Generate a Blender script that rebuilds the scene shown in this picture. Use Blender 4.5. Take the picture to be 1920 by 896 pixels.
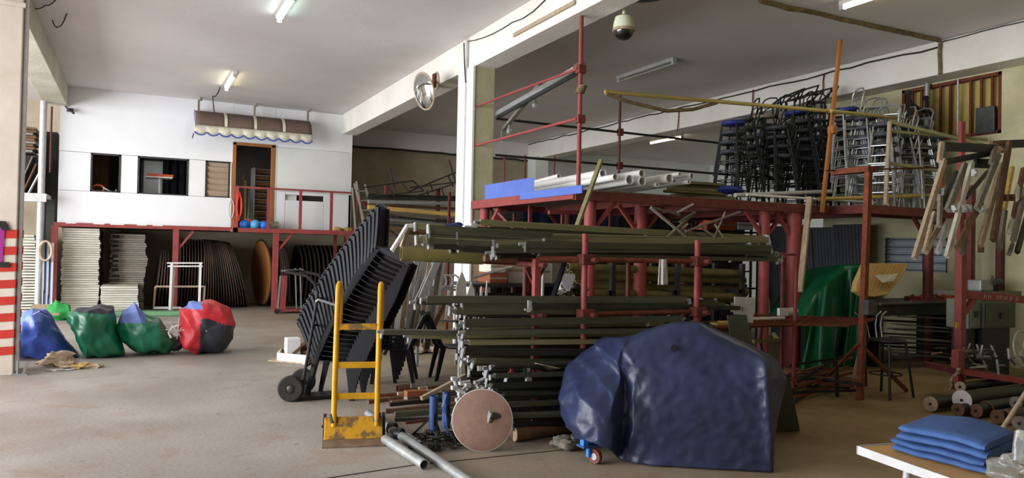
import bpy, bmesh, math, random
from mathutils import Vector, Matrix, Quaternion, noise
random.seed(11)
R = math.radians
scene = bpy.context.scene
COL = scene.collection
for o in list(bpy.data.objects): bpy.data.objects.remove(o)

# ------------------------------------------------------------------ camera
FPX, CX, CY, CAMH = 1390.0, 960.0, 448.0, 1.55
CAMROT = Matrix(((0.89032064, -0.02474388, -0.45466129),
                 (-0.45488191, -0.00384407, -0.89054347),
                 (0.02028775, 0.99968643, -0.014678)))
cam = bpy.data.objects.new('camera', bpy.data.cameras.new('camera'))
COL.objects.link(cam)
cam.data.sensor_width = 36.0
cam.data.lens = 36.0 * FPX / 1920.0
cam.data.clip_end = 200
cam.matrix_world = Matrix.Translation((0, 0, CAMH)) @ CAMROT.to_4x4()
scene.camera = cam

# ------------------------------------------------------------------ light and exposure
world = bpy.data.worlds.new('sky'); scene.world = world; world.use_nodes = True
wn = world.node_tree.nodes['Background']
wn.inputs['Color'].default_value = (0.80, 0.89, 1.0, 1); wn.inputs['Strength'].default_value = 0.9
vs = scene.view_settings
vs.view_transform = 'Standard'; vs.look = 'None'; vs.gamma = 1.0; vs.use_curve_mapping = False
vs.exposure = 0.35

def area(name, loc, rot, sx, sy, power, col):
    l = bpy.data.lights.new(name, 'AREA'); l.shape = 'RECTANGLE'; l.size = sx; l.size_y = sy
    l.energy = power; l.color = col
    o = bpy.data.objects.new(name, l); COL.objects.link(o); o.location = loc; o.rotation_euler = rot
    return o
# daylight entering the open left side of the hall
area('daylight_open_side', (-8.9, 8.6, 2.35), (0, R(-90), 0), 4.3, 15.0, 2100, (0.97, 0.98, 1.0))

# ------------------------------------------------------------------ measuring helpers (photo pixel -> place in the hall)
def _ray(px, py): return CAMROT @ Vector((px - CX, CY - py, -FPX))
def onZ(px, py, z=0.0):
    d = _ray(px, py); t = (z - CAMH) / d.z; return Vector((d.x * t, d.y * t, z))
def onY(px, py, y):
    d = _ray(px, py); t = y / d.y; return Vector((d.x * t, y, CAMH + d.z * t))
def onX(px, py, x):
    d = _ray(px, py); t = x / d.x; return Vector((x, d.y * t, CAMH + d.z * t))

# ------------------------------------------------------------------ materials
def C(h):
    h = h.lstrip('#'); o = []
    for i in (0, 2, 4):
        v = int(h[i:i+2], 16) / 255.0
        o.append(v / 12.92 if v <= 0.04045 else ((v + 0.055) / 1.055) ** 2.4)
    return (o[0], o[1], o[2], 1.0)
MATS = {}
def mat(name, col, rough=0.6, metal=0.0, col2=None, ns=6.0, amt=0.6, bump=0.15, bs=None, vary=0.0,
        stretch=(1, 1, 1), world_space=False, spec=0.4, trans=0.0, sharp=False):
    m = bpy.data.materials.new(name); m.use_nodes = True
    nt = m.node_tree; N = nt.nodes; L = nt.links
    b = N['Principled BSDF']
    b.inputs['Roughness'].default_value = rough; b.inputs['Metallic'].default_value = metal
    b.inputs['Specular IOR Level'].default_value = spec
    if trans: b.inputs['Transmission Weight'].default_value = trans
    if world_space:
        g = N.new('ShaderNodeNewGeometry'); src = g.outputs['Position']
    else:
        g = N.new('ShaderNodeTexCoord'); src = g.outputs['Object']
    mp = N.new('ShaderNodeMapping'); L.new(src, mp.inputs['Vector'])
    mp.inputs['Scale'].default_value = stretch
    oi = N.new('ShaderNodeObjectInfo')
    if not world_space:
        mu = N.new('ShaderNodeMath'); mu.operation = 'MULTIPLY'; mu.inputs[1].default_value = 37.0
        L.new(oi.outputs['Random'], mu.inputs[0])
        cb = N.new('ShaderNodeCombineXYZ')
        for k in range(3): L.new(mu.outputs[0], cb.inputs[k])
        L.new(cb.outputs[0], mp.inputs['Location'])
    nz = N.new('ShaderNodeTexNoise'); nz.inputs['Scale'].default_value = ns; nz.inputs['Detail'].default_value = 7
    nz.inputs['Roughness'].default_value = 0.62
    L.new(mp.outputs[0], nz.inputs['Vector'])
    rp = N.new('ShaderNodeValToRGB'); L.new(nz.outputs['Fac'], rp.inputs['Fac'])
    c1 = C(col); c2 = C(col2) if col2 else tuple(x * 0.72 for x in c1[:3]) + (1,)
    mid = tuple(c1[k] * (1 - amt) + c2[k] * amt for k in range(3)) + (1,)
    lo, hi = (0.47, 0.56) if sharp else (0.32, 0.68)
    rp.color_ramp.elements[0].position = lo; rp.color_ramp.elements[0].color = c1
    rp.color_ramp.elements[1].position = hi; rp.color_ramp.elements[1].color = mid
    out = rp.outputs['Color']
    if vary:
        mr = N.new('ShaderNodeMapRange'); L.new(oi.outputs['Random'], mr.inputs['Value'])
        mr.inputs['To Min'].default_value = 1 - vary; mr.inputs['To Max'].default_value = 1 + vary
        hs = N.new('ShaderNodeHueSaturation'); L.new(out, hs.inputs['Color']); L.new(mr.outputs[0], hs.inputs['Value'])
        out = hs.outputs['Color']
    L.new(out, b.inputs['Base Color'])
    if bump:
        n2 = N.new('ShaderNodeTexNoise'); n2.inputs['Scale'].default_value = bs or ns * 5; n2.inputs['Detail'].default_value = 5
        L.new(mp.outputs[0], n2.inputs['Vector'])
        bp = N.new('ShaderNodeBump'); bp.inputs['Strength'].default_value = bump; bp.inputs['Distance'].default_value = 0.02
        L.new(n2.outputs['Fac'], bp.inputs['Height']); L.new(bp.outputs[0], b.inputs['Normal'])
    MATS[name] = m
    return m
def emit(name, col, s):
    m = bpy.data.materials.new(name); m.use_nodes = True; nt = m.node_tree
    b = nt.nodes['Principled BSDF']; b.inputs['Base Color'].default_value = C(col)
    b.inputs['Emission Color'].default_value = C(col); b.inputs['Emission Strength'].default_value = s
    MATS[name] = m; return m

mat('ceiling_plaster', '#e2dedc', .9, col2='#cfcac8', ns=.5, amt=.7, bump=.12, bs=14, world_space=True)
mat('beam_plaster', '#e9e6e0', .88, col2='#d2cdc0', ns=1.1, amt=.6, bump=.2, bs=22, world_space=True)
mat('stained_plaster', '#dcd9cb', .9, col2='#a9a58c', ns=.9, amt=.8, bump=.25, bs=20, world_space=True, stretch=(1, 1, .35))
mat('office_white', '#eceef2', .6, col2='#e0e2e4', ns=.8, amt=.7, bump=.03, world_space=True)
mat('office_grey', '#dfe2dd', .6, col2='#cfd3cc', ns=1.2, amt=.7, bump=.03, world_space=True)
mat('khaki_paint', '#c2be9c', .85, col2='#a39f80', ns=3, amt=.7, bump=.25, bs=30, world_space=True)
mat('khaki_wall', '#b9ad97', .9, col2='#98896f', ns=1.4, amt=.7, bump=.2, world_space=True)
mat('white_paint', '#e9e9e6', .6, col2='#cfcdc6', ns=5, amt=.6, bump=.08)
mat('cream_wall', '#cdc8a4', .85, col2='#9b9674', ns=1.6, amt=.7, bump=.2, world_space=True)
mat('red_paint', '#9c4644', .55, col2='#733733', ns=7, amt=.7, bump=.1, vary=.12)
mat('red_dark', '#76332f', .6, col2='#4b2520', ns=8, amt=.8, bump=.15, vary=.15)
mat('rust', '#7d3f25', .8, col2='#4a2718', ns=14, amt=.8, bump=.3, vary=.2)
mat('orange_wood', '#a36a35', .6, col2='#824c26', ns=6, amt=.6, stretch=(1, 1, .1))
mat('tent_bar', '#585a48', .5, .15, col2='#3b3d30', ns=5, amt=.8, bump=.08, vary=.3, stretch=(.3, 3, 3))
mat('tent_bar_pale', '#938f68', .55, .1, col2='#6c6a48', ns=5, amt=.8, bump=.08, vary=.2, stretch=(.3, 3, 3))
mat('tent_bar_dark', '#33352d', .55, .15, col2='#1f211b', ns=5, amt=.8, bump=.08, vary=.3, stretch=(.3, 3, 3))
mat('zinc', '#a9adad', .45, .5, col2='#84888a', ns=9, amt=.7, bump=.05, vary=.1)
mat('zinc_pale', '#c9cacb', .5, .15, col2='#a2a4a4', ns=9, amt=.6, bump=.05, vary=.1)
mat('chrome', '#b9bcbe', .35, .6, col2='#77797a', ns=12, amt=.5, bump=.03, vary=.15)
mat('steel_dark', '#4a4b4b', .45, .5, col2='#2d2d2c', ns=9, amt=.7, bump=.06, vary=.2)
mat('black_steel', '#26272a', .45, .3, col2='#17181a', ns=9, amt=.6, bump=.05, vary=.15)
mat('black_plastic', '#0e1017', .42, col2='#090a0f', ns=3, amt=.5, bump=.02, vary=.12, spec=.28)
mat('black_rubber', '#1c1c1b', .8, col2='#2c2b29', ns=8, amt=.6, bump=.1)
mat('yellow_paint', '#dda51b', .5, col2='#b0801a', ns=5, amt=.7, bump=.06)
mat('yellow_worn', '#d09a1e', .6, col2='#6b5640', ns=9, amt=.9, bump=.12, sharp=True)
mat('worn_steel', '#8d7b68', .6, .3, col2='#6a5645', ns=10, amt=.8, bump=.12)
mat('blue_paint', '#33568f', .5, col2='#263c62', ns=6, amt=.7)
mat('bright_blue', '#2f86e0', .5, col2='#2470c0', ns=6, amt=.5)
mat('blue_panel', '#5673c4', .55, col2='#4c66b8', ns=4, amt=.7)
mat('tarp_blue', '#2b3558', .42, col2='#191f32', ns=1.8, amt=.85, bump=.3, bs=9, spec=.45)
mat('tarp_inside', '#1b1d22', .8, col2='#101114', ns=3, amt=.6)
mat('tarp_green', '#136b43', .35, col2='#0d4d33', ns=2, amt=.7, bump=.2, bs=11, spec=.6)
mat('bag_blue', '#2f4fa6', .36, col2='#263f8c', ns=2, amt=.7, bump=.25, bs=10, spec=.6)
mat('bag_paleblue', '#6b83c4', .42, col2='#4d63a8', ns=2, amt=.7, bump=.2, bs=10)
mat('bag_green', '#127a55', .36, col2='#0b5a40', ns=2, amt=.7, bump=.25, bs=10, spec=.6)
mat('bag_black', '#23262f', .4, col2='#2e323e', ns=2, amt=.7, bump=.25, bs=10, spec=.6)
mat('bag_red', '#c9313a', .42, col2='#a3242b', ns=2, amt=.7, bump=.25, bs=10)
mat('cloth_blue', '#41609a', .85, col2='#33507f', ns=2.2, amt=.7, bump=.2, bs=14)
mat('rope_white', '#e3e0da', .8, col2='#bdb7ae', ns=20, amt=.6)
mat('rag_tan', '#c9b79f', .9, col2='#8d745b', ns=9, amt=.8, bump=.4)
mat('cloth_white', '#dcdbd6', .9, col2='#a8a49c', ns=8, amt=.7, bump=.3)
mat('wood_pale', '#b9a78d', .75, col2='#8a7860', ns=6, amt=.8, stretch=(4, 4, .5), bump=.15, vary=.15)
mat('wood_grey', '#8b8579', .8, col2='#645e54', ns=6, amt=.8, stretch=(4, 4, .5), bump=.15, vary=.2)
mat('wood_brown', '#7c5b41', .75, col2='#533a28', ns=6, amt=.8, stretch=(4, 4, .5), bump=.15, vary=.2)
mat('wood_yellow', '#c9ab5f', .65, col2='#a07f3f', ns=6, amt=.7, stretch=(.5, 4, 4), bump=.1, vary=.1)
mat('table_cream', '#d9d6cb', .6, col2='#bdb8a8', ns=4, amt=.7, bump=.05, vary=.1)
mat('table_grey', '#9d968a', .75, col2='#7c756a', ns=5, amt=.7, bump=.08, vary=.15)  # greyer and darker than the cream tables
mat('table_edge', '#4c3b30', .6, col2='#221b16', ns=5, amt=.7, vary=.5)
mat('table_black', '#2e2a28', .55, col2='#1c1a19', ns=5, amt=.7, vary=.2)
mat('hardboard', '#8c6f61', .8, col2='#7a5f54', ns=16, amt=.8, bump=.15, bs=90)
mat('laminate', '#c29a5c', .6, col2='#ab8347', ns=4, amt=.6, stretch=(1, 6, 1))
mat('mattress_tan', '#d9b876', .8, col2='#b28f52', ns=2, amt=.6, bump=.2)
mat('roll_olive', '#7d7442', .75, col2='#574f2c', ns=4, amt=.8, bump=.12, vary=.15)
mat('box_white', '#dcdacb', .8, col2='#b5b09c', ns=3, amt=.6)
mat('box_orange', '#94583c', .8, col2='#754229', ns=3, amt=.6)
mat('bright_orange', '#e0623c', .7, col2='#b64a2c', ns=3, amt=.6)
mat('machine_green', '#4d5648', .5, .1, col2='#343b33', ns=3, amt=.7)
mat('machine_pale', '#7c8577', .5, .1, col2='#5f6759', ns=3, amt=.7)
mat('sheet_metal', '#6c706e', .5, .3, col2='#3f4240', ns=3, amt=.8, vary=.3)
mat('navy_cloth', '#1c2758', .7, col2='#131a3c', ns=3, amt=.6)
mat('stool_blue', '#22327a', .55, col2='#1b2b6e', ns=4, amt=.5)
mat('stool_grey', '#45484e', .6, col2='#2d2f34', ns=4, amt=.6, vary=.25)
mat('stool_beige', '#a09a86', .7, col2='#7f7967', ns=4, amt=.6)
mat('cctv_shell', '#d4d8be', .5, col2='#b9bd9f', ns=5, amt=.6)
mat('dome_glass', '#15161a', .08, spec=.9, bump=0)
mat('mirror', '#e8ecec', .06, 1.0, bump=0)
mat('glass_pane', '#cfd8e2', .15, trans=.6, bump=0)
mat('cable_black', '#201d1b', .7, col2='#3a332c', ns=8, amt=.6)
mat('cable_tan', '#8f7c56', .8, col2='#4d4230', ns=12, amt=.9)
mat('awning_brown', '#6f5b52', .8, col2='#5b4940', ns=3, amt=.7)
mat('awning_cream', '#dcd8c8', .85, col2='#b8b39d', ns=4, amt=.7)
mat('trim_blue', '#3554a6', .6)
mat('louvre_tan', '#a99580', .6, col2='#95816d', ns=4, amt=.6, vary=.06)
mat('added_sheet_grey', '#4a4c50', .7, col2='#34363a', ns=2, amt=.7, vary=.15)  # dark grey of the sheets added to darken the space under the deck
mat('crate_dark', '#35302a', .8, col2='#221f1b', ns=4, amt=.7, vary=.35)
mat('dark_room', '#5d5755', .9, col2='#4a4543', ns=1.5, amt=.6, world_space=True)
mat('poster_purple', '#9a2a86', .5, bump=0)
mat('stripe_red', '#c03226', .7, col2='#a1281f', ns=6, amt=.7, bump=.1)
mat('column_base', '#d3c9bd', .85, col2='#b5a898', ns=1.5, amt=.7, bump=.12, world_space=True)
mat('green_mat', '#6f9a72', .9, col2='#557a58', ns=9, amt=.6, bump=.3)
mat('green_bag', '#2f9a4a', .6, col2='#237a39', ns=4, amt=.6)
mat('tile_grey', '#bdbab4', .5, col2='#aaa69e', ns=4, amt=.6)
mat('joint_dark', '#4a4038', .9)
mat('film', '#e6ecea', .16, col2='#cfd8d4', ns=3, amt=.5, trans=.85, bump=.6, bs=14)
mat('bamboo', '#b8a55f', .6, col2='#8f7d42', ns=6, amt=.7, stretch=(.6, 4, 4))
mat('ball_blue', '#2c74d8', .4, col2='#225fb8', ns=3, amt=.5)
mat('ball_lightblue', '#5aa5d8', .45, col2='#468bbd', ns=3, amt=.5)
mat('red_cloth', '#d0452c', .8, col2='#a23320', ns=4, amt=.6, bump=.3)
mat('net_black', '#22241f', .6, .2, col2='#3a3d35', ns=8, amt=.6)
mat('paper_white', '#e6e6ea', .8, col2='#d2d2d6', ns=3, amt=.5)
mat('yellow_board', '#b8a35f', .8, col2='#94814a', ns=3, amt=.6, vary=.06)
mat('print_white', '#e6dfe6', .7, bump=0)
mat('chalk', '#c49a94', .9, bump=0)
emit('tube_cool', '#e4fff4', 14); emit('tube_warm', '#fff6d0', 14)

def floor_material():
    m = bpy.data.materials.new('concrete_floor'); m.use_nodes = True; nt = m.node_tree; N = nt.nodes; L = nt.links
    b = N['Principled BSDF']; g = N.new('ShaderNodeNewGeometry')
    def nz(s, d, dist=0.0):
        n = N.new('ShaderNodeTexNoise'); n.inputs['Scale'].default_value = s; n.inputs['Detail'].default_value = d
        n.inputs['Distortion'].default_value = dist
        L.new(g.outputs['Position'], n.inputs['Vector']); return n.outputs['Fac']
    def ramp(f, a, ca, z, cz):
        r = N.new('ShaderNodeValToRGB'); L.new(f, r.inputs['Fac'])
        r.color_ramp.elements[0].position = a; r.color_ramp.elements[0].color = ca
        r.color_ramp.elements[1].position = z; r.color_ramp.elements[1].color = cz
        return r.outputs['Color']
    def mix(a, c, f, mode='MIX'):
        x = N.new('ShaderNodeMix'); x.data_type = 'RGBA'; x.blend_type = mode
        L.new(a, x.inputs['A']); L.new(c, x.inputs['B'])
        if isinstance(f, float): x.inputs['Factor'].default_value = f
        else: L.new(f, x.inputs['Factor'])
        return x.outputs['Result']
    base = ramp(nz(.55, 6, .4), .35, C('#a9a29c'), .68, C('#877d75'))
    # earth trodden in at the right, the sweep of bare concrete at the left
    sp = N.new('ShaderNodeSeparateXYZ'); L.new(g.outputs['Position'], sp.inputs[0])
    mr = N.new('ShaderNodeMapRange'); L.new(sp.outputs['X'], mr.inputs['Value'])
    mr.inputs['From Min'].default_value = 1.2; mr.inputs['From Max'].default_value = 5.5
    earth = ramp(nz(1.4, 6), .35, C('#a08a63'), .7, C('#7d683f'))
    col = mix(base, earth, mr.outputs[0])
    brown = ramp(nz(2.3, 8, .6), .55, (0, 0, 0, 1), .72, (1, 1, 1, 1))
    st = N.new('ShaderNodeRGB'); st.outputs[0].default_value = C('#8b6a54')
    f = N.new('ShaderNodeMath'); f.operation = 'MULTIPLY'; f.inputs[1].default_value = .45; L.new(brown, f.inputs[0])
    col = mix(col, st.outputs[0], f.outputs[0])
    spots = ramp(nz(9, 9), .66, (0, 0, 0, 1), .72, (1, 1, 1, 1))
    dk = N.new('ShaderNodeRGB'); dk.outputs[0].default_value = C('#5a4236')
    f2 = N.new('ShaderNodeMath'); f2.operation = 'MULTIPLY'; f2.inputs[1].default_value = .4; L.new(spots, f2.inputs[0])
    col = mix(col, dk.outputs[0], f2.outputs[0])
    L.new(col, b.inputs['Base Color']); b.inputs['Roughness'].default_value = .62
    b.inputs['Specular IOR Level'].default_value = .35
    bp = N.new('ShaderNodeBump'); bp.inputs['Strength'].default_value = .12; bp.inputs['Distance'].default_value = .02
    L.new(nz(24, 6), bp.inputs['Height']); L.new(bp.outputs[0], b.inputs['Normal'])
    MATS['floor'] = m
floor_material()

# ------------------------------------------------------------------ mesh helpers
def V(*a): return Vector(a)
def frame_of(d, up=None):
    d = d.normalized(); up = Vector(up) if up is not None else Vector((0, 0, 1))
    if abs(d.dot(up.normalized())) > .995: up = Vector((0, 1, 0)) if abs(d.y) < .9 else Vector((1, 0, 0))
    s = d.cross(up).normalized(); u = s.cross(d).normalized()
    return s, u
class MB:
    def __init__(self): self.v = []; self.f = []; self.m = []
    def add(self, vs, fs, mi=0):
        b = len(self.v); self.v += [Vector(x) for x in vs]
        self.f += [tuple(b + i for i in q) for q in fs]; self.m += [mi] * len(fs); return self
    def box(self, c, s, rot=None, mi=0):
        c = Vector(c); hx, hy, hz = (x / 2 for x in s); vs = []
        for z in (-hz, hz):
            for x, y in ((-hx, -hy), (hx, -hy), (hx, hy), (-hx, hy)):
                p = Vector((x, y, z)); p = rot @ p if rot is not None else p; vs.append(c + p)
        return self.add(vs, [(3, 2, 1, 0), (4, 5, 6, 7), (0, 1, 5, 4), (1, 2, 6, 5), (2, 3, 7, 6), (3, 0, 4, 7)], mi)
    def bb(self, a, b, mi=0):
        a = Vector(a); b = Vector(b); return self.box((a + b) / 2, [abs(b[i] - a[i]) for i in range(3)], None, mi)
    def bar(self, p, q, w, h, up=None, mi=0):
        p = Vector(p); q = Vector(q); s, u = frame_of(q - p, up); vs = []
        for e in (p, q):
            for a, b in ((-1, -1), (1, -1), (1, 1), (-1, 1)): vs.append(e + s * (a * w / 2) + u * (b * h / 2))
        return self.add(vs, [(3, 2, 1, 0), (4, 5, 6, 7), (0, 1, 5, 4), (1, 2, 6, 5), (2, 3, 7, 6), (3, 0, 4, 7)], mi)
    def cyl(self, p, q, r, n=10, r2=None, mi=0, cap=True):
        p = Vector(p); q = Vector(q); s, u = frame_of(q - p); r2 = r if r2 is None else r2; vs = []
        for e, rr in ((p, r), (q, r2)):
            for k in range(n):
                a = 2 * math.pi * k / n; vs.append(e + s * (rr * math.cos(a)) + u * (rr * math.sin(a)))
        fs = [(k, (k + 1) % n, n + (k + 1) % n, n + k) for k in range(n)]
        if cap: fs += [tuple(range(n - 1, -1, -1)), tuple(range(n, 2 * n))]
        return self.add(vs, fs, mi)
    def pipe(self, p, q, r, t=.006, n=14, mi=0):
        p = Vector(p); q = Vector(q); s, u = frame_of(q - p); vs = []
        for e in (p, q):
            for rr in (r, r - t):
                for k in range(n):
                    a = 2 * math.pi * k / n; vs.append(e + s * (rr * math.cos(a)) + u * (rr * math.sin(a)))
        fs = []
        for k in range(n):
            j = (k + 1) % n
            fs += [(k, j, 2*n + j, 2*n + k), (n + j, n + k, 3*n + k, 3*n + j), (j, k, n + k, n + j), (2*n + k, 2*n + j, 3*n + j, 3*n + k)]
        return self.add(vs, fs, mi)
    def path(self, pts, r, n=6, closed=False, mi=0, flat=None):
        pts = [Vector(p) for p in pts]; m = len(pts); vs = []; u = None
        for i in range(m):
            if closed: d = pts[(i + 1) % m] - pts[i - 1]
            else: d = pts[min(i + 1, m - 1)] - pts[max(i - 1, 0)]
            d.normalize()
            if u is None: s, u = frame_of(d)
            else:
                u = (u - d * u.dot(d)); u = u.normalized() if u.length > 1e-6 else frame_of(d)[1]; s = d.cross(u).normalized()
            for k in range(n):
                a = 2 * math.pi * (k + .5) / n
                vs.append(pts[i] + s * (r * math.cos(a)) + u * ((flat or r) * math.sin(a)))
        fs = []
        for i in range(m if closed else m - 1):
            j = (i + 1) % m
            for k in range(n): fs.append((i*n + k, i*n + (k+1) % n, j*n + (k+1) % n, j*n + k))
        if not closed: fs += [tuple(range(n - 1, -1, -1)), tuple((m - 1) * n + k for k in range(n))]
        return self.add(vs, fs, mi)
    def lathe(self, prof, c=(0, 0, 0), axis=(0, 0, 1), n=20, mi=0):
        c = Vector(c); ax = Vector(axis).normalized(); s, u = frame_of(ax, (0, 0, 1)); vs = []; m = len(prof)
        for r, z in prof:
            for k in range(n):
                a = 2 * math.pi * k / n; vs.append(c + ax * z + s * (r * math.cos(a)) + u * (r * math.sin(a)))
        fs = [(i*n + k, i*n + (k+1) % n, (i+1)*n + (k+1) % n, (i+1)*n + k) for i in range(m - 1) for k in range(n)]
        if prof[0][0] > 1e-5: fs.append(tuple(range(n - 1, -1, -1)))
        if prof[-1][0] > 1e-5: fs.append(tuple((m - 1) * n + k for k in range(n)))
        return self.add(vs, fs, mi)
    def ball(self, c, rx, ry=None, rz=None, nu=14, nv=9, jit=0.0, mi=0, seed=0):
        ry = ry or rx; rz = rz or rx; c = Vector(c); vs = []
        for i in range(nv + 1):
            t = math.pi * i / nv
            for k in range(nu):
                a = 2 * math.pi * k / nu; d = Vector((math.sin(t) * math.cos(a), math.sin(t) * math.sin(a), math.cos(t)))
                w = 1 + jit * noise.noise(d * 1.9 + Vector((seed, seed * .7, 3)))
                vs.append(c + Vector((d.x * rx * w, d.y * ry * w, d.z * rz * w)))
        return self.add(vs, [(i*nu + k, (i+1)*nu + k, (i+1)*nu + (k+1) % nu, i*nu + (k+1) % nu) for i in range(nv) for k in range(nu)], mi)
    def prism(self, poly, depth, origin=(0, 0, 0), ax=(1, 0, 0), ay=(0, 0, 1), mi=0):
        o = Vector(origin); ax = Vector(ax); ay = Vector(ay); nz_ = ax.cross(ay).normalized(); n = len(poly)
        vs = [o + ax * x + ay * y + nz_ * d for d in (-depth / 2, depth / 2) for x, y in poly]
        return self.add(vs, [tuple(range(n - 1, -1, -1)), tuple(range(n, 2 * n))] + [(k, (k+1) % n, n + (k+1) % n, n + k) for k in range(n)], mi)
    def grid(self, fn, nu, nv, mi=None):
        b = [fn(i / nu, j / nv) for j in range(nv + 1) for i in range(nu + 1)]
        fs = [(j*(nu+1) + i, j*(nu+1) + i + 1, (j+1)*(nu+1) + i + 1, (j+1)*(nu+1) + i) for j in range(nv) for i in range(nu)]
        return self.add(b, fs, 0)
    def build(self, name, material, parent=None, smooth=False, world=True, bevel=0, thick=0, origin=None, fix=False):
        """links ONE mesh object; verts are in hall coordinates unless world=False (then in the parent's frame)"""
        me = bpy.data.meshes.new(name); vs = self.v
        if parent is not None:
            off = parent.location if world else Vector((0, 0, 0))
            if world and parent.parent is not None: off = parent.location + parent.parent.location
            loc = Vector((0, 0, 0))
        else:
            if origin is not None: off = Vector(origin)
            elif world:
                mn = [min(p[i] for p in vs) for i in range(3)]; mx = [max(p[i] for p in vs) for i in range(3)]
                off = Vector(((mn[0] + mx[0]) / 2, (mn[1] + mx[1]) / 2, mn[2]))
            else: off = Vector((0, 0, 0))
            loc = off
        me.from_pydata([tuple(p - off) for p in vs], [], self.f)
        ms = material if isinstance(material, (list, tuple)) else [material]
        for k in ms: me.materials.append(MATS[k])
        if len(ms) > 1: me.polygons.foreach_set('material_index', self.m)
        if fix:
            bm = bmesh.new(); bm.from_mesh(me); bmesh.ops.remove_doubles(bm, verts=bm.verts, dist=1e-5)
            bmesh.ops.recalc_face_normals(bm, faces=bm.faces); bm.to_mesh(me); bm.free()
        if smooth:
            me.polygons.foreach_set('use_smooth', [True] * len(me.polygons))
            me.set_sharp_from_angle(angle=R(40 if smooth is True else smooth))
        me.update()
        o = bpy.data.objects.new(name, me); COL.objects.link(o); o.location = loc
        if parent is not None: o.parent = parent
        if thick:
            md = o.modifiers.new('thickness', 'SOLIDIFY'); md.thickness = thick; md.offset = -1
        if bevel:
            md = o.modifiers.new('bevel', 'BEVEL'); md.width = bevel; md.segments = 2; md.limit_method = 'ANGLE'
        return o
def thing(name, label, cat, loc=(0, 0, 0), rz=0.0, group=None):
    o = bpy.data.objects.new(name, None); COL.objects.link(o); o.empty_display_size = .1
    o.location = loc; o.rotation_euler = (0, 0, rz); o['label'] = label; o['category'] = cat
    if group: o['group'] = group
    return o
def tag(o, label, cat, group=None, kind=None):
    o['label'] = label; o['category'] = cat
    if group: o['group'] = group
    if kind: o['kind'] = kind
    return o
def struct(o): o['kind'] = 'structure'; return o
def dup(root, loc=None, rot=None, label=None, group=None):
    r = root.copy(); COL.objects.link(r)
    if loc is not None: r.location = loc
    if rot is not None: r.rotation_euler = rot
    if label: r['label'] = label
    if group: r['group'] = group
    for ch in list(root.children):
        c = ch.copy(); COL.objects.link(c); c.parent = r; c.matrix_parent_inverse = ch.matrix_parent_inverse
        for g in list(ch.children):
            d = g.copy(); COL.objects.link(d); d.parent = c
    return r
rnd = random.uniform
def jag(a, s): return a + rnd(-s, s)

ORD = ['lowest', 'second', 'third', 'fourth', 'fifth', 'sixth', 'seventh', 'eighth', 'ninth', 'tenth', 'eleventh', 'twelfth', 'thirteenth', 'fourteenth', 'fifteenth', 'sixteenth', 'seventeenth', 'eighteenth', 'nineteenth']
def ordn(k, n=0, low='lowest', top='topmost'):
    """ordinal of item k (0 = first) of n"""
    if k == 0: return low
    if n and k == n - 1: return top
    if k < len(ORD): return ORD[k]
    tens = {2: 'twent', 3: 'thirt', 4: 'fort', 5: 'fift'}[(k + 1) // 10]; u = (k + 1) % 10
    return tens + 'ieth' if u == 0 else tens + 'y-' + (['first'] + ORD[1:])[u - 1]
# ================================================================== STRUCTURE
YB = 18.6          # front of the raised office
CEIL = 4.88
YW = 20.8          # rear wall
fl = struct(MB().bb((-9.2, -5, -.15), (19.4, 22, 0)).build('floor', 'floor'))
# joints between the concrete pours and the old tiles at the gateway
def joint(a, b, w=.012):
    MB().bar((a.x, a.y, .001), (b.x, b.y, .001), w, .006).build('floor_joint', 'joint_dark', fl)
joint(onZ(560, 905), onZ(770, 873)); joint(onZ(770, 873), onZ(1110, 838))
joint(onZ(1500, 700), onZ(1790, 660), .02)
for i, (x0, y0) in enumerate(((-1.6, 4.36), (-1.19, 4.40), (-.78, 4.33), (-.37, 4.24), (-.9, 3.92), (-.49, 3.84))):
    MB().box((x0 + .62, y0 + .12, .004), (.40, .40, .012), Matrix.Rotation(R(-9), 3, 'Z')).build('floor_tile', 'tile_grey', fl, bevel=.003)
struct(MB().bb((-9.2, -5, CEIL), (19.4, 22, CEIL + .25)).build('ceiling', 'ceiling_plaster'))
struct(MB().bb((-1.76, -5, 4.45), (-1.33, YB + .02, CEIL)).build('beam_left', 'stained_plaster', bevel=.01))
bmain = struct(MB().bb((4.63, -5, 4.38), (5.0, YB + .02, CEIL)).build('beam_middle', 'beam_plaster', bevel=.01))
bright = struct(MB().bb((10.9, -5, 4.36), (11.36, 20.9, CEIL)).build('beam_right', 'beam_plaster', bevel=.01))
struct(MB().bb((4.9, 20.35, 4.36), (11.0, YW, CEIL)).build('beam_rear', 'ceiling_plaster', bevel=.01))
struct(MB().bb((-9.2, YW, 0), (11.36, YW + .25, CEIL)).build('wall_back', 'khaki_wall'))
struct(MB().bb((11.36, 21.4, 0), (19.4, 21.65, CEIL)).build('wall_back_side_bay', 'office_grey'))
struct(MB().bb((19.2, 12.5, 0), (19.4, 21.4, CEIL)).build('wall_side_bay', 'office_grey'))
struct(MB().bb((11.6, 9.4, 0), (19.4, 9.6, CEIL)).build('wall_side_bay_front', 'office_grey'))
struct(MB().bb((-9.2, -5, 0), (11.6, -4.75, CEIL)).build('wall_front', 'khaki_wall'))
struct(MB().bb((-9.2, 16.2, 0), (-8.95, YW, CEIL)).bb((-9.2, -5, 0), (-8.95, 1.0, CEIL)).bb((-9.2, 1.0, 4.5), (-8.95, 16.2, CEIL)).build('wall_left', 'office_grey'))
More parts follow.
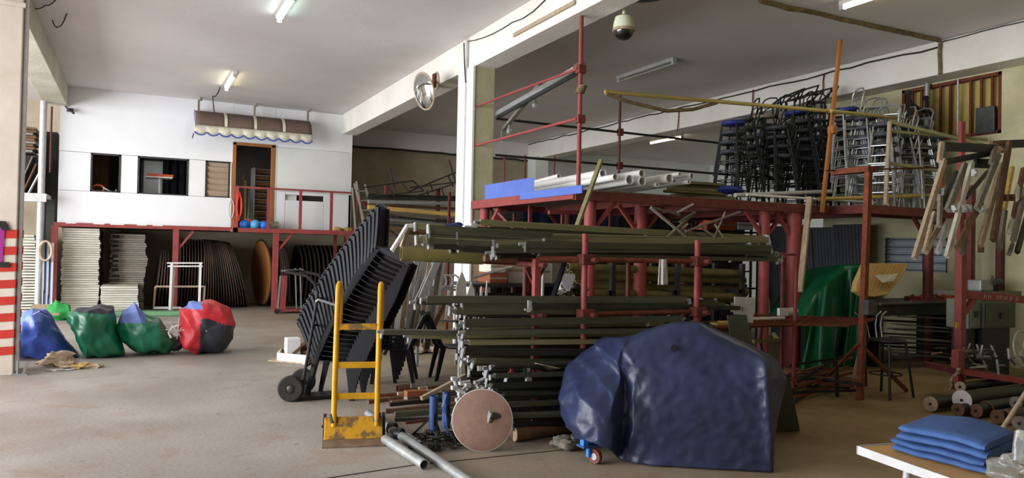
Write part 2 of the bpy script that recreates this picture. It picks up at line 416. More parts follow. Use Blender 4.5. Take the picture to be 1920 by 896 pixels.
# right wall with two openings (high boarded window, low jalousie)
wr = MB(); X0, X1 = 11.36, 11.6
ZA, ZB = 3.42, 4.34; YA, YC = 6.45, 8.05
ja = onX(1660, 446, X0); jb = onX(1776, 512, X0); JY0, JY1 = jb.y, ja.y; JZ0, JZ1 = jb.z, ja.z
def wseg(y0, y1, z0, z1): wr.bb((X0, y0, z0), (X1, y1, z1))
wseg(-5, min(YA, JY0), 0, CEIL)
ys = sorted([YA, YC, JY0, JY1])
wseg(min(YA, JY0), max(YC, JY1), ZB, CEIL); wseg(min(YA, JY0), max(YC, JY1), 0, JZ0); wseg(min(YA, JY0), max(YC, JY1), JZ1, ZA)
if JY0 > YA: wseg(YA, JY0, JZ0, JZ1)
else: wseg(JY0, YA, ZA, ZB)
if JY1 < YC: wseg(JY1, YC, JZ0, JZ1)
else: wseg(YC, JY1, ZA, ZB)
wseg(max(YC, JY1), 9.6, 0, CEIL)
struct(wr.build('wall_right', 'cream_wall'))
# high window: rusty bars over yellow boards
w4 = struct(MB().bb((X0 + .12, YA, ZA), (X0 + .16, YC, ZB)).build('window_4', 'yellow_board'))
fr = MB()
for a, b in (((X0, YA, ZA), (X0 + .1, YA + .05, ZB)), ((X0, YC - .05, ZA), (X0 + .1, YC, ZB)), ((X0, YA, ZB - .05), (X0 + .1, YC, ZB)), ((X0, YA, ZA), (X0 + .1, YC, ZA + .05))): fr.bb(a, b)
fr.build('window_frame', 'rust', w4)
for k in range(1, 10):
    y = YA + (YC - YA) * k / 10
    if k == 4: MB().cyl((X0 - .02, y, ZA), (X0 - .02, y, ZB), .018, 8).build('grille_bar', 'zinc', w4, smooth=True)
    elif k == 7: MB().cyl((X0 - .05, y, ZA + .2), (X0 - .05, y, ZB + .02), .045, 10).build('drain_pipe', 'zinc', w4, smooth=True)
    else: MB().bb((X0 + .03, y - .018, ZA), (X0 + .06, y + .018, ZB)).build('grille_bar', 'rust', w4)
MB().bb((X0 - .04, YA + .08, ZA + .02), (X0 + .02, YA + .36, ZA + .42)).build('meter_box', 'steel_dark', w4, bevel=.01)
# low jalousie window, slats letting the yard light in
w5 = struct(MB().bb((X0, JY0 - .04, JZ0 - .05), (X0 + .12, JY1 + .04, JZ0)).build('window_5', 'steel_dark'))
for y in (JY0, JY0 + (JY1 - JY0) * .36, JY1): MB().bb((X0, y - .025, JZ0), (X0 + .1, y + .025, JZ1)).build('mullion', 'steel_dark', w5)
for k in range(9):
    z = JZ0 + (JZ1 - JZ0) * (k + .5) / 9
    MB().box((X0 + .06, (JY0 + JY1) / 2, z), (.1, JY1 - JY0, .006), Matrix.Rotation(R(-38), 3, 'Y')).build('slat', 'glass_pane', w5)
    if k % 2 == 0: MB().bb((X0 - .03, JY0, z - .008), (X0 - .015, JY1, z + .008)).build('grille_bar', 'steel_dark', w5)

# ---------------- columns
CY0 = 10.15
cl = struct(MB().bb((-2.0, CY0, 0), (-1.19, CY0 + .55, 4.45)).build('column_left', 'column_base', bevel=.012))
for k in range(8):     # red hazard stripes painted round the foot of the column
    z = .22 + k * .19
    h = .095
    s = MB(); t = .006; sl = .02
    x0, x1, y0, y1 = -2.0 - t, -1.19 + t, CY0 - t, CY0 + .55
    s.add([(x0, y0, z - sl), (x1, y0, z + sl), (x1, y0, z + h + sl), (x0, y0, z + h - sl), (x0, y0 + .004, z - sl), (x1, y0 + .004, z + sl), (x1, y0 + .004, z + h + sl), (x0, y0 + .004, z + h - sl)],
          [(0, 1, 2, 3), (7, 6, 5, 4), (1, 0, 4, 5), (3, 2, 6, 7), (0, 3, 7, 4), (2, 1, 5, 6)])
    s.add([(x1, y0, z + sl), (x1, y1, z + sl), (x1, y1, z + h + sl), (x1, y0, z + h + sl), (x1 - .004, y0, z + sl), (x1 - .004, y1, z + sl), (x1 - .004, y1, z + h + sl), (x1 - .004, y0, z + h + sl)],
          [(0, 1, 2, 3), (7, 6, 5, 4), (1, 0, 4, 5), (3, 2, 6, 7), (0, 3, 7, 4), (2, 1, 5, 6)])
    s.build('painted_stripe', 'stripe_red', cl)
MB().cyl((-1.165, CY0 + .06, .05), (-1.165, CY0 + .06, 4.4), .022, 10).build('conduit', 'zinc_pale', cl, smooth=True)
MB().bb((-2.02, CY0 - .03, 4.22), (-1.17, CY0, 4.27)).build('moulding', 'column_base', cl)
# poster taped to the column
ps = thing('poster', 'purple poster with a white disc taped to the striped column', 'poster', (-1.62, CY0 - .012, 1.27))
MB().prism([(-.36, 0), (.30, 0), (.315, .38), (.26, .47), (-.36, .47)], .006, (-1.62, CY0 - .012, 1.27)).build('sheet', 'poster_purple', ps)
MB().cyl((-1.70, CY0 - .015, 1.59), (-1.70, CY0 - .018, 1.59), .12, 24).build('printed_disc', 'print_white', ps)
for k, (w, z) in enumerate(((.40, 1.47), (.38, 1.425), (.30, 1.40), (.34, 1.365), (.26, 1.325))):
    MB().bb((-1.80, CY0 - .0165, z), (-1.80 + w, CY0 - .0155, z + .011)).build('printed_line', 'print_white', ps)
MB().prism([(0, .1), (.09, .1), (.14, 0), (.06, -.005)], .008, (-1.39, CY0 - .02, 1.66)).build('tape', 'black_rubber', ps)
MB().bb((-1.36, CY0 - .024, 1.235), (-1.25, CY0 - .016, 1.295)).build('tape', 'black_rubber', ps)

cm = struct(MB().bb((4.63, 10.45, 0), (4.98, 11.02, 4.4)).build('column_middle', 'khaki_paint', bevel=.008))
MB().bb((4.60, 10.43, 0), (4.632, 11.03, 4.38)).build('white_facing', 'office_white', cm)
MB().bb((4.585, 10.68, 0), (4.60, 10.72, 4.85)).build('seam_strip', 'zinc_pale', cm)
cr = struct(MB().bb((10.75, 19.6, 0), (11.2, 20.1, 4.4)).build('column_right', 'office_grey', bevel=.008))

# ---------------- office on the steel platform
plat = struct(MB().bb((-1.5, YB - .02, 1.86), (4.92, YW, 1.93)).build('platform_deck', 'wood_brown'))
MB().bb((-1.52, YB - .1, 1.86), (5.0, YB - .02, 1.945)).build('edge_beam', 'red_paint', plat)
for k in range(5):
    x = -1.3 + k * .42 + (.1 if k % 2 else 0)
    MB().bb((x, YB - .105, 1.925), (x + jag(.2, .08), YB - .1, 1.95)).build('paint_drip', 'white_paint', plat)
MB().bb((2.02, YB - .62, 1.84), (5.05, YB - .1, 1.9)).build('ledge', 'wood_grey', plat)
MB().bb((2.0, YB - .68, 1.83), (5.07, YB - .62, 1.93)).build('ledge_beam', 'red_paint', plat)
for x, y, yb in ((-1.5, YB - .06, 1.86), (.86, YB - .06, 1.86), (2.98, YB - .55, 1.84), (4.98, YB - .55, 1.84)):
    MB().bb((x - .06, y - .06, 0), (x + .06, y + .06, yb)).build('post', 'red_paint', plat)
for x, y, d in ((.86, YB - .06, 1), (2.98, YB - .55, 1), (4.98, YB - .55, -1)):
    MB().bar((x + d * .03, y, 1.38), (x + d * .36, y, 1.83), .05, .05).build('brace', 'red_paint', plat)
for x in (4.45, 4.7):
    MB().bb((x - .035, YB - .3, 0), (x + .035, YB - .23, 1.84)).build('post', 'red_dark', plat)

ow = struct(MB().bb((-1.47, YB, 3.49), (2.04, YB + .06, CEIL)).build('wall_office', 'office_white'))
def panel(x0, x1, z0, z1, m='office_white', dy=0.0):
    MB().bb((x0 + .003, YB + dy, z0 + .003), (x1 - .003, YB + .06, z1 - .003)).build('wall_panel', m, ow, bevel=.004)
WX = [(-.868, -.291), (.048, 1.089), (1.456, 1.99)]; WZ0, WZ1 = 2.644, 3.485
panel(-1.47, 2.04, 1.93, WZ0, dy=.004)
for a, b in ((-1.47, WX[0][0]), (WX[0][1], WX[1][0]), (WX[1][1], WX[2][0]), (WX[2][1], 2.04)): panel(a, b, WZ0, WZ1, dy=.002)
panel(2.04, 3.0, 3.95, CEIL); panel(3.0, 4.89, 3.93, CEIL, dy=.003)
panel(3.06, 4.89, 2.86, 3.93, 'office_grey', -.01); panel(3.0, 3.06, 1.93, 3.93)
SX0, SX1, SZ0, SZ1 = 3.27, 4.2, 2.655, 2.785
panel(3.06, SX0, 1.93, 2.86); panel(SX1, 4.89, 1.93, 2.86); panel(SX0, SX1, 1.93, SZ0); panel(SX0, SX1, SZ1, 2.86)
MB().bb((4.83, YB, 1.93), (4.89, YW, CEIL)).build('wall_panel', 'office_white', ow)
MB().bb((-1.47, YB + .06, 1.93), (-1.41, YW, CEIL)).build('wall_panel', 'office_white', ow)
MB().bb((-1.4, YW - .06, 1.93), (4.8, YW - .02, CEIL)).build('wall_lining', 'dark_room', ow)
# the dent-like letter slot with things behind it
MB().bb((SX0, YB + .07, SZ0), (SX0 + .28, YB + .09, SZ1)).build('slot_board', 'office_grey', ow)
# windows 1-3
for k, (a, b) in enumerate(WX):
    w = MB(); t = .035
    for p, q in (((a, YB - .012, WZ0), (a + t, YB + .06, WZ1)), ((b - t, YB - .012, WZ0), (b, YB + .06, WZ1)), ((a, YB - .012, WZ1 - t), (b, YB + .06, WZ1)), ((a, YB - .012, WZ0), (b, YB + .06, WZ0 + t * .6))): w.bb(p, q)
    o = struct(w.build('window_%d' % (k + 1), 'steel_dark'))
    if k == 2:
        for j in range(6):
            z = WZ0 + (WZ1 - WZ0) * (j + .5) / 6
            MB().box(((a + b) / 2, YB + .03, z), (b - a - .05, .012, .165), Matrix.Rotation(R(22), 3, 'X')).build('louvre_slat', 'louvre_tan', o)
        MB().bb((b + .005, YB - .015, WZ0 + .02), (b + .03, YB, WZ1 - .02)).build('louvre_lever', 'white_paint', o)
# door frame of the office
dn = struct(MB().bb((2.04, YB - .03, 1.93), (2.12, YB + .07, 3.96)).bb((2.92, YB - .03, 1.93), (3.0, YB + .07, 3.96)).bb((2.04, YB - .03, 3.9), (3.0, YB + .07, 3.97)).build('door_1', 'orange_wood', bevel=.006))

# ---------------- storage deck on round red posts
DX0, DX1, DY0, DY1, DZ = 4.62, 11.34, 7.45, 10.42, 2.28
dk = struct(MB().bb((DX0 + .02, DY0 + .02, DZ - .035), (DX1, DY1, DZ)).build('storage_deck', 'wood_grey'))
MB().bb((DX0 - .02, DY0, DZ - .115), (DX0 + .05, DY1, DZ + .005)).build('edge_beam', 'red_paint', dk)
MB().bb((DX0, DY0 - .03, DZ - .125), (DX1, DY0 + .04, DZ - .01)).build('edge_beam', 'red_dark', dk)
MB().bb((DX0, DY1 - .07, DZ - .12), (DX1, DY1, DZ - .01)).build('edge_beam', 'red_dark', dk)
MB().bb((9.0, 6.9, DZ - .035), (DX1, DY0 + .02, DZ)).build('deck_extension', 'wood_grey', dk)
MB().bb((9.0, 6.86, DZ - .125), (DX1, 6.92, DZ - .01)).build('edge_beam', 'red_dark', dk)
MB().bb((8.96, 6.86, DZ - .125), (9.03, DY0, DZ - .01)).build('edge_beam', 'red_dark', dk)
for x in (5.9, 7.15, 8.4, 9.6):
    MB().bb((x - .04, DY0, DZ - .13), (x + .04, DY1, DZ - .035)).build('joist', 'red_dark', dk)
POSTS = [(4.92, DY0 + .12, .075, 'red_paint'), (onY(1201, 450, DY0 + .45).x, DY0 + .45, .085, 'red_paint'), (onY(1433, 450, DY0 + .12).x, DY0 + .12, .075, 'red_paint'),
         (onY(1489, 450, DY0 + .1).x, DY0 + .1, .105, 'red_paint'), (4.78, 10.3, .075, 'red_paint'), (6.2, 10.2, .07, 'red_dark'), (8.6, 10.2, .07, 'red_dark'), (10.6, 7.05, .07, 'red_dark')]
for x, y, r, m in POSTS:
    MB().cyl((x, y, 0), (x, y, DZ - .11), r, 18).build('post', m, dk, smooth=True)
    for dx, dy in ((1, 0), (-1, 0)):
        if x + dx * .4 < DX0 - .02: continue
        MB().bar((x + dx * r * .8, y, DZ - .45), (x + dx * .36, y, DZ - .12), .045, .045).build('brace', m, dk)
MB().bar((4.78, 10.13, DZ - .42), (4.78, 9.8, DZ - .12), .05, .05).build('brace', 'red_paint', dk)
MB().bar((5.2, 9.3, 1.45), (4.75, 9.9, DZ - .12), .04, .04).build('brace', 'red_dark', dk)
MB().bar(onY(1029, 398, 8.6), onY(1082, 398, 8.6), .05, .05).build('tee_head', 'red_paint', dk)
MB().bar(onY(1055, 398, 8.6), onY(1053, 470, 8.6), .04, .04).build('tee_post', 'red_dark', dk)
for px, y0, y1, Y in ((994, 385, 425, 9.2), (965, 400, 440, 10.0), (1088, 400, 440, 8.4), (843, 360, 440, 13.0), (1145, 385, 470, 9.6)):
    a = onY(px, y0, Y); MB().bar((a.x, Y, 0), a, .045, .045).build('prop', 'red_dark', dk)

# guard rails of the deck (scaffold tube)
gr = thing('guard_rail', 'red scaffold tube guard rail along the deck edge by the column', 'railing', (4.72, DY0 + .1, DZ))
RX = 4.72
a0 = onX(887, 108, RX); a1 = onX(1133, 2, RX)
MB().cyl((RX, a0.y, DZ), (RX, a0.y, a0.z), .02, 10).build('upright', 'red_paint', gr, smooth=True)
MB().cyl((RX, DY0 + .08, DZ - .02), (RX, DY0 + .08, 4.37), .027, 12).build('upright', 'red_paint', gr, smooth=True)
for pa, pb in (((884, 205), (1124, 116)), ((881, 277), (1120, 214))):
    p = onX(*pa, RX); q = onX(*pb, RX); zz = q.z
    MB().cyl((RX - .04, a0.y, p.z), (RX - .04, DY0 + .08, q.z), .018, 10).build('rail', 'red_paint', gr, smooth=True)
    MB().bb((RX - .045, DY0 + .04, q.z - .05), (RX + .06, DY0 + .13, q.z + .05)).build('clamp', 'red_dark', gr, bevel=.008)
gb = thing('guard_rail', 'thin dark guard rail running along behind the white pipes on deck', 'railing', (7.4, 10.38, DZ))
for zz in (3.587, 3.019):
    MB().cyl((4.98, 10.38, zz + .0), (11.34, 10.38, zz), .02, 10).build('rail', 'crate_dark', gb, smooth=True)
for px, top in ((1163, 178), (985, 290), (946, 292), (1040, 292)):
    p = onY(px, top, 10.38); r = .022 if px == 1163 else .014
    MB().cyl((p.x, 10.38, DZ), (p.x, 10.38, p.z), r, 8).build('upright', 'red_dark', gb, smooth=True)
p = onY(1163, 250, 10.38)
for zz in (3.587, 3.019): MB().bb((p.x - .045, 10.34, zz - .06), (p.x + .045, 10.42, zz + .06)).build('clamp', 'red_dark', gb, bevel=.008)

# balcony railing at the office door
br = thing('balcony_railing', 'red square tube railing in front of the office door', 'railing', (3.5, YB - .64, 1.93))
ry = YB - .65
xs = [onY(px, 400, ry).x for px in (442, 503, 563, 621, 667)]
for i, x in enumerate(xs):
    w = .05 if i == 0 else .032
    MB().bb((x - w, ry - .03, 1.83 if i == 0 else 1.93), (x + w, ry + .03, 2.87)).build('upright', 'red_paint', br)
MB().bb((xs[0], ry - .025, 2.84), (xs[-1], ry + .025, 2.885)).build('top_rail', 'red_paint', br)
MB().bar((xs[-1] + .02, ry, 2.8), (xs[-1] + 1.5, ry + .9, 1.7), .05, .05).build('stair_rail', 'red_paint', br)
# ================================================================== CEILING FITTINGS
def tube_lamp(a, b, lit, label, power=0, warm=True):
    a = Vector(a); b = Vector(b); t = thing('tube_lamp', label, 'lamp', (a + b) / 2, 0, None)
    d = (b - a).normalized(); dn = Vector((0, 0, -1))
    MB().bar(a + dn * .03, b + dn * .03, .09, .06).build('housing', 'white_paint' if lit else 'zinc_pale', t, bevel=.008)
    for e, s in ((a, 1), (b, -1)):
        MB().bb(e + d * (s * .03) + Vector((-.03, -.03, -.12)), e + d * (s * .03) + Vector((.03, .03, -.05))).build('end_socket', 'zinc_pale', t)
    MB().cyl(a + d * .05 + dn * .1, b - d * .05 + dn * .1, .016 if lit else .013, 10).build('tube', ('tube_warm' if warm else 'tube_cool') if lit else 'zinc_pale', t, smooth=True)
    if power:
        l = bpy.data.lights.new('tube_light', 'AREA'); l.shape = 'RECTANGLE'; l.size = (b - a).length; l.size_y = .05; l.energy = power
        l.color = (1, .95, .72) if warm else (.88, 1, .95)
        lo = bpy.data.objects.new('tube_light', l); COL.objects.link(lo); lo.location = (0, 0, -.135); lo.parent = t
        lo.rotation_euler = (0, 0, math.atan2(d.y, d.x))
    return t
tube_lamp((1.66, 15.1, CEIL), (1.66, 16.6, CEIL), True, 'lit fluorescent tube lamp on ceiling above the brown awning', 14)
tube_lamp((1.80, 9.9, CEIL), (1.80, 11.1, CEIL), True, 'lit fluorescent tube lamp on ceiling between left and middle beams', 14, False)
tube_lamp((8.12, 9.95, CEIL), (8.12, 11.6, CEIL), False, 'unlit fluorescent tube lamp on the ceiling over the storage deck')
tube_lamp((13.55, 16.2, CEIL), (13.55, 17.7, CEIL), True, 'lit fluorescent tube lamp in the bay beyond the right beam', 14)
tube_lamp((8.15, 5.3, CEIL), (8.15, 6.66, CEIL), True, 'lit fluorescent tube lamp on ceiling beside the tan cable run', 10)

t = thing('security_camera', 'pale dome security camera hanging on a pole below the ceiling', 'camera', (5.25, 7.15, 3.9))
c0 = onY(1170, 42, 7.2)
S = .0087
MB().cyl((c0.x, 7.2, c0.z + .02), (c0.x, 7.2, CEIL), .022, 10).build('pole', 'cctv_shell', t, smooth=True)
MB().lathe([(.02, .11), (.06, .105), (.105, .08), (.125, 0), (.13, -.06)], (c0.x, 7.2, c0.z - .02), n=22).build('housing', 'cctv_shell', t, smooth=True)
MB().lathe([(.132, -.055), (.134, -.085), (.118, -.09)], (c0.x, 7.2, c0.z - .02), n=22).build('ring', 'wood_pale', t, smooth=True)
MB().lathe([(.118, -.088), (.108, -.13), (.075, -.17), (.03, -.19), (.0001, -.193)], (c0.x, 7.2, c0.z - .02), n=22).build('dome', 'dome_glass', t, smooth=60)
t = thing('ceiling_fitting', 'dark round ceiling fitting the security camera pole hangs from', 'fitting', (5.3, 7.2, CEIL - .2))
MB().lathe([(.34, 0), (.36, -.03), (.33, -.07), (.2, -.09), (.0001, -.09)], (5.32, 7.1, CEIL - .19), n=28).build('dish', 'black_steel', t, smooth=True)
MB().lathe([(.25, .19), (.26, .0), (.24, -.01)], (5.32, 7.1, CEIL - .19), n=24).build('drum', 'zinc_pale', t, smooth=True)

t = thing('convex_mirror', 'round convex traffic mirror on a bracket at the middle beam', 'mirror', (4.2, 11.5, 4.1))
kb = onX(818, 152, 4.63)
mc = onX(795, 171, 4.2); ax = Vector((-.62, -.35, -.42)).normalized()
ax = (Vector((0, 0, CAMH)) - mc).normalized() * .30 + Vector((-.80, .12, -.18)); ax.normalize()
mr_ = .30
MB().lathe([(mr_, 0), (mr_ * .9, .028), (mr_ * .6, .06), (mr_ * .3, .078), (.0001, .084)], mc, ax, 30).build('mirror_face', 'mirror', t, smooth=60)
MB().path([mc + frame_of(ax)[0] * (mr_ * math.cos(a * .2094)) + frame_of(ax)[1] * (mr_ * math.sin(a * .2094)) for a in range(30)], .016, 6, True).build('rim', 'wood_pale', t, smooth=True)
MB().lathe([(.0001, -.06), (.2, -.05), (mr_, 0)], mc, ax, 24).build('back_shell', 'wood_pale', t, smooth=True)
MB().cyl(mc - ax * .05, (4.62, kb.y, kb.z), .022, 8).build('arm', 'rust', t, smooth=True)
MB().bb((4.57, kb.y - .05, kb.z - .12), (4.63, kb.y + .05, kb.z + .12)).build('bracket', 'rust', t)
MB().lathe([(.16, 0), (.16, .015), (.0001, .02)], (4.632, kb.y, kb.z), (-1, 0, 0), 20).build('wall_plate', 'stool_beige', t, smooth=True)

# cables and battens fixed to ceiling and beams
def cable(pts, r, m, label, sag=0.0, n=6, jit=0.0):
    q = []
    for i in range(len(pts) - 1):
        a = Vector(pts[i]); b = Vector(pts[i + 1]); k = max(3, int((b - a).length / .3))
        for j in range(k):
            f = j / k; p = a.lerp(b, f); p.z -= sag * 4 * f * (1 - f)
            if jit and (i or j): p += Vector((rnd(-jit, jit), rnd(-jit, jit), rnd(-jit, jit)))
            q.append(p)
    q.append(Vector(pts[-1]))
    return tag(MB().path(q, r, n).build('cable', m, smooth=True), label, 'cable')
cable([onZ(1425, 2, CEIL - .03), onZ(1500, 20, CEIL - .03), onZ(1640, 50, CEIL - .03), onZ(1762, 76, CEIL - .04)], .035, 'cable_tan', 'thick tan bundle of cables crossing the ceiling to the right beam', jit=.012)
cable([(10.87, 7.08, CEIL - .05), (10.87, 7.08, 4.36)], .03, 'cable_tan', 'tan cable bundle dropping down the face of the right beam', jit=.01)
cable([(10.88, 7.1, CEIL - .1), (10.88, 13.0, CEIL - .06), (10.88, 20.6, CEIL - .05)], .014, 'cable_black', 'black cable stapled along the top of the right beam', jit=.02)
cable([(10.88, 7.1, CEIL - .03), (10.88, 1.0, CEIL - .03)], .008, 'cable_black', 'thin black cable along beam top beyond the tan bundle', jit=.01)
for px, y0, y1, nm in ((1273, 207, 247, 'short brown wire hanging off right beam above the far lamp'), (1412, 168, 240, 'pair of brown wires hanging off right beam over the stool stacks'), (1545, 140, 175, 'brown wire hanging off right beam beside the orange pole')):
    a = onX(px, y0, 10.87); b = onX(px - 3, y1, 10.87); cable([a, b], .012, 'rust', nm, jit=.02)
cable([onX(875, 78, 4.615), onX(960, 42, 4.615), onX(1022, 0, 4.615)], .007, 'cable_black', 'thin black cable drooping along top of the middle beam', sag=.05)
cable([onX(972, 282, 10.86) + Vector((-.1, 0, 0)), onX(966, 300, 10.7), onX(925, 308, 10.6)], .02, 'rust', 'brown wire bundle at far end of right beam', sag=.1, jit=.02)
tag(MB().bar(onX(963, 66, 4.61), onX(1078, 4, 4.61), .025, .05).build('batten', 'wood_pale'), 'bare tube batten fixed to side of the middle beam', 'batten')
cable([(5.0, 20.33, 4.34), (11.0, 20.33, 4.34)], .03, 'cable_black', 'black cable along the lower edge of the rear beam', jit=.015)
cable([onX(870, 80, 4.58), onX(873, 155, 4.58)], .01, 'cable_black', 'black cable running up white side of middle column', jit=.006)
cable([(1.55, 16.7, CEIL - .03), (1.46, 17.3, CEIL - .12), (1.62, YB - .02, CEIL - .28)], .012, 'cable_black', 'loose brown wire between awning lamp and the office wall', sag=.08)
cable([onZ(62, 15, CEIL - .02), onZ(85, 10, CEIL - .02), onZ(104, 0, CEIL - .02)], .008, 'cable_black', 'loose black wire on ceiling near the left beam', sag=.03)
cable([onZ(98, 38, CEIL - .02), onZ(110, 50, CEIL - .05), onZ(125, 26, CEIL - .02)], .009, 'cable_black', 'bent hooked wire poking from the ceiling near left beam', sag=.05)
tag(MB().box((-1.28, YB - .1, 4.36), (.1, .12, .07), Matrix.Rotation(.4, 3, 'Z')).cyl((-1.25, YB - .15, 4.33), (-1.2, YB - .3, 4.27), .025, 8).cyl((-1.32, YB - .06, 4.37), (-1.38, YB - .02, 4.45), .015, 8).build('spot_fitting', 'steel_dark', bevel=.006), 'small dark spot fitting in the corner under left beam', 'fitting')

# ================================================================== AWNING
t = thing('awning', 'brown canvas awning with scalloped cream valance over the office door', 'awning', (2.5, YB - .4, 3.95))
ay = YB - .62
A0 = onY(367, 213, ay); A1 = onY(585, 235, ay); zt = 4.46
za = onY(365, 238, ay).z; x0, x1 = A0.x, A1.x
def aw(u, v):
    a = v * math.pi / 2
    return Vector((x0 + (x1 - x0) * u, YB - .04 - .58 * math.sin(a), za + .06 + (4.60 - za - .06) * math.cos(a) ** .8))
n4 = 4
for k in range(n4):
    MB().grid(lambda u, v, k=k: aw((k + u) / n4, v), 6, 8).build('canvas_panel', 'awning_brown', t, smooth=True, thick=.01)
for k in range(1, n4):
    MB().grid(lambda u, v, k=k: aw(k / n4 + (u - .5) * .024, v) + Vector((0, -.012, .006)), 1, 8).build('rib', 'awning_cream', t, thick=.012)
vm = MB(); NS = 10; M_ = NS * 8
top = za + .08; zb = za - .14
for i in range(M_ + 1):
    u = i / M_; x = x0 - .02 + (x1 - x0 + .04) * u; s = .065 * abs(math.sin(math.pi * u * NS)) ** .8
    vm.v += [Vector((x, ay + .01, top)), Vector((x, ay - .012, zb - s + .04))]
for i in range(M_): vm.f.append((2*i, 2*i + 1, 2*i + 3, 2*i + 2)); vm.m.append(0)
pts = [vm.v[2*i + 1].copy() for i in range(M_ + 1)]
vm.build('valance', 'awning_cream', t, smooth=True, thick=.006)
MB().path(pts, .016, 5).build('scallop_trim', 'trim_blue', t, smooth=True)
MB().prism([(0, 0), (.56, .42), (.5, .5), (.0, .14)], .008, (x0, ay, za - .02), (0, 1, 0), (0, 0, 1)).build('end_panel', 'bag_paleblue', t)
MB().prism([(0, 0), (.56, .42), (.5, .5), (.0, .14)], .008, (x1, ay, za - .02), (0, 1, 0), (0, 0, 1)).build('end_panel', 'awning_brown', t)
MB().bar((x0 - .03, ay, zb), (x0 - .06, ay - .03, zb - .12), .015, .015).build('pull_cord', 'cable_black', t)
for px in (373, 478, 578):
    p = onY(px, 190, YB - .35); k = MB()
    k.bar((p.x, YB - .35, 4.44), (p.x, YB - .35, CEIL - .07), .045, .03).bar((p.x, YB - .35, CEIL - .08), (p.x + .07, YB - .35, CEIL - .03), .045, .03).bar((p.x + .05, YB - .35, CEIL - .08), (p.x + .05, YB - .35, CEIL), .04, .04)
    k.build('bracket', 'wood_grey', t)

# ================================================================== INSIDE THE OFFICE
t = thing('bar_table', 'orange topped pedestal table seen through the middle office window', 'table', (.5, 19.5, 1.93))
p = onY(300, 331, 19.3)
MB().bb((p.x - .28, 19.05, p.z - .02), (p.x + .28, 19.55, p.z + .04)).build('top', 'bright_orange', t, bevel=.012)
MB().bb((p.x - .30, 19.04, p.z - .05), (p.x + .26, 19.56, p.z - .02)).build('under_frame', 'white_paint', t)
MB().cyl((p.x, 19.3, 1.95), (p.x, 19.3, p.z - .03), .035, 12).build('pedestal', 'white_paint', t, smooth=True)
MB().cyl((p.x, 19.3, 1.93), (p.x, 19.3, 1.96), .2, 16).build('foot', 'white_paint', t)
t = thing('curtain', 'black curtain hanging behind the orange topped table', 'curtain', (1.0, 19.9, 1.93))
MB().grid(lambda u, v: Vector((.58 + u * .72 + (.18 * (v - .3) if u < .01 else 0), 19.9 + .03 * math.sin(u * 26), 1.95 + v * 1.7)), 40, 4).build('drape', 'tarp_inside', t, smooth=True, thick=.006)
MB().cyl((.5, 19.9, 3.66), (1.35, 19.9, 3.66), .015, 8).build('rod', 'steel_dark', t)
t = thing('notice_board', 'grey board with dark frame leaning behind the orange topped table', 'board', (.5, 20.2, 1.93))
MB().bb((.16, 20.2, 2.2), (1.0, 20.22, 3.55)).build('panel', 'office_grey', t)
for a, b in (((.12, 20.17, 2.16), (.17, 20.24, 3.6)), ((.99, 20.17, 2.16), (1.04, 20.24, 3.6)), ((.12, 20.17, 3.55), (1.04, 20.24, 3.6)), ((.12, 20.17, 2.16), (1.04, 20.24, 2.2)), ((.14, 20.19, 1.93), (.18, 20.23, 2.2)), ((.98, 20.19, 1.93), (1.02, 20.23, 2.2))): MB().bb(a, b).build('frame_strip', 'steel_dark', t)
t = thing('cupboard', 'reddish brown cupboard seen inside the narrow office window', 'cupboard', (-.7, 19.9, 1.93))
MB().bb((-1.2, 19.7, 1.93), (-.55, 20.3, 3.6)).build('body', 'rust', t, bevel=.01)
MB().bb((-1.17, 19.685, 2.0), (-.89, 19.7, 3.55)).build('door', 'wood_brown', t); MB().bb((-.86, 19.685, 2.0), (-.58, 19.7, 3.55)).build('door', 'wood_brown', t)
t = thing('tool_heap', 'tangle of orange and chrome tubing on the narrow window sill', 'tubing', (-.66, YB + .16, 2.6))
MB().bb((-.84, YB + .06, 2.56), (-.32, YB + .3, 2.62)).build('sill_shelf', 'wood_pale', t)
MB().path([(-.72 + .11 * math.cos(a), YB + .2 + .03 * math.sin(2 * a), 2.72 + .08 * math.sin(a)) for a in [k * .3 for k in range(21)]], .022, 6, True).build('hose_loop', 'bright_orange', t, smooth=True)
MB().path([(-.62, YB + .15, 2.74), (-.52, YB + .13, 2.69), (-.45, YB + .15, 2.66), (-.38, YB + .17, 2.67), (-.36, YB + .17, 2.72)], .018, 6).build('chrome_tube', 'chrome', t, smooth=True)
MB().path([(-.6, YB + .2, 2.66), (-.45, YB + .2, 2.64), (-.36, YB + .16, 2.63)], .014, 6).build('chrome_tube', 'chrome', t, smooth=True)
t = thing('drawer_rack', 'dark drawer rack with metal edged trays inside the office door', 'rack', (2.75, 19.6, 1.93))
RX0, RX1 = onY(476, 370, 19.6).x, onY(511, 370, 19.6).x
for x in (RX0, RX1): MB().bb((x - .02, 19.6, 1.93), (x + .02, 20.1, 3.5)).build('side_frame', 'zinc_pale', t)
for k in range(10):
    z = 1.98 + k * .152
    d = MB().bb((RX0 + .02, 19.62, z), (RX1 - .02, 20.1, z + .10)).build('drawer', 'wood_brown', t)
    MB().bb((RX0 + .01, 19.6, z + .105), (RX1 - .01, 19.63, z + .122)).build('drawer_edge', 'chrome' if k % 3 else 'zinc', d)
for i, (px, h, m) in enumerate(((452, 1.35, 'wood_brown'), (458, 1.2, 'wood_pale'), (463, 1.05, 'wood_grey'), (470, .75, 'green_mat'))):
    b = onY(px, 415, 19.0); tag(MB().bar((b.x, 18.85, 1.93), (b.x + jag(.02, .08), 19.4, 1.93 + h), .05, .05).box((b.x, 18.85, 2.0), (.12, .06, .14)).build('broom', m), ['brown', 'pale straw', 'grey weathered', 'green'][i] + ' broom handle leaning inside the office door', 'broom')
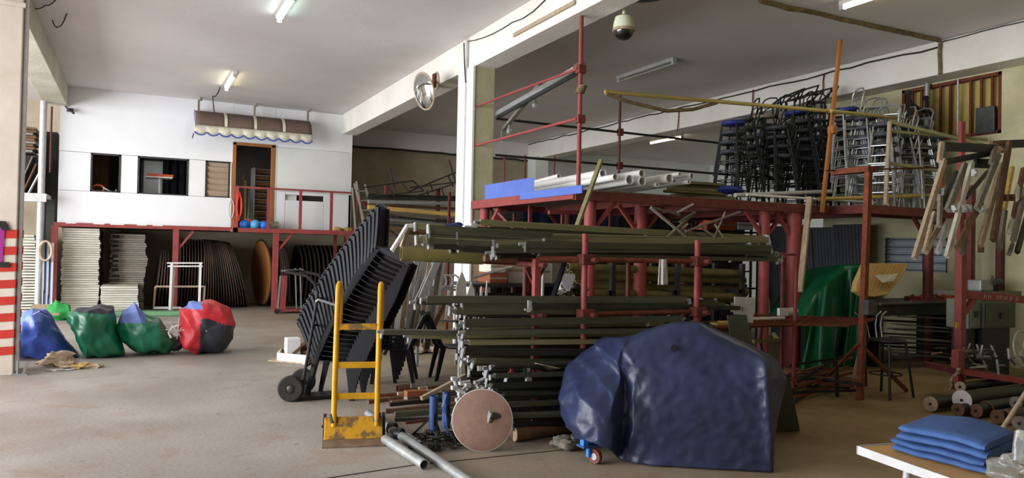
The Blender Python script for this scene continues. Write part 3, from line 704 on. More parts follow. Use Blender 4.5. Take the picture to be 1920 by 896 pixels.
# ---------------- on the ledge
def ledge_ball(px, py, r, m, label, cat, Y=YB - .5):
    p = onY(px, py, Y); z = 1.9 + r * .98
    tag(MB().ball((p.x, Y, z), r, r, r * .98, 16, 10, .06, seed=px).build('ball', m, smooth=True), label, cat)
ledge_ball(459, 421, .115, 'ball_blue', 'dark blue ball on the ledge nearest the railing corner post', 'ball')
ledge_ball(472, 419, .10, 'ball_blue', 'dark blue ball pushed back between two others on ledge', 'ball', YB - .3)
ledge_ball(478, 422, .12, 'ball_lightblue', 'pale blue ball on the ledge before the office door', 'ball')
ledge_ball(495, 421, .11, 'ball_blue', 'dark blue ball on ledge beside the cream sack', 'ball')
def lump(name, c, r, m, label, cat, jit=.35, seed=1.0, part=False):
    return tag(MB().ball(c, r[0], r[1], r[2], 18, 12, jit, seed=seed).build(name, m, smooth=60), label, cat)
lump('cloth_heap', (onY(467, 413, YB - .25).x, YB - .25, 2.02), (.16, .12, .13), 'red_cloth', 'orange red cloth heap behind the blue balls', 'cloth')
lump('sack', (onY(489, 416, YB - .22).x, YB - .2, 2.0), (.15, .13, .11), 'cloth_white', 'cream sack lying behind the blue balls on ledge', 'sack', seed=4)
lump('sack', (onY(511, 420, YB - .4).x, YB - .4, 2.0), (.17, .14, .11), 'stool_beige', 'olive and cream sack on ledge right of the balls', 'sack', seed=6)
lump('bread_bag', (onY(640, 429, YB - .4).x - .1, YB - .4, 1.96), (.14, .1, .07), 'mattress_tan', 'tan paper wad on the ledge beside the white panel', 'paper', seed=8)
lump('bread_bag', (onY(648, 429, YB - .4).x + .06, YB - .35, 1.96), (.13, .1, .08), 'wood_yellow', 'yellowish crumpled bag at far end of the ledge', 'bag', seed=9)
t = thing('rope_coil', 'red rope hung on the railing corner post', 'rope', (xs[0], ry - .05, 2.2))
for k in range(3): MB().path([(xs[0] + .05 + .05 * math.cos(a) + .01 * k, ry - .05 - .01 * k, 2.42 + (.34 - .05 * k) * math.sin(a)) for a in [j * .35 for j in range(18)]], .013, 5, True).build('loop', 'red_cloth', t, smooth=True)
MB().path([(xs[0] - .1 + .05 * math.cos(a), ry - .05, 2.35 + .2 * math.sin(a)) for a in [j * .35 for j in range(18)]], .012, 5, True).build('loop', 'zinc_pale', t, smooth=True)

# ================================================================== UNDER THE PLATFORM
def table_slab(m, w=.82, d=1.75, h=.045):
    t = thing('folding_table', 'x', 'table')
    MB().bb((-w / 2, -d / 2, .006), (w / 2, d / 2, h + .003)).build('table_top', m, t, world=False, bevel=.005)
    MB().bb((-w / 2 + .05, -d / 2 + .03, 0), (w / 2 + .02, d / 2 - .03, .02)).build('folded_frame', 'table_black', t, world=False)
    return t
def slab_stack(px0, px1, Y, n, h0, pitch, m, label, grp, jx=.02):
    a = onY(px0, 500, Y).x; b = onY(px1, 500, Y).x; w = b - a
    proto = table_slab(m, w); first = True; dx = 0
    for k in range(n):
        dx = max(-.05, min(.05, dx + rnd(-jx, jx)))
        o = proto if first else dup(proto); first = False
        o.location = ((a + b) / 2 + dx, Y + .9 + rnd(-.02, .02), h0 + k * pitch); o.rotation_euler = (0, 0, rnd(-.012, .012))
        o['label'] = ordn(k, n) + ' ' + label; o['group'] = grp
slab_stack(111, 182, YB + .05, 37, 0.0, .0495, 'table_cream', 'cream folding table of the tall stack by red end post', 'cream tables stacked by the end post')
slab_stack(206, 272, YB + .55, 35, 0.0, .0495, 'table_grey', 'grey folding table of the tall stack behind the short one', 'grey tables stacked under the platform')
slab_stack(195, 265, YB - .7, 12, 0.0, .05, 'table_cream', 'pale folding table of the short stack', 'pale tables in the short stack')
slab_stack(36, 66, YB + .3, 27, 0.0, .062, 'table_cream', 'white folding table of the stack beyond the striped column', 'tables stacked beyond the striped column')
for k in range(14):      # bundle of black frame ends in the gap between the two stacks
    z = .35 + k * .11
    tag(MB().bar((-.44, YB + .3 + rnd(-.1, .1), z), (-.30 + rnd(-.03, .03), YB + .45, z + rnd(-.02, .02)), .05, .06).build('frame_end', 'table_black'), 'black steel frame stored in the gap between table stacks', 'frame', 'frames between the table stacks')

def disc(r=.8):
    t = thing('round_table', 'x', 'table')
    MB().lathe([(r - .015, -.014), (r - .001, -.013), (r - .001, .013), (r - .015, .014)], (0, 0, 0), (1, 0, 0), 40).build('table_top', 'table_black', t, world=False, smooth=30)
    MB().lathe([(r, -.0125), (r + .008, -.0125), (r + .008, .0125), (r, .0125), (r, -.0125)], (0, 0, 0), (1, 0, 0), 40).build('edge_band', 'table_edge', t, world=False, smooth=30)
    return t
RR = .80
proto = disc(RR); used = False
def put_disc(px, lean, Y, label, grp, r=RR, yaw=0.0):
    """disc standing on its rim: lean tips the top to the left"""
    global used
    o = dup(proto) if used else proto; used = True
    s = r / RR; o.scale = (1, s, s)
    x = onZ(px, 580).x * Y / onZ(px, 580).y
    o.location = (x - math.sin(lean) * (r + .008), Y, math.cos(lean) * (r + .008)); o.rotation_euler = (0, -lean, yaw)
    o['label'] = label
    if grp: o['group'] = grp
    elif 'group' in o: del o['group']
    return o
for k in range(4): put_disc(287 + k * 7, R(-6 + k * 1.4), YB + .8, ordn(k, 0, 'first') + ' round table on edge counting from the grey stack', 'round tables left of the red post', .68)
for k in range(25):
    put_disc(331 + k * 5.4, R(-1 + max(0, k - 8) * 1.05), YB + .9, ordn(k, 25, 'first', 'last') + ' dark round table of the long row starting at red post', 'long row of round tables on edge', .82)
bt = put_disc(491, R(2), YB + 1.1, 'brown faced round table standing on edge beside a red post', None, .84, R(8))
MB().lathe([(.0001, -.0175), (RR - .03, -.0175), (RR - .03, -.0135), (.0001, -.0135)], (0, 0, 0), (1, 0, 0), 40).build('veneer', 'orange_wood', bt, world=False)
for k in range(4): put_disc(519 + k * 5, R(1 + k * 1.2), YB + .9, ordn(k, 0, 'first') + ' round table on edge beyond the braced red post', 'round tables behind the red trolley', .82)
for k in range(14):
    put_disc(556 + k * 7.2, R(1 - k * .4), YB + 1.1, ordn(k, 14, 'first', 'last') + ' black round table of the row behind the hand truck', 'round tables behind the chair stack', .78)
# white steel stands
t = thing('display_stand', 'white steel tube stand before the long row of round tables', 'stand', onZ(345, 584))
Ys = YB - .35
def seg(pa, pb, r, par, m, Y=Ys, nm='tube'): MB().bar(onY(*pa, Y), onY(*pb, Y), r, r).build(nm, m, par)
seg((322, 493), (318, 581), .05, t, 'white_paint'); seg((376, 493), (373, 581), .05, t, 'white_paint')
seg((313, 493), (380, 493), .03, t, 'white_paint'); seg((314, 499), (380, 499), .03, t, 'white_paint'); seg((327, 499), (322, 581), .035, t, 'white_paint', Ys + .06)
t = thing('low_trestle', 'pale wooden low frame around the white stand', 'frame', onZ(335, 584))
Ys2 = YB - .15
seg((291, 537), (385, 537), .04, t, 'wood_pale', Ys2); seg((291, 537), (288, 580), .035, t, 'wood_pale', Ys2); seg((384, 537), (381, 580), .035, t, 'wood_pale', Ys2); seg((288, 577), (340, 577), .05, t, 'white_paint', Ys2)
t = thing('flat_trolley', 'small red steel trolley parked by the braced red post', 'trolley', onZ(540, 585))
p = onZ(543, 586)
MB().bb((p.x - .35, p.y - .25, .05), (p.x + .35, p.y + .2, .09)).build('deck', 'red_paint', t)
for dx in (-.25, -.15, -.08, .0): MB().bar((p.x - .12 + dx * .6, p.y, .09), (p.x - .1 + dx * .5, p.y, .85), .035, .035).build('upright', 'red_paint' if dx > -.2 else 'zinc', t)
for dx in (.17, .28): MB().bar((p.x + dx, p.y + .1, .08), (p.x + dx - .05, p.y + .1, 1.02), .03, .03).build('upright', 'zinc', t)
MB().bar((p.x - .2, p.y + .05, .96), (p.x + .3, p.y + .1, .99), .04, .04).build('handle', 'zinc', t)
for dx in (-.33, .3): MB().cyl((p.x + dx, p.y - .28, .06), (p.x + dx, p.y - .24, .06), .06, 14).build('wheel', 'black_rubber', t)
# green mat and bag
a = onZ(125, 594); b = onZ(343, 592)
tag(MB().bar((a.x, a.y + .1, .05), (b.x, b.y + .1, .05), .35, .1).build('carpet_roll', 'green_mat', bevel=.03), 'long flattened green carpet roll before the table stacks', 'carpet')
p = onZ(110, 600); lump('bag', (p.x, p.y, .17), (.2, .15, .2), 'green_bag', 'bright green bag knotted on top behind the blue sack', 'bag', .5, 3)
tag(MB().box((onZ(85, 600).x, onZ(85, 600).y, .2), (.5, .5, .04), Matrix.Rotation(.3, 3, 'X')).bb((onZ(85, 600).x - .2, onZ(85, 600).y - .1, 0), (onZ(85, 600).x + .2, onZ(85, 600).y + .2, .16)).build('carton', 'wood_pale'), 'flat pale carton behind the blue sack', 'carton')
# ---------------- left bay behind the striped column
t = thing('storage_shelf', 'white steel post shelf in bay beyond the striped column', 'shelf', (-2.2, 19.0, 0))
p = onY(73, 500, 18.2)
MB().cyl((p.x, 18.2, 0), (p.x, 18.2, 4.45), .065, 14).build('post', 'zinc_pale', t, smooth=True)
MB().cyl((p.x, 18.2, 2.42), (p.x, 18.2, 2.5), .09, 14).build('collar', 'zinc_pale', t)
MB().bb((p.x - 2.2, 18.1, 2.45), (p.x + .1, 19.15, 2.52)).build('shelf_board', 'zinc_pale', t); MB().bb((p.x - 2.2, 18.1, 2.35), (p.x + .1, 18.2, 2.45)).build('shelf_beam', 'zinc_pale', t)
MB().cyl((p.x + .12, 18.5, 3.0), (p.x + .12, 18.5, 4.4), .02, 8).build('conduit', 'red_dark', t, smooth=True)
MB().cyl((p.x - 2.1, 18.2, 0), (p.x - 2.1, 18.2, 4.45), .065, 14).build('post', 'zinc_pale', t, smooth=True)
for k in range(9):
    tag(MB().box((p.x - .42 + rnd(-.04, .04), 18.9, 3.42 + k * .06), (.5, .9, .045), Matrix.Rotation(rnd(-.05, .05), 3, 'Z')).build('board', 'wood_brown' if k % 3 else 'wood_grey'), 'brown board piled high above shelf beyond the striped column', 'board', 'boards on the left bay shelf')
tag(MB().bb((p.x - .75, 18.6, 2.52), (p.x - .05, 19.3, 3.36)).build('crate', 'black_steel', bevel=.02), 'black crate carrying boards on shelf beyond striped column', 'crate')
for k in range(3): tag(MB().bar((p.x - .45 + k * .1, 18.5, 2.52), (p.x - .2 + k * .07, 18.56, 3.3 - k * .15), .02, .3, (0, 1, 0)).build('offcut_sheet', ['wood_grey', 'wood_brown', 'paper_white'][k]), ['grey', 'brown', 'white'][k] + ' panel leaning on black crate in the left bay', 'panel')
t = thing('locker', 'tall dark green locker between the shelf post and office', 'locker', (-1.75, 19.3, 0))
MB().bb((-1.9, 19.2, 0), (-1.55, 19.8, 3.95)).build('body', 'tent_bar_dark', t, bevel=.01); MB().bb((-1.88, 19.185, .1), (-1.74, 19.2, 3.85)).build('door', 'tent_bar_dark', t); MB().bb((-1.72, 19.185, .1), (-1.57, 19.2, 3.85)).build('door', 'tent_bar_dark', t)
for k in range(7):
    a = onY(80 + k * 2.6, 578, 17.9); b = onY(82 + k * 2.9, 455 + 3 * (k % 3), 18.3)
    tag(MB().bar((a.x, 17.9, 0), b, .035, .03).build('rod', ['zinc_pale', 'black_steel', 'bag_paleblue'][k % 3]), ordn(k, 7, 'first', 'last') + ' ' + ['grey', 'black', 'bluish'][k % 3] + ' rod from the white shelf post to the red end post', 'rod', 'rods leaning at the end post')
t = thing('rope_coil', 'tan rope coil hung on the rods by the red end post', 'rope', onY(84, 470, 18.1))
for k in range(3): MB().path([onY(84, 470, 18.08) + Vector((.11 * math.cos(j * .4) + .01 * k, -.02 * k, .2 * math.sin(j * .4))) for j in range(16)], .02, 5, True).build('loop', 'rag_tan', t, smooth=True)

# ================================================================== SACKS ON THE FLOOR
def sack(name, outline, Yc, depth, mats, chooser, label, seed, power=.62, wr=.045, floor_pt=None):
    """bulging sack: the outline (photo pixels at distance Yc) is the widest section of a closed, wrinkled body"""
    P = [onY(px, py, Yc) for px, py in outline]
    cx = sum(p.x for p in P) / len(P); cz = sum(p.z for p in P) / len(P); c = Vector((cx, Yc, cz))
    # radius by angle
    ang = []
    n = len(P)
    dense = []
    for i in range(n):
        a, b = P[i], P[(i + 1) % n]
        for j in range(8): dense.append(a.lerp(b, j / 8))
    NU = 110; NV = 46; m = MB()
    dd = sorted(((math.atan2(p.z - cz, p.x - cx), (p - c).length) for p in dense))
    def rad(a):
        a = (a + math.pi) % (2 * math.pi) - math.pi
        for i in range(len(dd)):
            a0, r0 = dd[i - 1]; a1, r1 = dd[i]
            if i == 0:
                if a <= a1: a0 -= 2 * math.pi
                else: continue
            if a0 <= a <= a1: return r0 + (r1 - r0) * ((a - a0) / max(1e-6, a1 - a0))
        a0, r0 = dd[-1]; a1, r1 = dd[0]; return r0 + (r1 - r0) * ((a - a0) / max(1e-6, a1 + 2 * math.pi - a0))
    zmin = min(p.z for p in P)
    for i in range(NV + 1):
        t = math.pi * i / NV
        for k in range(NU):
            a = 2 * math.pi * k / NU; r = rad(a); st = max(0.0, math.sin(t)) ** power; ct = math.cos(t); ct = math.copysign(abs(ct) ** .8, ct)
            p = Vector((math.cos(a) * r * st, -ct * depth, math.sin(a) * r * st)) + c
            q = Vector((p.x * 3.1, p.y * 3.1, p.z * 3.1)) + Vector((seed * 5.3, 0, 0))
            w = noise.noise(q) * wr + noise.noise(q * 2.4) * wr * .6 - abs(noise.noise(Vector((p.x * 5 + p.z * 3, seed, p.z * 2 - p.x)))) * wr * 1.6 * st
            nrm = (p - c).normalized(); p += nrm * w
            p.z = max(p.z, zmin * .0 + .004)
            m.v.append(p)
    for i in range(NV):
        for k in range(NU):
            f = (i*NU + k, i*NU + (k+1) % NU, (i+1)*NU + (k+1) % NU, (i+1)*NU + k)
            cen = sum((m.v[j] for j in f), Vector()) / 4
            m.f.append(f); m.m.append(chooser((cen.x - cx), (cen.y - Yc), cen.z))
    t_ = thing(name, label, 'sack', (cx, Yc, 0))
    m.build('body', mats, t_, smooth=70, fix=False)
    return t_, c
s1, _ = sack('sack', [(10, 668), (5, 620), (38, 590), (62, 577), (88, 580), (104, 608), (128, 640), (150, 668), (90, 675)], 11.55, .32, ['bag_blue', 'bag_paleblue'],
     lambda x, y, z: 1 if (z > .50 and x < .02 and y < .2) else 0, 'big blue plastic sack slumped beside the striped column', 1.0)
MB().path([onY(62, 590, 11.25), onY(75, 583, 11.2), onY(90, 590, 11.22)], .012, 5).build('tie', 'bag_blue', s1, smooth=True)
s2, _ = sack('sack', [(157, 668), (140, 640), (122, 600), (128, 585), (165, 570), (212, 575), (216, 600), (222, 625), (235, 664), (200, 672)], 11.45, .33, ['bag_green', 'bag_black', 'stool_beige'],
     lambda x, y, z: 1 if z > .60 - .08 * x else (2 if x < -.32 + .2 * (.6 - z) and y < 0 and z < .45 else 0), 'dark topped green sack standing next to the blue sack', 2.3)
s3, _ = sack('sack', [(258, 664), (225, 640), (212, 612), (228, 580), (252, 567), (270, 585), (300, 600), (330, 632), (335, 645), (318, 663)], 11.5, .33, ['bag_green', 'bag_paleblue'],
     lambda x, y, z: 1 if z > .46 and x < -.02 + .15 * (z - .46) else 0, 'green sack with pale blue neck leaning over to one side', 3.7)
MB().ball((s3.location.x + .38, 11.4, .14), .1, .1, .1, 12, 8, .3).build('loose_corner', 'bag_black', s3, smooth=True)
s4, c4 = sack('sack', [(338, 655), (333, 620), (336, 585), (352, 562), (385, 560), (430, 575), (445, 605), (432, 640), (410, 661), (370, 661)], 11.4, .38, ['bag_red', 'bag_black', 'bag_paleblue'],
     lambda x, y, z: 1 if (x > -.08 and z < .50 - .30 * x and z > -.1) else (2 if (z > .64 and x < -.06) else 0), 'round red and black sack tied with white cord', 5.1, .5)
for k in range(5):
    a = k * .75
    MB().path([c4 + Vector((-.36 + .02 * math.sin(a * 2), -.22 + .03 * math.cos(a), -.02)) + Vector((.17 * math.cos(a) * f, -.06 * f, .20 * math.sin(a) * f)) + Vector((0, .02 * math.sin(f * 9), 0)) for f in (-.6, -.3, 0, .4, .9)], .006, 5).build('cord', 'rope_white', s4, smooth=True)
MB().path([c4 + Vector((-.35, -.2, .05)), c4 + Vector((-.43, -.2, .02)), c4 + Vector((-.47, -.18, -.05)), c4 + Vector((-.44, -.2, -.12))], .016, 5).build('cord_end', 'rope_white', s4, smooth=True)
MB().path([c4 + Vector((-.3, -.25, -.01)), c4 + Vector((.0, -.38, -.02))], .008, 5).build('cord', 'rope_white', s4)
# rags and litter in front of the sacks
for i, (px, py, r, m) in enumerate(((105, 682, (.17, .10, .09), 'rag_tan'), (128, 687, (.12, .08, .05), 'rag_tan'), (152, 687, (.10, .06, .04), 'mattress_tan'), (175, 686, (.09, .05, .03), 'wood_pale'), (112, 691, (.13, .05, .012), 'cloth_white'))):
    p = onZ(px, py + 4); lump('rag', (p.x, p.y, r[2] * .85), r, m, ['crumpled tan rag heap before the blue sack', 'small tan rag beside the crumpled heap', 'yellowish rag scrap on floor before the green sack', 'thin pale scrap at end of the row of rags', 'flat white scrap under the crumpled tan rag'][i], 'rag', .8, i * 2.2)
t = thing('floor_bracket', 'grey metal bracket lying at the foot of striped column', 'bracket', onZ(40, 705))
p = onZ(40, 704)
MB().bb((p.x - .05, p.y, 0), (p.x - .035, p.y + .05, .17)).build('plate', 'zinc', t); MB().bb((p.x - .1, p.y - .02, 0), (p.x + .06, p.y + .06, .02)).build('foot', 'zinc', t); MB().bar((p.x + .02, p.y, .02), (p.x + .06, p.y, .15), .03, .03).build('strut', 'wood_grey', t)
# ================================================================== PLASTIC CHAIRS
# local frame of a chair: +X = where the sitter looks, +Y = to the side, +Z up, floor at z = 0
CW, SD, SH = .40, .38, .40
def plastic_chair():
    t = thing('plastic_chair', 'x', 'chair')
    def seat(u, v):
        x = -.02 + SD * u; y = (v - .5) * CW
        z = SH - .018 * math.sin(u * math.pi) + (.035 * max(0, .15 - u) / .15) - (.05 * max(0, u - .9) / .1) + .012 * (abs(v - .5) * 2) ** 4
        return Vector((x, y, z))
    MB().grid(seat, 10, 8).build('seat', 'black_plastic', t, world=False, smooth=True, thick=.012)
    # backrest: two side stiles, rounded top rail and slats between them
    def bx(z): return -.02 - .16 * (z / .42) - .03 * (z / .42) ** 2
    H = .42
    for s in (-1, 1):
        MB().path([(bx(z) , s * (CW / 2 - .02 - .02 * (z / H)), SH + z) for z in (0, .08, .16, .24, .32, .38)], .030, 8, flat=.030).build('back_stile', 'black_plastic', t, world=False, smooth=True)
    MB().grid(lambda u, v: Vector((bx(.33 + .09 * v * (1 - .25 * (2 * u - 1) ** 2)) - .0, (u - .5) * (CW - .06), SH + .33 + .09 * v * (1 - .25 * (2 * u - 1) ** 2))), 10, 3).build('top_rail', 'black_plastic', t, world=False, smooth=True, thick=.034)
    for k in range(5):
        y = (k - 2) * .062
        MB().bar((bx(.02), y, SH + .02), (bx(.35), y, SH + .35), .048, .014, (1, 0, 0)).build('back_slat', 'black_plastic', t, world=False)
    for s in (-1, 1):
        MB().add([(-.03, s * (CW / 2 - .05), SH), (.03, s * (CW / 2 - .05), SH), (.03, s * CW / 2, SH), (-.03, s * CW / 2, SH), (-.10, s * (CW / 2 - .025), 0), (-.065, s * (CW / 2 - .025), 0), (-.065, s * (CW / 2 + .015), 0), (-.10, s * (CW / 2 + .015), 0)],
                 [(0, 1, 2, 3), (7, 6, 5, 4), (0, 4, 5, 1), (1, 5, 6, 2), (2, 6, 7, 3), (3, 7, 4, 0)]).build('leg', 'black_plastic', t, world=False, fix=True)
        MB().add([(SD - .07, s * (CW / 2 - .05), SH), (SD - .01, s * (CW / 2 - .05), SH), (SD - .01, s * CW / 2, SH), (SD - .07, s * CW / 2, SH), (SD - .01, s * (CW / 2 - .025), 0), (SD + .03, s * (CW / 2 - .025), 0), (SD + .03, s * (CW / 2 + .015), 0), (SD - .01, s * (CW / 2 + .015), 0)],
                 [(0, 1, 2, 3), (7, 6, 5, 4), (0, 4, 5, 1), (1, 5, 6, 2), (2, 6, 7, 3), (3, 7, 4, 0)]).build('leg', 'black_plastic', t, world=False, fix=True)
    return t
chair0 = plastic_chair(); chair_used = False
def put_chair(M, label, group=None):
    global chair_used
    o = dup(chair0) if chair_used else chair0; chair_used = True
    o.matrix_world = M; o['label'] = label
    if group: o['group'] = group
    elif 'group' in o: del o['group']
    return o
head = math.atan2(-.545, .84)
fwd = Vector((math.cos(head), math.sin(head), 0)); lat = Vector((-math.sin(head), math.cos(head), 0))
g0 = onZ(590, 748) + lat * .19           # under the rear edge of the lowest seat
NCH = 24
def bend_px(k):                            # path of the rear seat edge up the stack, metres along fwd / up
    f = k / (NCH - 1); return (0.61 * (f ** 1.25), 1.13 * f)
for k in range(NCH):
    dx, dz = bend_px(k); tilt = R(26.0) * k / (NCH - 1)
    base = g0 + fwd * dx + Vector((0, 0, dz))
    M = Matrix.Translation(base + Vector((0, 0, SH))) @ Matrix.Rotation(head, 4, 'Z') @ Matrix.Rotation(tilt, 4, 'Y') @ Matrix.Translation((0, 0, -SH))
    put_chair(M, ordn(k, NCH) + ' black plastic chair of the tall stack behind yellow hand truck', 'stacked black plastic chairs')
p = onZ(668, 716)
for k in range(5):
    put_chair(Matrix.Translation((p.x + .1 + k * .02, p.y + .1, k * .055)) @ Matrix.Rotation(head + .2, 4, 'Z') @ Matrix.Rotation(R(1.2 * k), 4, 'Y'), ordn(k, 5) + ' black plastic chair of the low stack behind the tall one', 'low stack of plastic chairs')
p = onZ(765, 715); put_chair(Matrix.Translation((p.x, p.y, 0)) @ Matrix.Rotation(R(155), 4, 'Z'), 'single black plastic chair standing beside the rack end')
p = onZ(815, 715); put_chair(Matrix.Translation((p.x + .1, p.y + .1, 0)) @ Matrix.Rotation(R(-10), 4, 'Z'), 'black plastic chair with back turned, under the rack bar ends')

# ================================================================== HAND TRUCKS
t = thing('hand_truck', 'black two wheeled hand truck leaning against the chair stack', 'hand truck', onZ(548, 752))
w = onZ(545, 753); wy = w.y
wc = Vector((w.x, wy, .13))
vr = Vector((.89, -.455, 0)); vd = Vector((.455, .89, 0))     # across the view / away
def hp(a, h, d=0): return wc + vr * a + vd * d + Vector((0, 0, h - .13))
for d in (0.0, .42):
    wl = MB().lathe([(.05, -.03), (.115, -.033), (.13, -.02), (.13, .02), (.115, .033), (.05, .03), (.05, -.03)], hp(0, .13, d), vd, 26).build('wheel', 'black_rubber', t, smooth=30)
    MB().lathe([(.0001, -.035), (.03, -.035), (.05, -.02), (.05, .02), (.03, .035), (.0001, .035)], hp(0, .13, d), vd, 16).build('hub', 'steel_dark', wl, smooth=True)
    MB().path([hp(.10, .12, d + .02), hp(.16, .5, d + .02), hp(.23, 1.0, d + .02), hp(.235, 1.09, d + .02), hp(.20, 1.18, d + .02), hp(.12, 1.25, d + .02), hp(.0, 1.27, d + .02), hp(-.08, 1.285, d + .02)], .016, 8).build('side_tube', 'black_steel', t, smooth=True)
MB().cyl(hp(0, .13, -.02), hp(0, .13, .44), .012, 8).build('axle', 'steel_dark', t)
for h, a in ((.35, .135), (.75, .195), (1.02, .235)): MB().cyl(hp(a, h, .02), hp(a, h, .44), .012, 8).build('cross_bar', 'black_steel', t, smooth=True)
MB().cyl(hp(-.08, 1.285, .02), hp(-.08, 1.285, .44), .015, 8).build('grip', 'black_rubber', t, smooth=True)
MB().path([hp(.23, 1.0, .0), hp(.26, 1.02, -.03), hp(.45, .96, -.02)], .013, 8).build('catch_bar', 'zinc', t, smooth=True)
MB().bb(hp(.05, .03, 0) + Vector((0, 0, -.02)), hp(.3, .04, .4)).build('toe_plate', 'black_steel', t)

t = thing('hand_truck', 'worn yellow steel hand truck with two loop handles', 'hand truck', onZ(660, 830))
a = onZ(607, 831); b = onZ(717, 827); ux = (b - a).normalized(); W = (b - a).length; un = Vector((-ux.y, ux.x, 0))   # un points away
def yp(u, h, d=0): return a + ux * (u * W) + un * d + Vector((0, 0, h))
lean = .09
for i, u in enumerate((.16, .90)):
    MB().path([yp(u, .12, .03), yp(u, .45, .03 + lean * .3), yp(u + .01, .85, .03 + lean * .7), yp(u + .02, 1.12, .03 + lean), yp(u + .02, 1.19, .04 + lean), yp(u + .03, 1.235, .07 + lean), yp(u + .04, 1.245, .11 + lean), yp(u + .05, 1.22, .16 + lean), yp(u + .06, 1.1, .19 + lean), yp(u + .06, .98, .19 + lean), yp(u + .055, .92, .15 + lean), yp(u + .04, .88, .08 + lean)], .022, 10).build('upright', 'yellow_paint', t, smooth=True)
for h, m in ((.905, 'yellow_worn'), (.60, 'yellow_paint'), (.355, 'yellow_paint')):
    MB().bar(yp(.16, h, .03 + lean * h * .75), yp(.91, h, .03 + lean * h * .75), .012, .05).build('cross_bar', m, t, bevel=.004)
MB().add([yp(.0, .03, -.02), yp(1.0, .03, -.02), yp(1.0, .19, .05), yp(.0, .19, .05), yp(.0, .03, .0), yp(1.0, .03, .0), yp(1.0, .19, .07), yp(.0, .19, .07)], [(0, 1, 2, 3), (7, 6, 5, 4), (1, 0, 4, 5), (3, 2, 6, 7), (0, 3, 7, 4), (2, 1, 5, 6)]).build('back_plate', 'yellow_worn', t, bevel=.006)
MB().add([yp(-.02, .0, -.16), yp(1.02, .0, -.16), yp(1.02, .0, .02), yp(-.02, .0, .02), yp(-.02, .012, -.16), yp(1.02, .012, -.16), yp(1.02, .035, .02), yp(-.02, .035, .02)], [(3, 2, 1, 0), (4, 5, 6, 7), (0, 1, 5, 4), (1, 2, 6, 5), (2, 3, 7, 6), (3, 0, 4, 7)]).build('toe_plate', 'worn_steel', t)
for u in (-.02, 1.0):
    MB().cyl(yp(u, .1, .14), yp(u + .05, .1, .14), .1, 18).build('wheel', 'black_rubber', t)
MB().cyl(yp(-.05, .1, .14), yp(1.06, .1, .14), .012, 8).build('axle', 'steel_dark', t)
for u in (.14, .91): MB().bar(yp(u, .22, .05), yp(u + (.03 if u < .5 else -.03), .15, .03), .05, .03).build('weld_bracket', 'black_steel', t)

# crate with boards behind the hand truck
t = thing('wooden_crate', 'shallow pale wooden crate holding brown boards near the chair stack', 'crate', onZ(545, 680))
p = onZ(520, 678); q = onZ(560, 684)
MB().bar((p.x, p.y, .06), (q.x + .12, q.y - .02, .06), .015, .12).build('side_board', 'white_paint', t)
MB().bar((p.x, p.y, .06), (p.x + .12, p.y + .4, .06), .015, .12).build('side_board', 'white_paint', t); MB().bar((p.x + .12, p.y + .4, .06), (q.x + .24, q.y + .36, .06), .015, .12).build('side_board', 'wood_pale', t)
MB().bar((q.x + .12, q.y - .02, .06), (q.x + .24, q.y + .36, .06), .015, .12).build('side_board', 'wood_brown', t)
MB().bar((p.x + .03, p.y + .2, .01), (q.x + .2, q.y + .18, .01), .4, .015).build('bottom', 'wood_pale', t)
tag(MB().bb((p.x + .12, p.y + .0, .02), (p.x + .3, p.y + .2, .30)).build('carton', 'paper_white', bevel=.008), 'small white carton standing in the wooden crate', 'carton')
for k in range(4): tag(MB().bar((p.x + .2 + k * .05, p.y + .04 + k * .05, .1), (p.x + .5 + k * .04, p.y + .0 + k * .07, .36 - k * .05), .12, .02).build('board', 'wood_brown'), 'brown board stub sticking out of the wooden crate', 'board', 'boards in the wooden crate')

# ================================================================== PIPE RACK IN THE MIDDLE
PY = 5.5
rk = thing('pipe_rack', 'red scaffold tube rack loaded with tent bars', 'rack', (4.2, PY, 0))
xa = onY(1095, 560, PY).x; xb = onY(1306, 560, PY).x
zr1 = onY(1097, 487, PY).z; zr2 = onY(1097, 590, PY).z; zr3 = .50
YR = 6.6                         # rear uprights
TOPZ = [onY(1097, 438, PY).z, onY(1307, 450, PY).z]
XL = onY(968, 500, 6.0).x
for x, zt_ in ((xa, TOPZ[0]), (xb, TOPZ[1])):
    MB().cyl((x, PY, 0), (x, PY, zt_), .027, 12).build('upright', 'red_paint', rk, smooth=True)
    MB().cyl((x, YR, 0), (x, YR, zt_ + .1), .027, 12).build('upright', 'red_dark', rk, smooth=True)
    for z in (zr1, zr2, zr3):
        MB().cyl((x + .05, PY - .12, z), (x + .05, YR + .12, z), .024, 10).build('cross_tube', 'red_dark', rk, smooth=True)
        MB().bb((x - .05, PY - .055, z - .045), (x + .085, PY + .05, z + .05)).build('coupler', 'red_dark', rk, bevel=.01)
for z in (zr1, zr2): MB().cyl((xa, PY + .03, z), (xb, PY + .03, z), .024, 12).build('ledger_tube', 'rust', rk, smooth=True)
MB().cyl((XL, 5.62, zr1 - .005), (xa, PY + .03, zr1), .03, 12).build('ledger_tube', 'rust', rk, smooth=True)
MB().bar((XL, 5.62, 0), (XL, 5.62, zr1), .055, .055).build('upright', 'red_paint', rk)
XT = onY(1003, 500, 6.5).x
MB().bar((XT, 6.5, 0), (XT, 6.5, zr1 - .1), .04, .04).build('upright', 'red_dark', rk)
for s in (-1, 1): MB().bar((XT, 6.5, zr1 - .28), (XT + s * .1, 6.5, zr1 - .1), .03, .03).build('gusset', 'red_dark', rk)
for z in (zr1 - .05, zr2, zr3): MB().cyl((XL + .02, PY + .0, z), (XL + .02, YR + .1, z), .024, 10).build('cross_tube', 'red_dark', rk, smooth=True)

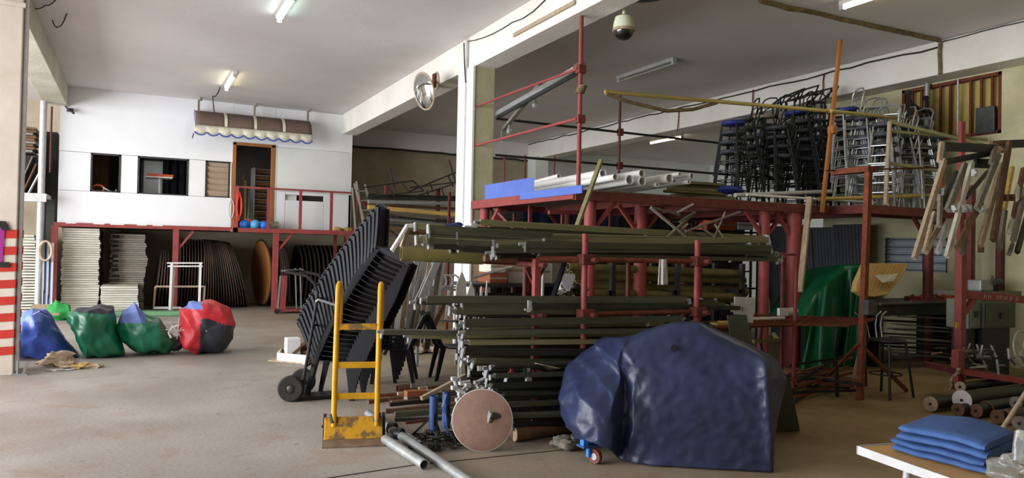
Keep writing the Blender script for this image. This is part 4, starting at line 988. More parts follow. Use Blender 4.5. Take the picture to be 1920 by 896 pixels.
# tent bars: rectangular or round tube with a small flanged end plate
def tent_bar(kind, m):
    t = thing('tent_bar', 'x', 'bar')
    if kind == 0: MB().bar((0, 0, 0), (1, 0, 0), .05, .04).build('tube', m, t, world=False)
    elif kind == 1: MB().pipe((0, 0, 0), (1, 0, 0), .026, .005, 10).build('tube', m, t, world=False, smooth=True)
    else: MB().bar((0, 0, 0), (1, 0, 0), .035, .058).build('tube', m, t, world=False)
    return t
BARS = {}
PLATES = []
for k in range(3):
    b = MB()
    if k == 0: b.box((0, 0, -.01), (.018, .06, .11))
    elif k == 1: b.box((-.03, 0, 0), (.07, .022, .03)).box((-.06, 0, -.02), (.012, .05, .06))
    else: b.cyl((-.07, 0, 0), (.0, 0, 0), .018, 8).box((-.01, 0, -.03), (.015, .05, .09))
    o = b.build('bar_plate_source', 'zinc', None, world=False); PLATES.append(o.data); bpy.data.objects.remove(o)
def put_bar(p, q, kind, m, label, group, plates=(True, True)):
    p = Vector(p); q = Vector(q); key = (kind, m)
    if key in BARS: o = dup(BARS[key])
    else: o = BARS[key] = tent_bar(kind, m)
    for c in list(o.children):
        if c.name.startswith('end_plate'): bpy.data.objects.remove(c)
    d = q - p; ln = d.length; s, u = frame_of(d)
    Rm = Matrix((d.normalized(), -s, u)).transposed().to_4x4()
    roll = Matrix.Rotation(rnd(-.15, .15), 4, 'X')
    o.matrix_world = Matrix.Translation(p) @ Rm @ roll
    for c in o.children: c.scale = (ln, 1, 1)
    for side, on in ((0, plates[0]), (1, plates[1])):
        if not on: continue
        e = bpy.data.objects.new('end_plate', random.choice(PLATES)); COL.objects.link(e); e.parent = o
        e.location = (ln * side, 0, 0); e.rotation_euler = (rnd(-.5, .5), 0, math.pi * side); sc_ = rnd(.6, .9); e.scale = (sc_, sc_, sc_)
    o['label'] = label; o['group'] = group
    return o
def fill_tier(rows, label, group):
    rows = sorted(rows, key=lambda r_: r_[1] + r_[3])
    for k, (pl, yl, pr, yr, Y, kind, m) in enumerate(rows):
        put_bar(onY(pl, yl, Y), onY(pr, yr, Y + rnd(-.05, .05)), kind, m, ordn(k, len(rows), 'topmost', 'lowest') + ' ' + label, group)
rows = []
# top tier, read off the photograph: bars fan out, the pale ones lie on top
spec = [(778, 424, 1090, 441, 6.35, 2, 'tent_bar_pale'), (900, 417, 1436, 447, 6.2, 2, 'tent_bar_pale'), (862, 428, 1300, 446, 6.3, 0, 'tent_bar'), (905, 440, 1400, 450, 5.95, 0, 'tent_bar_pale'),
        (912, 447, 1420, 452, 5.85, 0, 'tent_bar_pale'), (925, 456, 1440, 449, 5.72, 2, 'tent_bar_pale'), (933, 463, 1405, 462, 5.66, 0, 'tent_bar'), (925, 470, 1440, 470, 5.62, 0, 'tent_bar'),
        (838, 436, 1230, 452, 6.1, 0, 'tent_bar'), (858, 446, 1290, 458, 6.05, 0, 'tent_bar'), (922, 474, 1392, 476, 5.7, 0, 'tent_bar_dark'), (985, 458, 1445, 466, 5.6, 2, 'tent_bar'),
        (1000, 466, 1450, 474, 5.63, 0, 'tent_bar'), (940, 478, 1430, 483, 5.75, 0, 'tent_bar_dark'), (1020, 453, 1448, 478, 5.68, 0, 'tent_bar'), (1010, 478, 1455, 487, 5.66, 0, 'tent_bar'),
        (830, 452, 1200, 464, 6.1, 0, 'tent_bar_dark'), (845, 462, 1180, 470, 5.95, 0, 'tent_bar_dark'), (890, 436, 1210, 447, 6.15, 0, 'tent_bar'), (1050, 470, 1462, 481, 5.9, 0, 'tent_bar'),
        (1100, 462, 1440, 458, 6.0, 0, 'tent_bar'), (1080, 474, 1425, 468, 6.05, 0, 'tent_bar_dark')]
spec += [(rnd(900, 980), 446 + 4.5 * j_, rnd(1300, 1430), 450 + 4 * j_, 6.25 + .08 * (j_ % 3), 0, ['tent_bar_dark', 'tent_bar'][j_ % 2]) for j_ in range(9)]
fill_tier(spec, 'tent bar down the fanned pile on rack top tier', 'tent bars on the top tier')
# stub group sticking out at the left end of the top tier
for k, (pl, yl, pr, yr, m) in enumerate(((803, 428, 862, 430, 'tent_bar'), (803, 436, 866, 438, 'tent_bar'), (800, 444, 862, 446, 'tent_bar_dark'), (804, 452, 868, 455, 'tent_bar'), (780, 449, 850, 450, 'tent_bar_pale'), (812, 460, 900, 462, 'tent_bar_dark'), (855, 440, 930, 444, 'tent_bar'), (858, 455, 925, 458, 'tent_bar'), (870, 466, 930, 470, 'tent_bar_dark'))):
    a = onY(pl, yl, 5.75); b = onY(pr, yr, 5.75); b = a + (b - a) * 4.2; b.z = a.z - .03
    put_bar(a, b, 2, m, ordn(k, 9, 'first', 'last') + ' stub bar with plated end jutting past the rack, from navy rag', 'bar stubs at the rack end', (True, False))
tier2 = []
for k in range(10):
    tier2.append((rnd(842, 866) if k else 800, 561 + k * 2.7, rnd(1190, 1390), 562 + k * 2.6, 5.6 + .1 * (k % 4), 0 if k % 2 else 2, ['tent_bar', 'tent_bar_dark'][k % 2]))
tier2 += [(995, 572, 1385, 577, 5.58, 0, 'tent_bar_dark'), (860, 586, 1090, 588, 5.8, 0, 'tent_bar'), (872, 590, 1085, 593, 6.0, 0, 'tent_bar'), (780, 567, 1010, 568, 6.1, 0, 'tent_bar')]
fill_tier(tier2, 'tent bar down the thin pile on rack second tier', 'tent bars on the second tier')
for z in (zr2 + .02, zr2 + .14): pass
tier3 = [(718, 622, 960, 625, 5.7, 0, 'tent_bar'), (768, 630, 1000, 634, 5.9, 0, 'tent_bar_pale')]
for k in range(22):
    y = 606 + k * 3.5
    tier3.append((rnd(856, 884) + (10 if k > 12 else 0), y + rnd(-1, 1), rnd(1200, 1330), y - 3 + (k - 8) * .6 + rnd(-2, 2), 5.45 + .13 * (k % 5), 0 if k % 3 else 2, ['tent_bar', 'tent_bar', 'tent_bar_pale', 'tent_bar_dark'][k % 4]))
tier3 += [(rnd(870, 900), 603 + 6 * j_, rnd(1180, 1330), 602 + 6 * j_, 6.15 + .1 * (j_ % 3), 2, 'tent_bar_dark') for j_ in range(12)]
fill_tier(tier3, 'tent bar down the third tier pile of rack', 'tent bars on the third tier')
tier4 = []
for k in range(26):
    y = 686 + k * 4.6
    tier4.append((rnd(905, 955) if k < 24 else 960, y, rnd(1180, 1300), y - rnd(6, 16), 5.35 + .14 * (k % 4), 0 if k % 3 else 1, ['tent_bar_dark', 'tent_bar', 'tent_bar_dark'][k % 3]))
tier4 += [(rnd(880, 930), 684 + 7 * j_, rnd(1150, 1250), 682 + 6 * j_, 6.05 + .1 * (j_ % 3), 0, 'tent_bar_dark') for j_ in range(12)]
tier4 += [(918, 780, 1200, 772, 5.15, 1, 'tent_bar'), (880, 700, 1180, 694, 6.0, 0, 'tent_bar_dark'), (872, 712, 1180, 702, 5.95, 0, 'tent_bar_dark')]
fill_tier(tier4, 'tent bar down the bottom pile behind blue tarpaulin', 'tent bars in the bottom pile')
# thick tube under the top tier stubs
tag(MB().pipe(onY(752, 475, 6.05), onY(905, 483, 5.95), .062, .01, 18).build('roll_tube', 'roll_olive', smooth=True), 'thick olive tube under the bar stubs at the rack end', 'tube')
tag(MB().pipe(onY(800, 484, 6.1), onY(1010, 491, 6.0), .035, .006, 14).build('roll_tube', 'rust', smooth=True), 'rusty brown pipe below the thick olive tube', 'tube')
tag(MB().cyl(onY(908, 484, 5.8), onY(968, 487, 5.8), .03, 12).build('wood_pole', 'wood_brown', smooth=True), 'short brown pole resting at the red rack post', 'pole')
# pale bracket frame leaning off the end
t = thing('bracket_frame', 'dirty white angled bracket frame at the end of rack', 'frame', onY(760, 470, 6.4))
MB().path([onY(735, 470, 6.4), onY(752, 443, 6.4), onY(763, 424, 6.4), onY(790, 423, 6.4), onY(842, 426, 6.4)], .024, 6).build('outer_bar', 'cloth_white', t, smooth=True)
MB().bar(onY(765, 428, 6.45), onY(753, 463, 6.45), .05, .03).build('inner_bar', 'wood_pale', t); MB().bar(onY(767, 436, 6.45), onY(806, 438, 6.45), .03, .03).build('inner_bar', 'wood_brown', t)
lump('navy_cloth', onY(852, 427, 6.3), (.12, .1, .045), 'navy_cloth', 'navy rag thrown over the top tier bar ends', 'rag', .6, 5)
for k, (px, py) in enumerate(((862, 430), (872, 426), (884, 422))): tag(MB().bar(onY(px, py + 8, 5.95), onY(px + 8, py + 2 + 3 * k, 5.9), .035, .025).box(onY(px + 3, py + 2, 5.92), (.06, .05, .05)).build('clip', 'cloth_white'), 'small whitish clamp lying among the top tier bars', 'clamp', 'clamps among the bars')
for px, py, Y in ((990, 576, 5.5), (994, 566, 5.5)): pass
tag(MB().bar(onY(992, 563, 5.46), onY(992, 585, 5.46), .025, .015).bar(onY(984, 580, 5.46), onY(992, 583, 5.46), .02, .015).build('hook', 'zinc_pale'), 'pale hook plate hanging on the second tier bars', 'hook')
tag(MB().grid(lambda u, v: onY(1243 + 14 * (u - .5) * (1 + .4 * v), 486 + 48 * v, 5.50 - .03 + .02 * math.sin(u * 9)), 10, 8).build('rag', 'cloth_white', smooth=True, thick=.008), 'pale rag hanging over the upper rack rail', 'rag')

# ---------------- pale slats and litter leaning behind the rack end
lean_spec = [(690 + 9 * j_, 470 + 7 * (j_ % 4) if j_ > 4 else 520, 672 + 8.5 * j_, 655 - 6 * (j_ % 3), 5 + (j_ * 5) % 7, ['white_paint', 'wood_pale', 'zinc_pale', 'wood_grey'][j_ % 4]) for j_ in range(3, 17)] + [(742, 490, 700, 640, 9, 'wood_pale'), (752, 497, 715, 640, 7, 'white_paint'), (770, 490, 722, 625, 11, 'wood_grey'), (783, 492, 745, 640, 6, 'white_paint'), (793, 488, 760, 628, 7, 'zinc_pale'), (806, 490, 772, 640, 5, 'wood_pale'),
             (822, 486, 790, 560, 14, 'zinc_pale'), (812, 492, 778, 565, 4, 'zinc_pale'), (742, 530, 702, 660, 8, 'wood_grey'), (788, 540, 740, 655, 6, 'white_paint'), (774, 560, 720, 665, 7, 'wood_pale'), (730, 520, 708, 645, 10, 'wood_grey'),
             (810, 580, 800, 640, 8, 'wood_grey'), (832, 570, 815, 610, 8, 'wood_brown'), (762, 600, 735, 650, 6, 'white_paint'), (800, 560, 770, 640, 5, 'wood_brown'), (726, 585, 712, 668, 8, 'white_paint'), (842, 545, 836, 600, 5, 'white_paint')]
for k, (ax_, ay_, bx_, by_, w_, m) in enumerate(lean_spec):
    Y0 = 8.6 + .05 * (k % 5); f = onZ(bx_, by_ + 8) if by_ > 630 else None
    q = onY(bx_, by_, Y0 - .25)
    tag(MB().bar(onY(ax_, ay_, Y0), q if q.z > .02 else Vector((q.x, q.y, .02)), w_ * .006, .025, (0, 1, 0)).build('lath', m), {'wood_pale': 'pale wooden', 'white_paint': 'white painted', 'wood_grey': 'grey weathered', 'zinc_pale': 'pale metal', 'wood_brown': 'brown'}[m] + ' slat leaning in the heap behind the chair stack', 'slat', 'slats leaning behind the chair stack')
for k in range(16):
    px, py = rnd(705, 850), rnd(628, 660); p = onZ(px, py + 6)
    lump('scrap', (p.x, p.y, .06), (rnd(.08, .22), rnd(.06, .14), rnd(.04, .12)), random.choice(['cloth_white', 'rag_tan', 'wood_pale', 'cloth_white', 'wood_grey']), 'crumpled pale scrap in the litter behind the chair stack', 'scrap', .9, k * 1.7)['group'] = 'litter behind the chair stack'
p = onZ(766, 652); tag(MB().lathe([(.24, 0), (.2, .1), (.12, .2), (.05, .26), (.0001, .27)], (p.x, p.y, 0), n=7).build('plastic_wrap', 'paper_white', smooth=20), 'white tent shaped plastic wrapping in the litter', 'wrapping')
for k in range(5):
    p = onY(792 + k * 13, 534, 9.2); p.z = onY(820, 543, 9.2).z + .11
    tag(MB().path([p + Vector((.16 * math.cos(j * .42), .02 * k, .09 * math.sin(j * .42) + .02 * math.sin(3 * j * .42))) for j in range(15)], .014, 5, True).build('wire_coil', 'zinc_pale', smooth=True), 'loose pale wire coil on ledge behind the slats', 'wire', 'wire coils behind the slats')
t = thing('wire_basket', 'low metal shelf stand behind the leaning slats', 'stand', (onY(820, 560, 9.2).x, 9.2, 0))
for s_px in (785, 858): q_ = onY(s_px, 543, 9.2); MB().bar((q_.x, 9.2, 0), q_, .035, .035).build('leg', 'zinc', t)
for pa, pb in (((782, 543), (862, 543)), ((782, 558), (862, 558)), ((790, 600), (862, 602))):
    MB().bar(onY(*pa, 9.2), onY(*pb, 9.2), .035, .035).build('frame_bar', 'zinc', t)
for k in range(4):     # white jagged panels in front of the column foot
    px = (868, 886, 905, 915)[k]; tp = (508, 528, 536, 525)[k]; wd = (15, 12, 5, 3)[k]
    a = onY(px, tp, 7.6); b = onY(px - 4, 600, 7.55)
    tag(MB().prism([(-wd * .0055, 0), (wd * .0055, 0), (wd * .003, a.z - b.z - .1), (0, a.z - b.z), (-wd * .004, a.z - b.z - .15)], .02, (b.x, 7.55, b.z)).bb((b.x - .02, 7.54, 0), (b.x + .02, 7.56, b.z + .05)).build('picket', 'white_paint'), 'white pointed picket board standing by the column foot', 'board', 'white pickets by the column')
tag(MB().cyl(onY(880, 598, 7.5), onY(880, 606, 7.5), .035, 10).bb(onY(872, 606, 7.5) + Vector((0, -.03, -.06)), onY(890, 606, 7.5) + Vector((0, .03, 0))).build('tin', 'red_paint'), 'small red tin standing among rack bar ends', 'tin')

# ================================================================== FLOOR IN FRONT OF THE RACK
t = thing('table_top_disc', 'round brown hardboard table top leaning on the bars', 'table top', onZ(905, 845))
c = onZ(906, 846); nrm = Vector((-.50, -.86, .12)).normalized(); rr = .235
cc = Vector((c.x, c.y + .03, rr * .99))
MB().lathe([(.0001, .012), (rr - .008, .012), (rr, .008)], cc, nrm, 44).build('face', 'hardboard', t, smooth=30)
MB().lathe([(rr, .009), (rr + .003, .006), (rr + .003, -.012), (rr - .004, -.014), (.0001, -.014)], cc, nrm, 44).build('rim', 'zinc_pale', t, smooth=30)
# blue stands
for k, (px, yb, yt, tilt) in enumerate(((812, 820, 742, 0), (836, 802, 730, 0))):
    p = onZ(px, yb); h = onY(px, yt, p.y).z
    t = thing('blue_stand', ['shorter blue tube stand with a black strut by the hardboard disc', 'taller blue tube stand with flat blue strip behind shorter one'][k], 'stand', p)
    MB().pipe((p.x, p.y, 0), (p.x, p.y, h), .036, .005, 14).build('tube', 'blue_paint', t, smooth=True)
    MB().bb((p.x - .01, p.y - .038, h * .3), (p.x + .01, p.y - .034, h * .6)).build('slot', 'black_steel', t)
    if k == 0:
        q = onZ(773, 818); MB().bar((p.x, p.y, h * .55), (q.x, q.y, .01), .03, .02).build('strut', 'black_steel', t); MB().bar((p.x, p.y, h * .5), (p.x + .1, p.y + .12, .01), .02, .02).build('strut', 'black_steel', t)
    else:
        MB().bb((p.x - .06, p.y - .04, h - .01), (p.x + .09, p.y + .04, h + .005)).build('cap_plate', 'worn_steel', t)
        q = onZ(840, 828); MB().path([(p.x - .02, p.y - .04, h * .9), (p.x - .06, p.y - .06, h * .6), (p.x - .04, p.y - .08, h * .4), (q.x, q.y, .01)], .018, 4, flat=.004).build('strip', 'blue_paint', t)
        MB().bar((p.x, p.y, h * .4), (p.x + .12, p.y + .1, .01), .02, .02).build('strut', 'black_steel', t)
# zinc pipes on the floor
def floor_pipe(pa, pb, r, label, m='zinc', z=0):
    a = onZ(*pa); b = onZ(*pb); a.z = b.z = r + z
    tag(MB().pipe(a, b, r, .005, 18).build('zinc_pipe', m, smooth=True), label, 'pipe')
floor_pipe((722, 832), (796, 881), .036, 'short thick zinc pipe on the floor by yellow hand truck')
floor_pipe((690, 782), (905, 930), .034, 'long zinc pipe running past yellow hand truck towards the gateway')
floor_pipe((712, 790), (790, 838), .022, 'slim zinc pipe sleeved on the long one near black net')
floor_pipe((760, 822), (960, 960), .02, 'slim zinc pipe alongside the long thick one')
for px, py in ((735, 812), (748, 823)):
    p = onZ(px, py); tag(MB().lathe([(.043, -.03), (.046, -.03), (.046, .03), (.043, .03)], (p.x, p.y, .042), (.6, -.8, 0), 18).build('clamp_ring', 'black_steel', smooth=30), 'dark clamp ring around the long zinc pipe', 'clamp', 'clamp rings on pipe')
# black tangled net: nobody could count its loops
nm = MB(); c = onZ(795, 832)
for k in range(70):
    a = rnd(0, 6.28); r = rnd(0, 1) ** .6; o = Vector((c.x + .30 * r * math.cos(a) * .9 + .1, c.y + .30 * r * math.sin(a), 0)); pts = []
    h = .07 * (1 - r)
    for j in range(5): pts.append(o + Vector((rnd(-.06, .06), rnd(-.06, .06), .006 + rnd(0, 1) * (h + .02))))
    nm.path(pts, .006, 4)
for k in range(14):
    f = k / 14; nm.path([Vector((c.x + .25 + .35 * f + rnd(-.03, .03), c.y + .05 + .25 * f + rnd(-.04, .04), .008 + rnd(0, .02))) for j in range(4)], .006, 4)
tag(nm.build('rope_net', 'net_black'), 'tangled black rope net lying beside the zinc pipes', 'net', kind='stuff')
# timber and scrap bars on the floor left of the disc
fl_spec = [((740, 782), (905, 770), .05, 'tent_bar', 0), ((722, 775), (870, 762), .04, 'wood_brown', .0), ((733, 768), (880, 757), .045, 'wood_brown', .04), ((760, 765), (885, 745), .06, 'wood_grey', .05), ((728, 752), (870, 738), .04, 'wood_brown', 0), ((740, 790), (880, 786), .03, 'tent_bar_dark', 0),
           ((690, 757), (800, 742), .035, 'wood_brown', 0), ((785, 748), (900, 735), .04, 'wood_pale', .08), ((700, 745), (850, 735), .03, 'rust', 0), ((770, 738), (900, 728), .04, 'wood_grey', .06), ((760, 795), (830, 786), .02, 'rust', 0), ((730, 772), (840, 760), .035, 'tent_bar_dark', .05), ((745, 760), (860, 750), .03, 'rag_tan', .10), ((800, 752), (890, 742), .03, 'wood_brown', .12)]
for k, (pa, pb, w_, m, z) in enumerate(fl_spec):
    a = onZ(*pa); b = onZ(*pb); a.z = b.z = w_ / 2 + z
    tag(MB().bar(a, b, w_, w_).build('timber', m), {'tent_bar': 'olive steel', 'wood_brown': 'brown wooden', 'wood_grey': 'grey wooden', 'tent_bar_dark': 'blackish', 'wood_pale': 'pale wooden', 'rust': 'rusty', 'rag_tan': 'tan wooden'}[m] + ' length in the low heap left of the hardboard disc', 'timber', 'lengths heaped left of the disc')
a = onZ(745, 738); b = onZ(880, 726); a.z = b.z = .05; tag(MB().pipe(a, b, .045, .008, 16).build('cardboard_tube', 'wood_brown', smooth=True), 'brown cardboard tube lying across the low heap', 'tube')
a = onY(790, 747, 5.9); b = onY(872, 704, 6.0); tag(MB().bar(a, b, .035, .03).build('batten', 'wood_pale'), 'pale batten slanting up from the heap towards the rack', 'batten')
p = onZ(778, 762); tag(MB().box((p.x, p.y, .13), (.2, .1, .06)).build('brick', 'box_orange', bevel=.006), 'red brick lying on the low heap', 'brick')
for k in range(9):
    px, py = rnd(850, 905), rnd(705, 750); p = onY(px, py, 5.75 + rnd(-.1, .2)); d = Vector((rnd(-1, 1), rnd(-.5, .2), rnd(-1, .4))).normalized()
    tag(MB().cyl(p, p + d * rnd(.07, .13), .016, 8).box(p, (.045, .045, .03)).build('pin', 'zinc_pale', smooth=True), 'pale steel pin poking out among the bottom bar ends', 'pin', 'steel pins among the bars')
# logs and rolled thing near the tarpaulin
a = onZ(964, 828); a.z = .06; b = a + Vector((.75, .1, 0)); tag(MB().cyl(a, b, .058, 16).build('fence_log', 'wood_brown', smooth=True), 'dark log with pale cut end under the bottom bars', 'log'); tag(MB().cyl(a - Vector((.002, 0, 0)), a + Vector((.004, 0, 0)), .056, 16).build('log_end', 'rag_tan'), 'pale sawn disc on the end of dark log', 'wood disc')
for k, (px, py) in enumerate(((1052, 838), (1066, 844), (1078, 835))):
    p = onZ(px, py); lump('shoe', (p.x, p.y, .045), (.09, .06, .045), 'wood_grey', 'muddy lump lying beside the castor of covered machine', 'lump', .5, k * 3.1)['group'] = 'muddy lumps near the castor'
tag(MB().grid(lambda u, v: onY(1003 + 48 * u, 680 + 10 * u + 8 * v * math.sin(u * 3.1), 5.3 + .25 * v), 8, 4).build('torn_sheet', 'rag_tan', smooth=True, thick=.006), 'torn tan sheet draped over the bars beside blue tarpaulin', 'sheet')
for px, y0, y1, m in ((959, 683, 700, 'red_paint'), (984, 690, 703, 'tent_bar'), (991, 680, 712, 'zinc_pale')):
    tag(MB().bar(onY(px, y0, 5.42), onY(px, y1, 5.42), .02, .02).box(onY(px, y1, 5.42), (.05, .03, .03)).build('drop_pin', m), {'red_paint': 'red', 'tent_bar': 'green', 'zinc_pale': 'pale'}[m] + ' drop pin standing between third tier and bottom pile', 'pin')

# ================================================================== COVERED MACHINE
t = thing('covered_machine', 'machine on castors covered by a crumpled dark blue tarpaulin', 'machine', onZ(1270, 885))
YT = 4.15
P0 = onZ(1125, 884)
fL = onZ(1150, 872); fR = onZ(1452, 889)
dirx = (fR - fL).normalized(); away = Vector((-dirx.y, dirx.x, 0))
if away.y < 0: away = -away
def tp(px, py, d=0.0):
    """point measured at (px,py) on a plane d metres behind the tarpaulin's front"""
    r = _ray(px, py); n = away; t_ = (fL + n * d - Vector((0, 0, CAMH))).dot(n) / r.dot(n); return Vector((0, 0, CAMH)) + r * t_
# control net: columns run left flank - front-left edge - front - right edge - right flank, rows hem to ridge
cols = [
 # hem, knee, waist, shoulder, top edge, ridge, back; second number = metres behind the front plane
 [((1075, 818), .95), ((1052, 780), .92), ((1050, 735), .88), ((1060, 690), .84), ((1092, 655), .84), ((1122, 634), .86), ((1124, 633), 1.0)],
 [((1066, 824), .28), ((1048, 790), .30), ((1044, 745), .38), ((1056, 690), .52), ((1098, 655), .54), ((1128, 633), .62), ((1130, 632), .95)],
 [((1088, 824), -.06), ((1078, 794), -.04), ((1072, 748), .08), ((1088, 692), .36), ((1118, 656), .46), ((1140, 633), .58), ((1145, 632), .95)],
 [((1118, 834), -.12), ((1112, 800), -.12), ((1112, 752), -.02), ((1122, 700), .22), ((1140, 660), .32), ((1158, 634), .50), ((1162, 631), .95)],
 [((1143, 846), -.10), ((1142, 804), -.10), ((1146, 755), -.02), ((1150, 705), .12), ((1156, 660), .22), ((1172, 633), .42), ((1180, 629), .95)],
 [((1156, 860), .05), ((1163, 815), .07), ((1168, 765), .10), ((1164, 710), .15), ((1166, 662), .22), ((1185, 630), .42), ((1195, 626), .95)],
 [((1178, 868), .01), ((1186, 820), .0), ((1188, 770), .04), ((1180, 710), .13), ((1176, 660), .22), ((1200, 625), .40), ((1212, 619), .95)],
 [((1218, 878), .0), ((1222, 825), .03), ((1215, 770), .06), ((1204, 712), .12), ((1196, 660), .2), ((1232, 613), .38), ((1240, 610), .95)],
 [((1290, 884), .0), ((1285, 830), .03), ((1278, 775), .06), ((1268, 715), .1), ((1262, 662), .18), ((1268, 606), .36), ((1275, 604), .95)],
 [((1370, 888), .0), ((1362, 830), .03), ((1356, 775), .06), ((1350, 720), .1), ((1335, 675), .17), ((1310, 606), .36), ((1318, 606), .95)],
 [((1432, 889), .0), ((1428, 830), .03), ((1424, 775), .06), ((1420, 730), .09), ((1410, 690), .14), ((1352, 624), .38), ((1362, 626), .95)],
 [((1451, 889), .01), ((1449, 830), .03), ((1446, 775), .05), ((1442, 720), .08), ((1437, 678), .12), ((1402, 645), .4), ((1412, 648), .95)],
 [((1452, 868), .22), ((1456, 815), .25), ((1460, 760), .28), ((1462, 710), .32), ((1450, 674), .34), ((1432, 660), .48), ((1438, 662), .95)],
 [((1450, 800), .75), ((1460, 770), .75), ((1474, 735), .75), ((1478, 712), .74), ((1462, 678), .70), ((1444, 664), .72), ((1446, 664), .97)],
]
G3 = [[tp(*c[0], d=c[1]) for c in col] for col in cols]
for col in G3:
    for p_ in col: p_.z = max(p_.z, .012)
def cr(p0, p1, p2, p3, t):
    return .5 * ((2 * p1) + (p2 - p0) * t + (2 * p0 - 5 * p1 + 4 * p2 - p3) * t * t + (3 * p1 - p0 - 3 * p2 + p3) * t ** 3)
def spl(pts, u, k=.5):
    n = len(pts) - 1; x = min(u * n, n - 1e-6); i = int(x); f = x - i
    return cr(pts[max(i - 1, 0)], pts[i], pts[i + 1], pts[min(i + 2, n)], f).lerp(pts[i].lerp(pts[i + 1], f), k)
def tarp(u, v):
    c_ = [spl(col, v, .35) for col in G3]; p_ = spl(c_, u, .55)
    q = p_ * 1.0
    s_ = q.dot(dirx); h_ = q.z
    dia = abs(noise.noise(Vector((s_ * 3.2 + h_ * 4.6, (s_ - h_) * 1.3, 3.3)))) * .075 + abs(noise.noise(Vector((s_ * 8 - h_ * 3, h_ * 5, 9.1)))) * .03
    sm = abs(noise.noise(q * 11)) * .012 + abs(noise.noise(q * 23)) * .006
    left = max(0.0, min(1.0, (.56 - u) / .12)); amp = .22 + 1.15 * left
    wl_ = max(0.0, min(1.0, (.48 - u) / .30)); wl_ = wl_ * wl_ * (3 - 2 * wl_); wr_ = max(0.0, min(1.0, (u - .80) / .15))
    out = -away * (1 - .5 * max(wl_, wr_)) - dirx * wl_ + dirx * wr_
    top_fade = 1 if v < .75 else max(.15, 1 - (v - .75) * 3)
    p_ = p_ - out.normalized() * ((dia * amp + sm) * top_fade)
    p_.z = max(p_.z, .01); return p_
MB().grid(tarp, 150, 84).build('tarpaulin', ['tarp_blue'], t, smooth=60, thick=.004)
MB().cyl(tp(1262, 652, .19) - away * .02, tp(1262, 652, .19) + away * .05, .02, 10).build('burn_hole', 'tarp_inside', t)
# machine body underneath and castor leg
body = MB(); bp_ = [tp(1190, 860, .25), tp(1430, 870, .25), tp(1425, 870, .8), tp(1190, 860, .8)]
body.add([(q.x, q.y, .22) for q in bp_] + [(q.x, q.y, .62) for q in bp_], [(3, 2, 1, 0), (4, 5, 6, 7), (0, 1, 5, 4), (1, 2, 6, 5), (2, 3, 7, 6), (3, 0, 4, 7)])
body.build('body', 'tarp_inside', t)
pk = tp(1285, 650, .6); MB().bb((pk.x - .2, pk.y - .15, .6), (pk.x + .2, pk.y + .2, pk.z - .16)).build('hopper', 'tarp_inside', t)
lp = onZ(1124, 880) + Vector((.03, .06, 0))
MB().bb((lp.x - .065, lp.y + .10, .125), (lp.x - .02, lp.y + .15, .30)).build('leg', 'bright_blue', t, bevel=.004)
MB().bb((lp.x - .075, lp.y + .08, .115), (lp.x + .05, lp.y + .18, .13)).build('foot_plate', 'blue_paint', t)
MB().bb((lp.x - .035, lp.y + .08, .05), (lp.x - .015, lp.y + .11, .118)).build('castor_fork', 'bright_blue', t)
caxis = (dirx * .6 + away * .8).normalized()
wl = MB().lathe([(.025, -.014), (.05, -.018), (.055, -.01), (.055, .01), (.05, .018), (.025, .014), (.025, -.014)], (lp.x + .02, lp.y + .07, .055), caxis, 22).build('castor_wheel', 'red_dark', t, smooth=30)
MB().cyl(Vector((lp.x + .02, lp.y + .07, .055)) - caxis * .02, Vector((lp.x + .02, lp.y + .07, .055)) + caxis * .02, .025, 14).build('wheel_hub', 'zinc_pale', wl)
for dx, dd in ((1.0, .2), (1.0, .8), (.1, .85)):
    q = fL + dirx * dx + away * dd; MB().cyl((q.x, q.y, 0), (q.x, q.y, .25), .03, 10).build('leg', 'blue_paint', t)
# dark plates beside it
a = tp(1452, 820, .35); 
tag(MB().add([onZ(1448, 812), onZ(1500, 808), tp(1480, 705, .9), tp(1462, 700, .9)] + [onZ(1448, 812) + away * .012, onZ(1500, 808) + away * .012, tp(1480, 705, .912), tp(1462, 700, .912)], [(0, 1, 2, 3), (7, 6, 5, 4), (1, 0, 4, 5), (3, 2, 6, 7), (0, 3, 7, 4), (2, 1, 5, 6)]).build('steel_plate', 'machine_green'), 'dark steel plate leaning at the end of covered machine', 'plate')
Yp = 5.25
def flat(pts, Y, m, nm, label, cat, th=.012):
    A = [onY(px, py, Y) for px, py in pts]; n = len(A)
    b_ = MB().add(A + [q + Vector((0, th, 0)) for q in A], [tuple(range(n)), tuple(range(2 * n - 1, n - 1, -1))] + [(k, n + k, n + (k + 1) % n, (k + 1) % n) for k in range(n)])
    return tag(b_.build(nm, m, fix=True), label, cat)
flat([(1364, 591), (1400, 590), (1414, 660), (1412, 800), (1375, 800), (1372, 640)], Yp, 'machine_green', 'steel_plate', 'dark plate with faint marks standing behind covered machine', 'plate')
flat([(1378, 556), (1417, 558), (1412, 605), (1402, 605), (1400, 590), (1377, 589)], 5.56, 'zinc_pale', 'angle_plate', 'pale drilled steel angle plate at the end of second tier', 'plate')
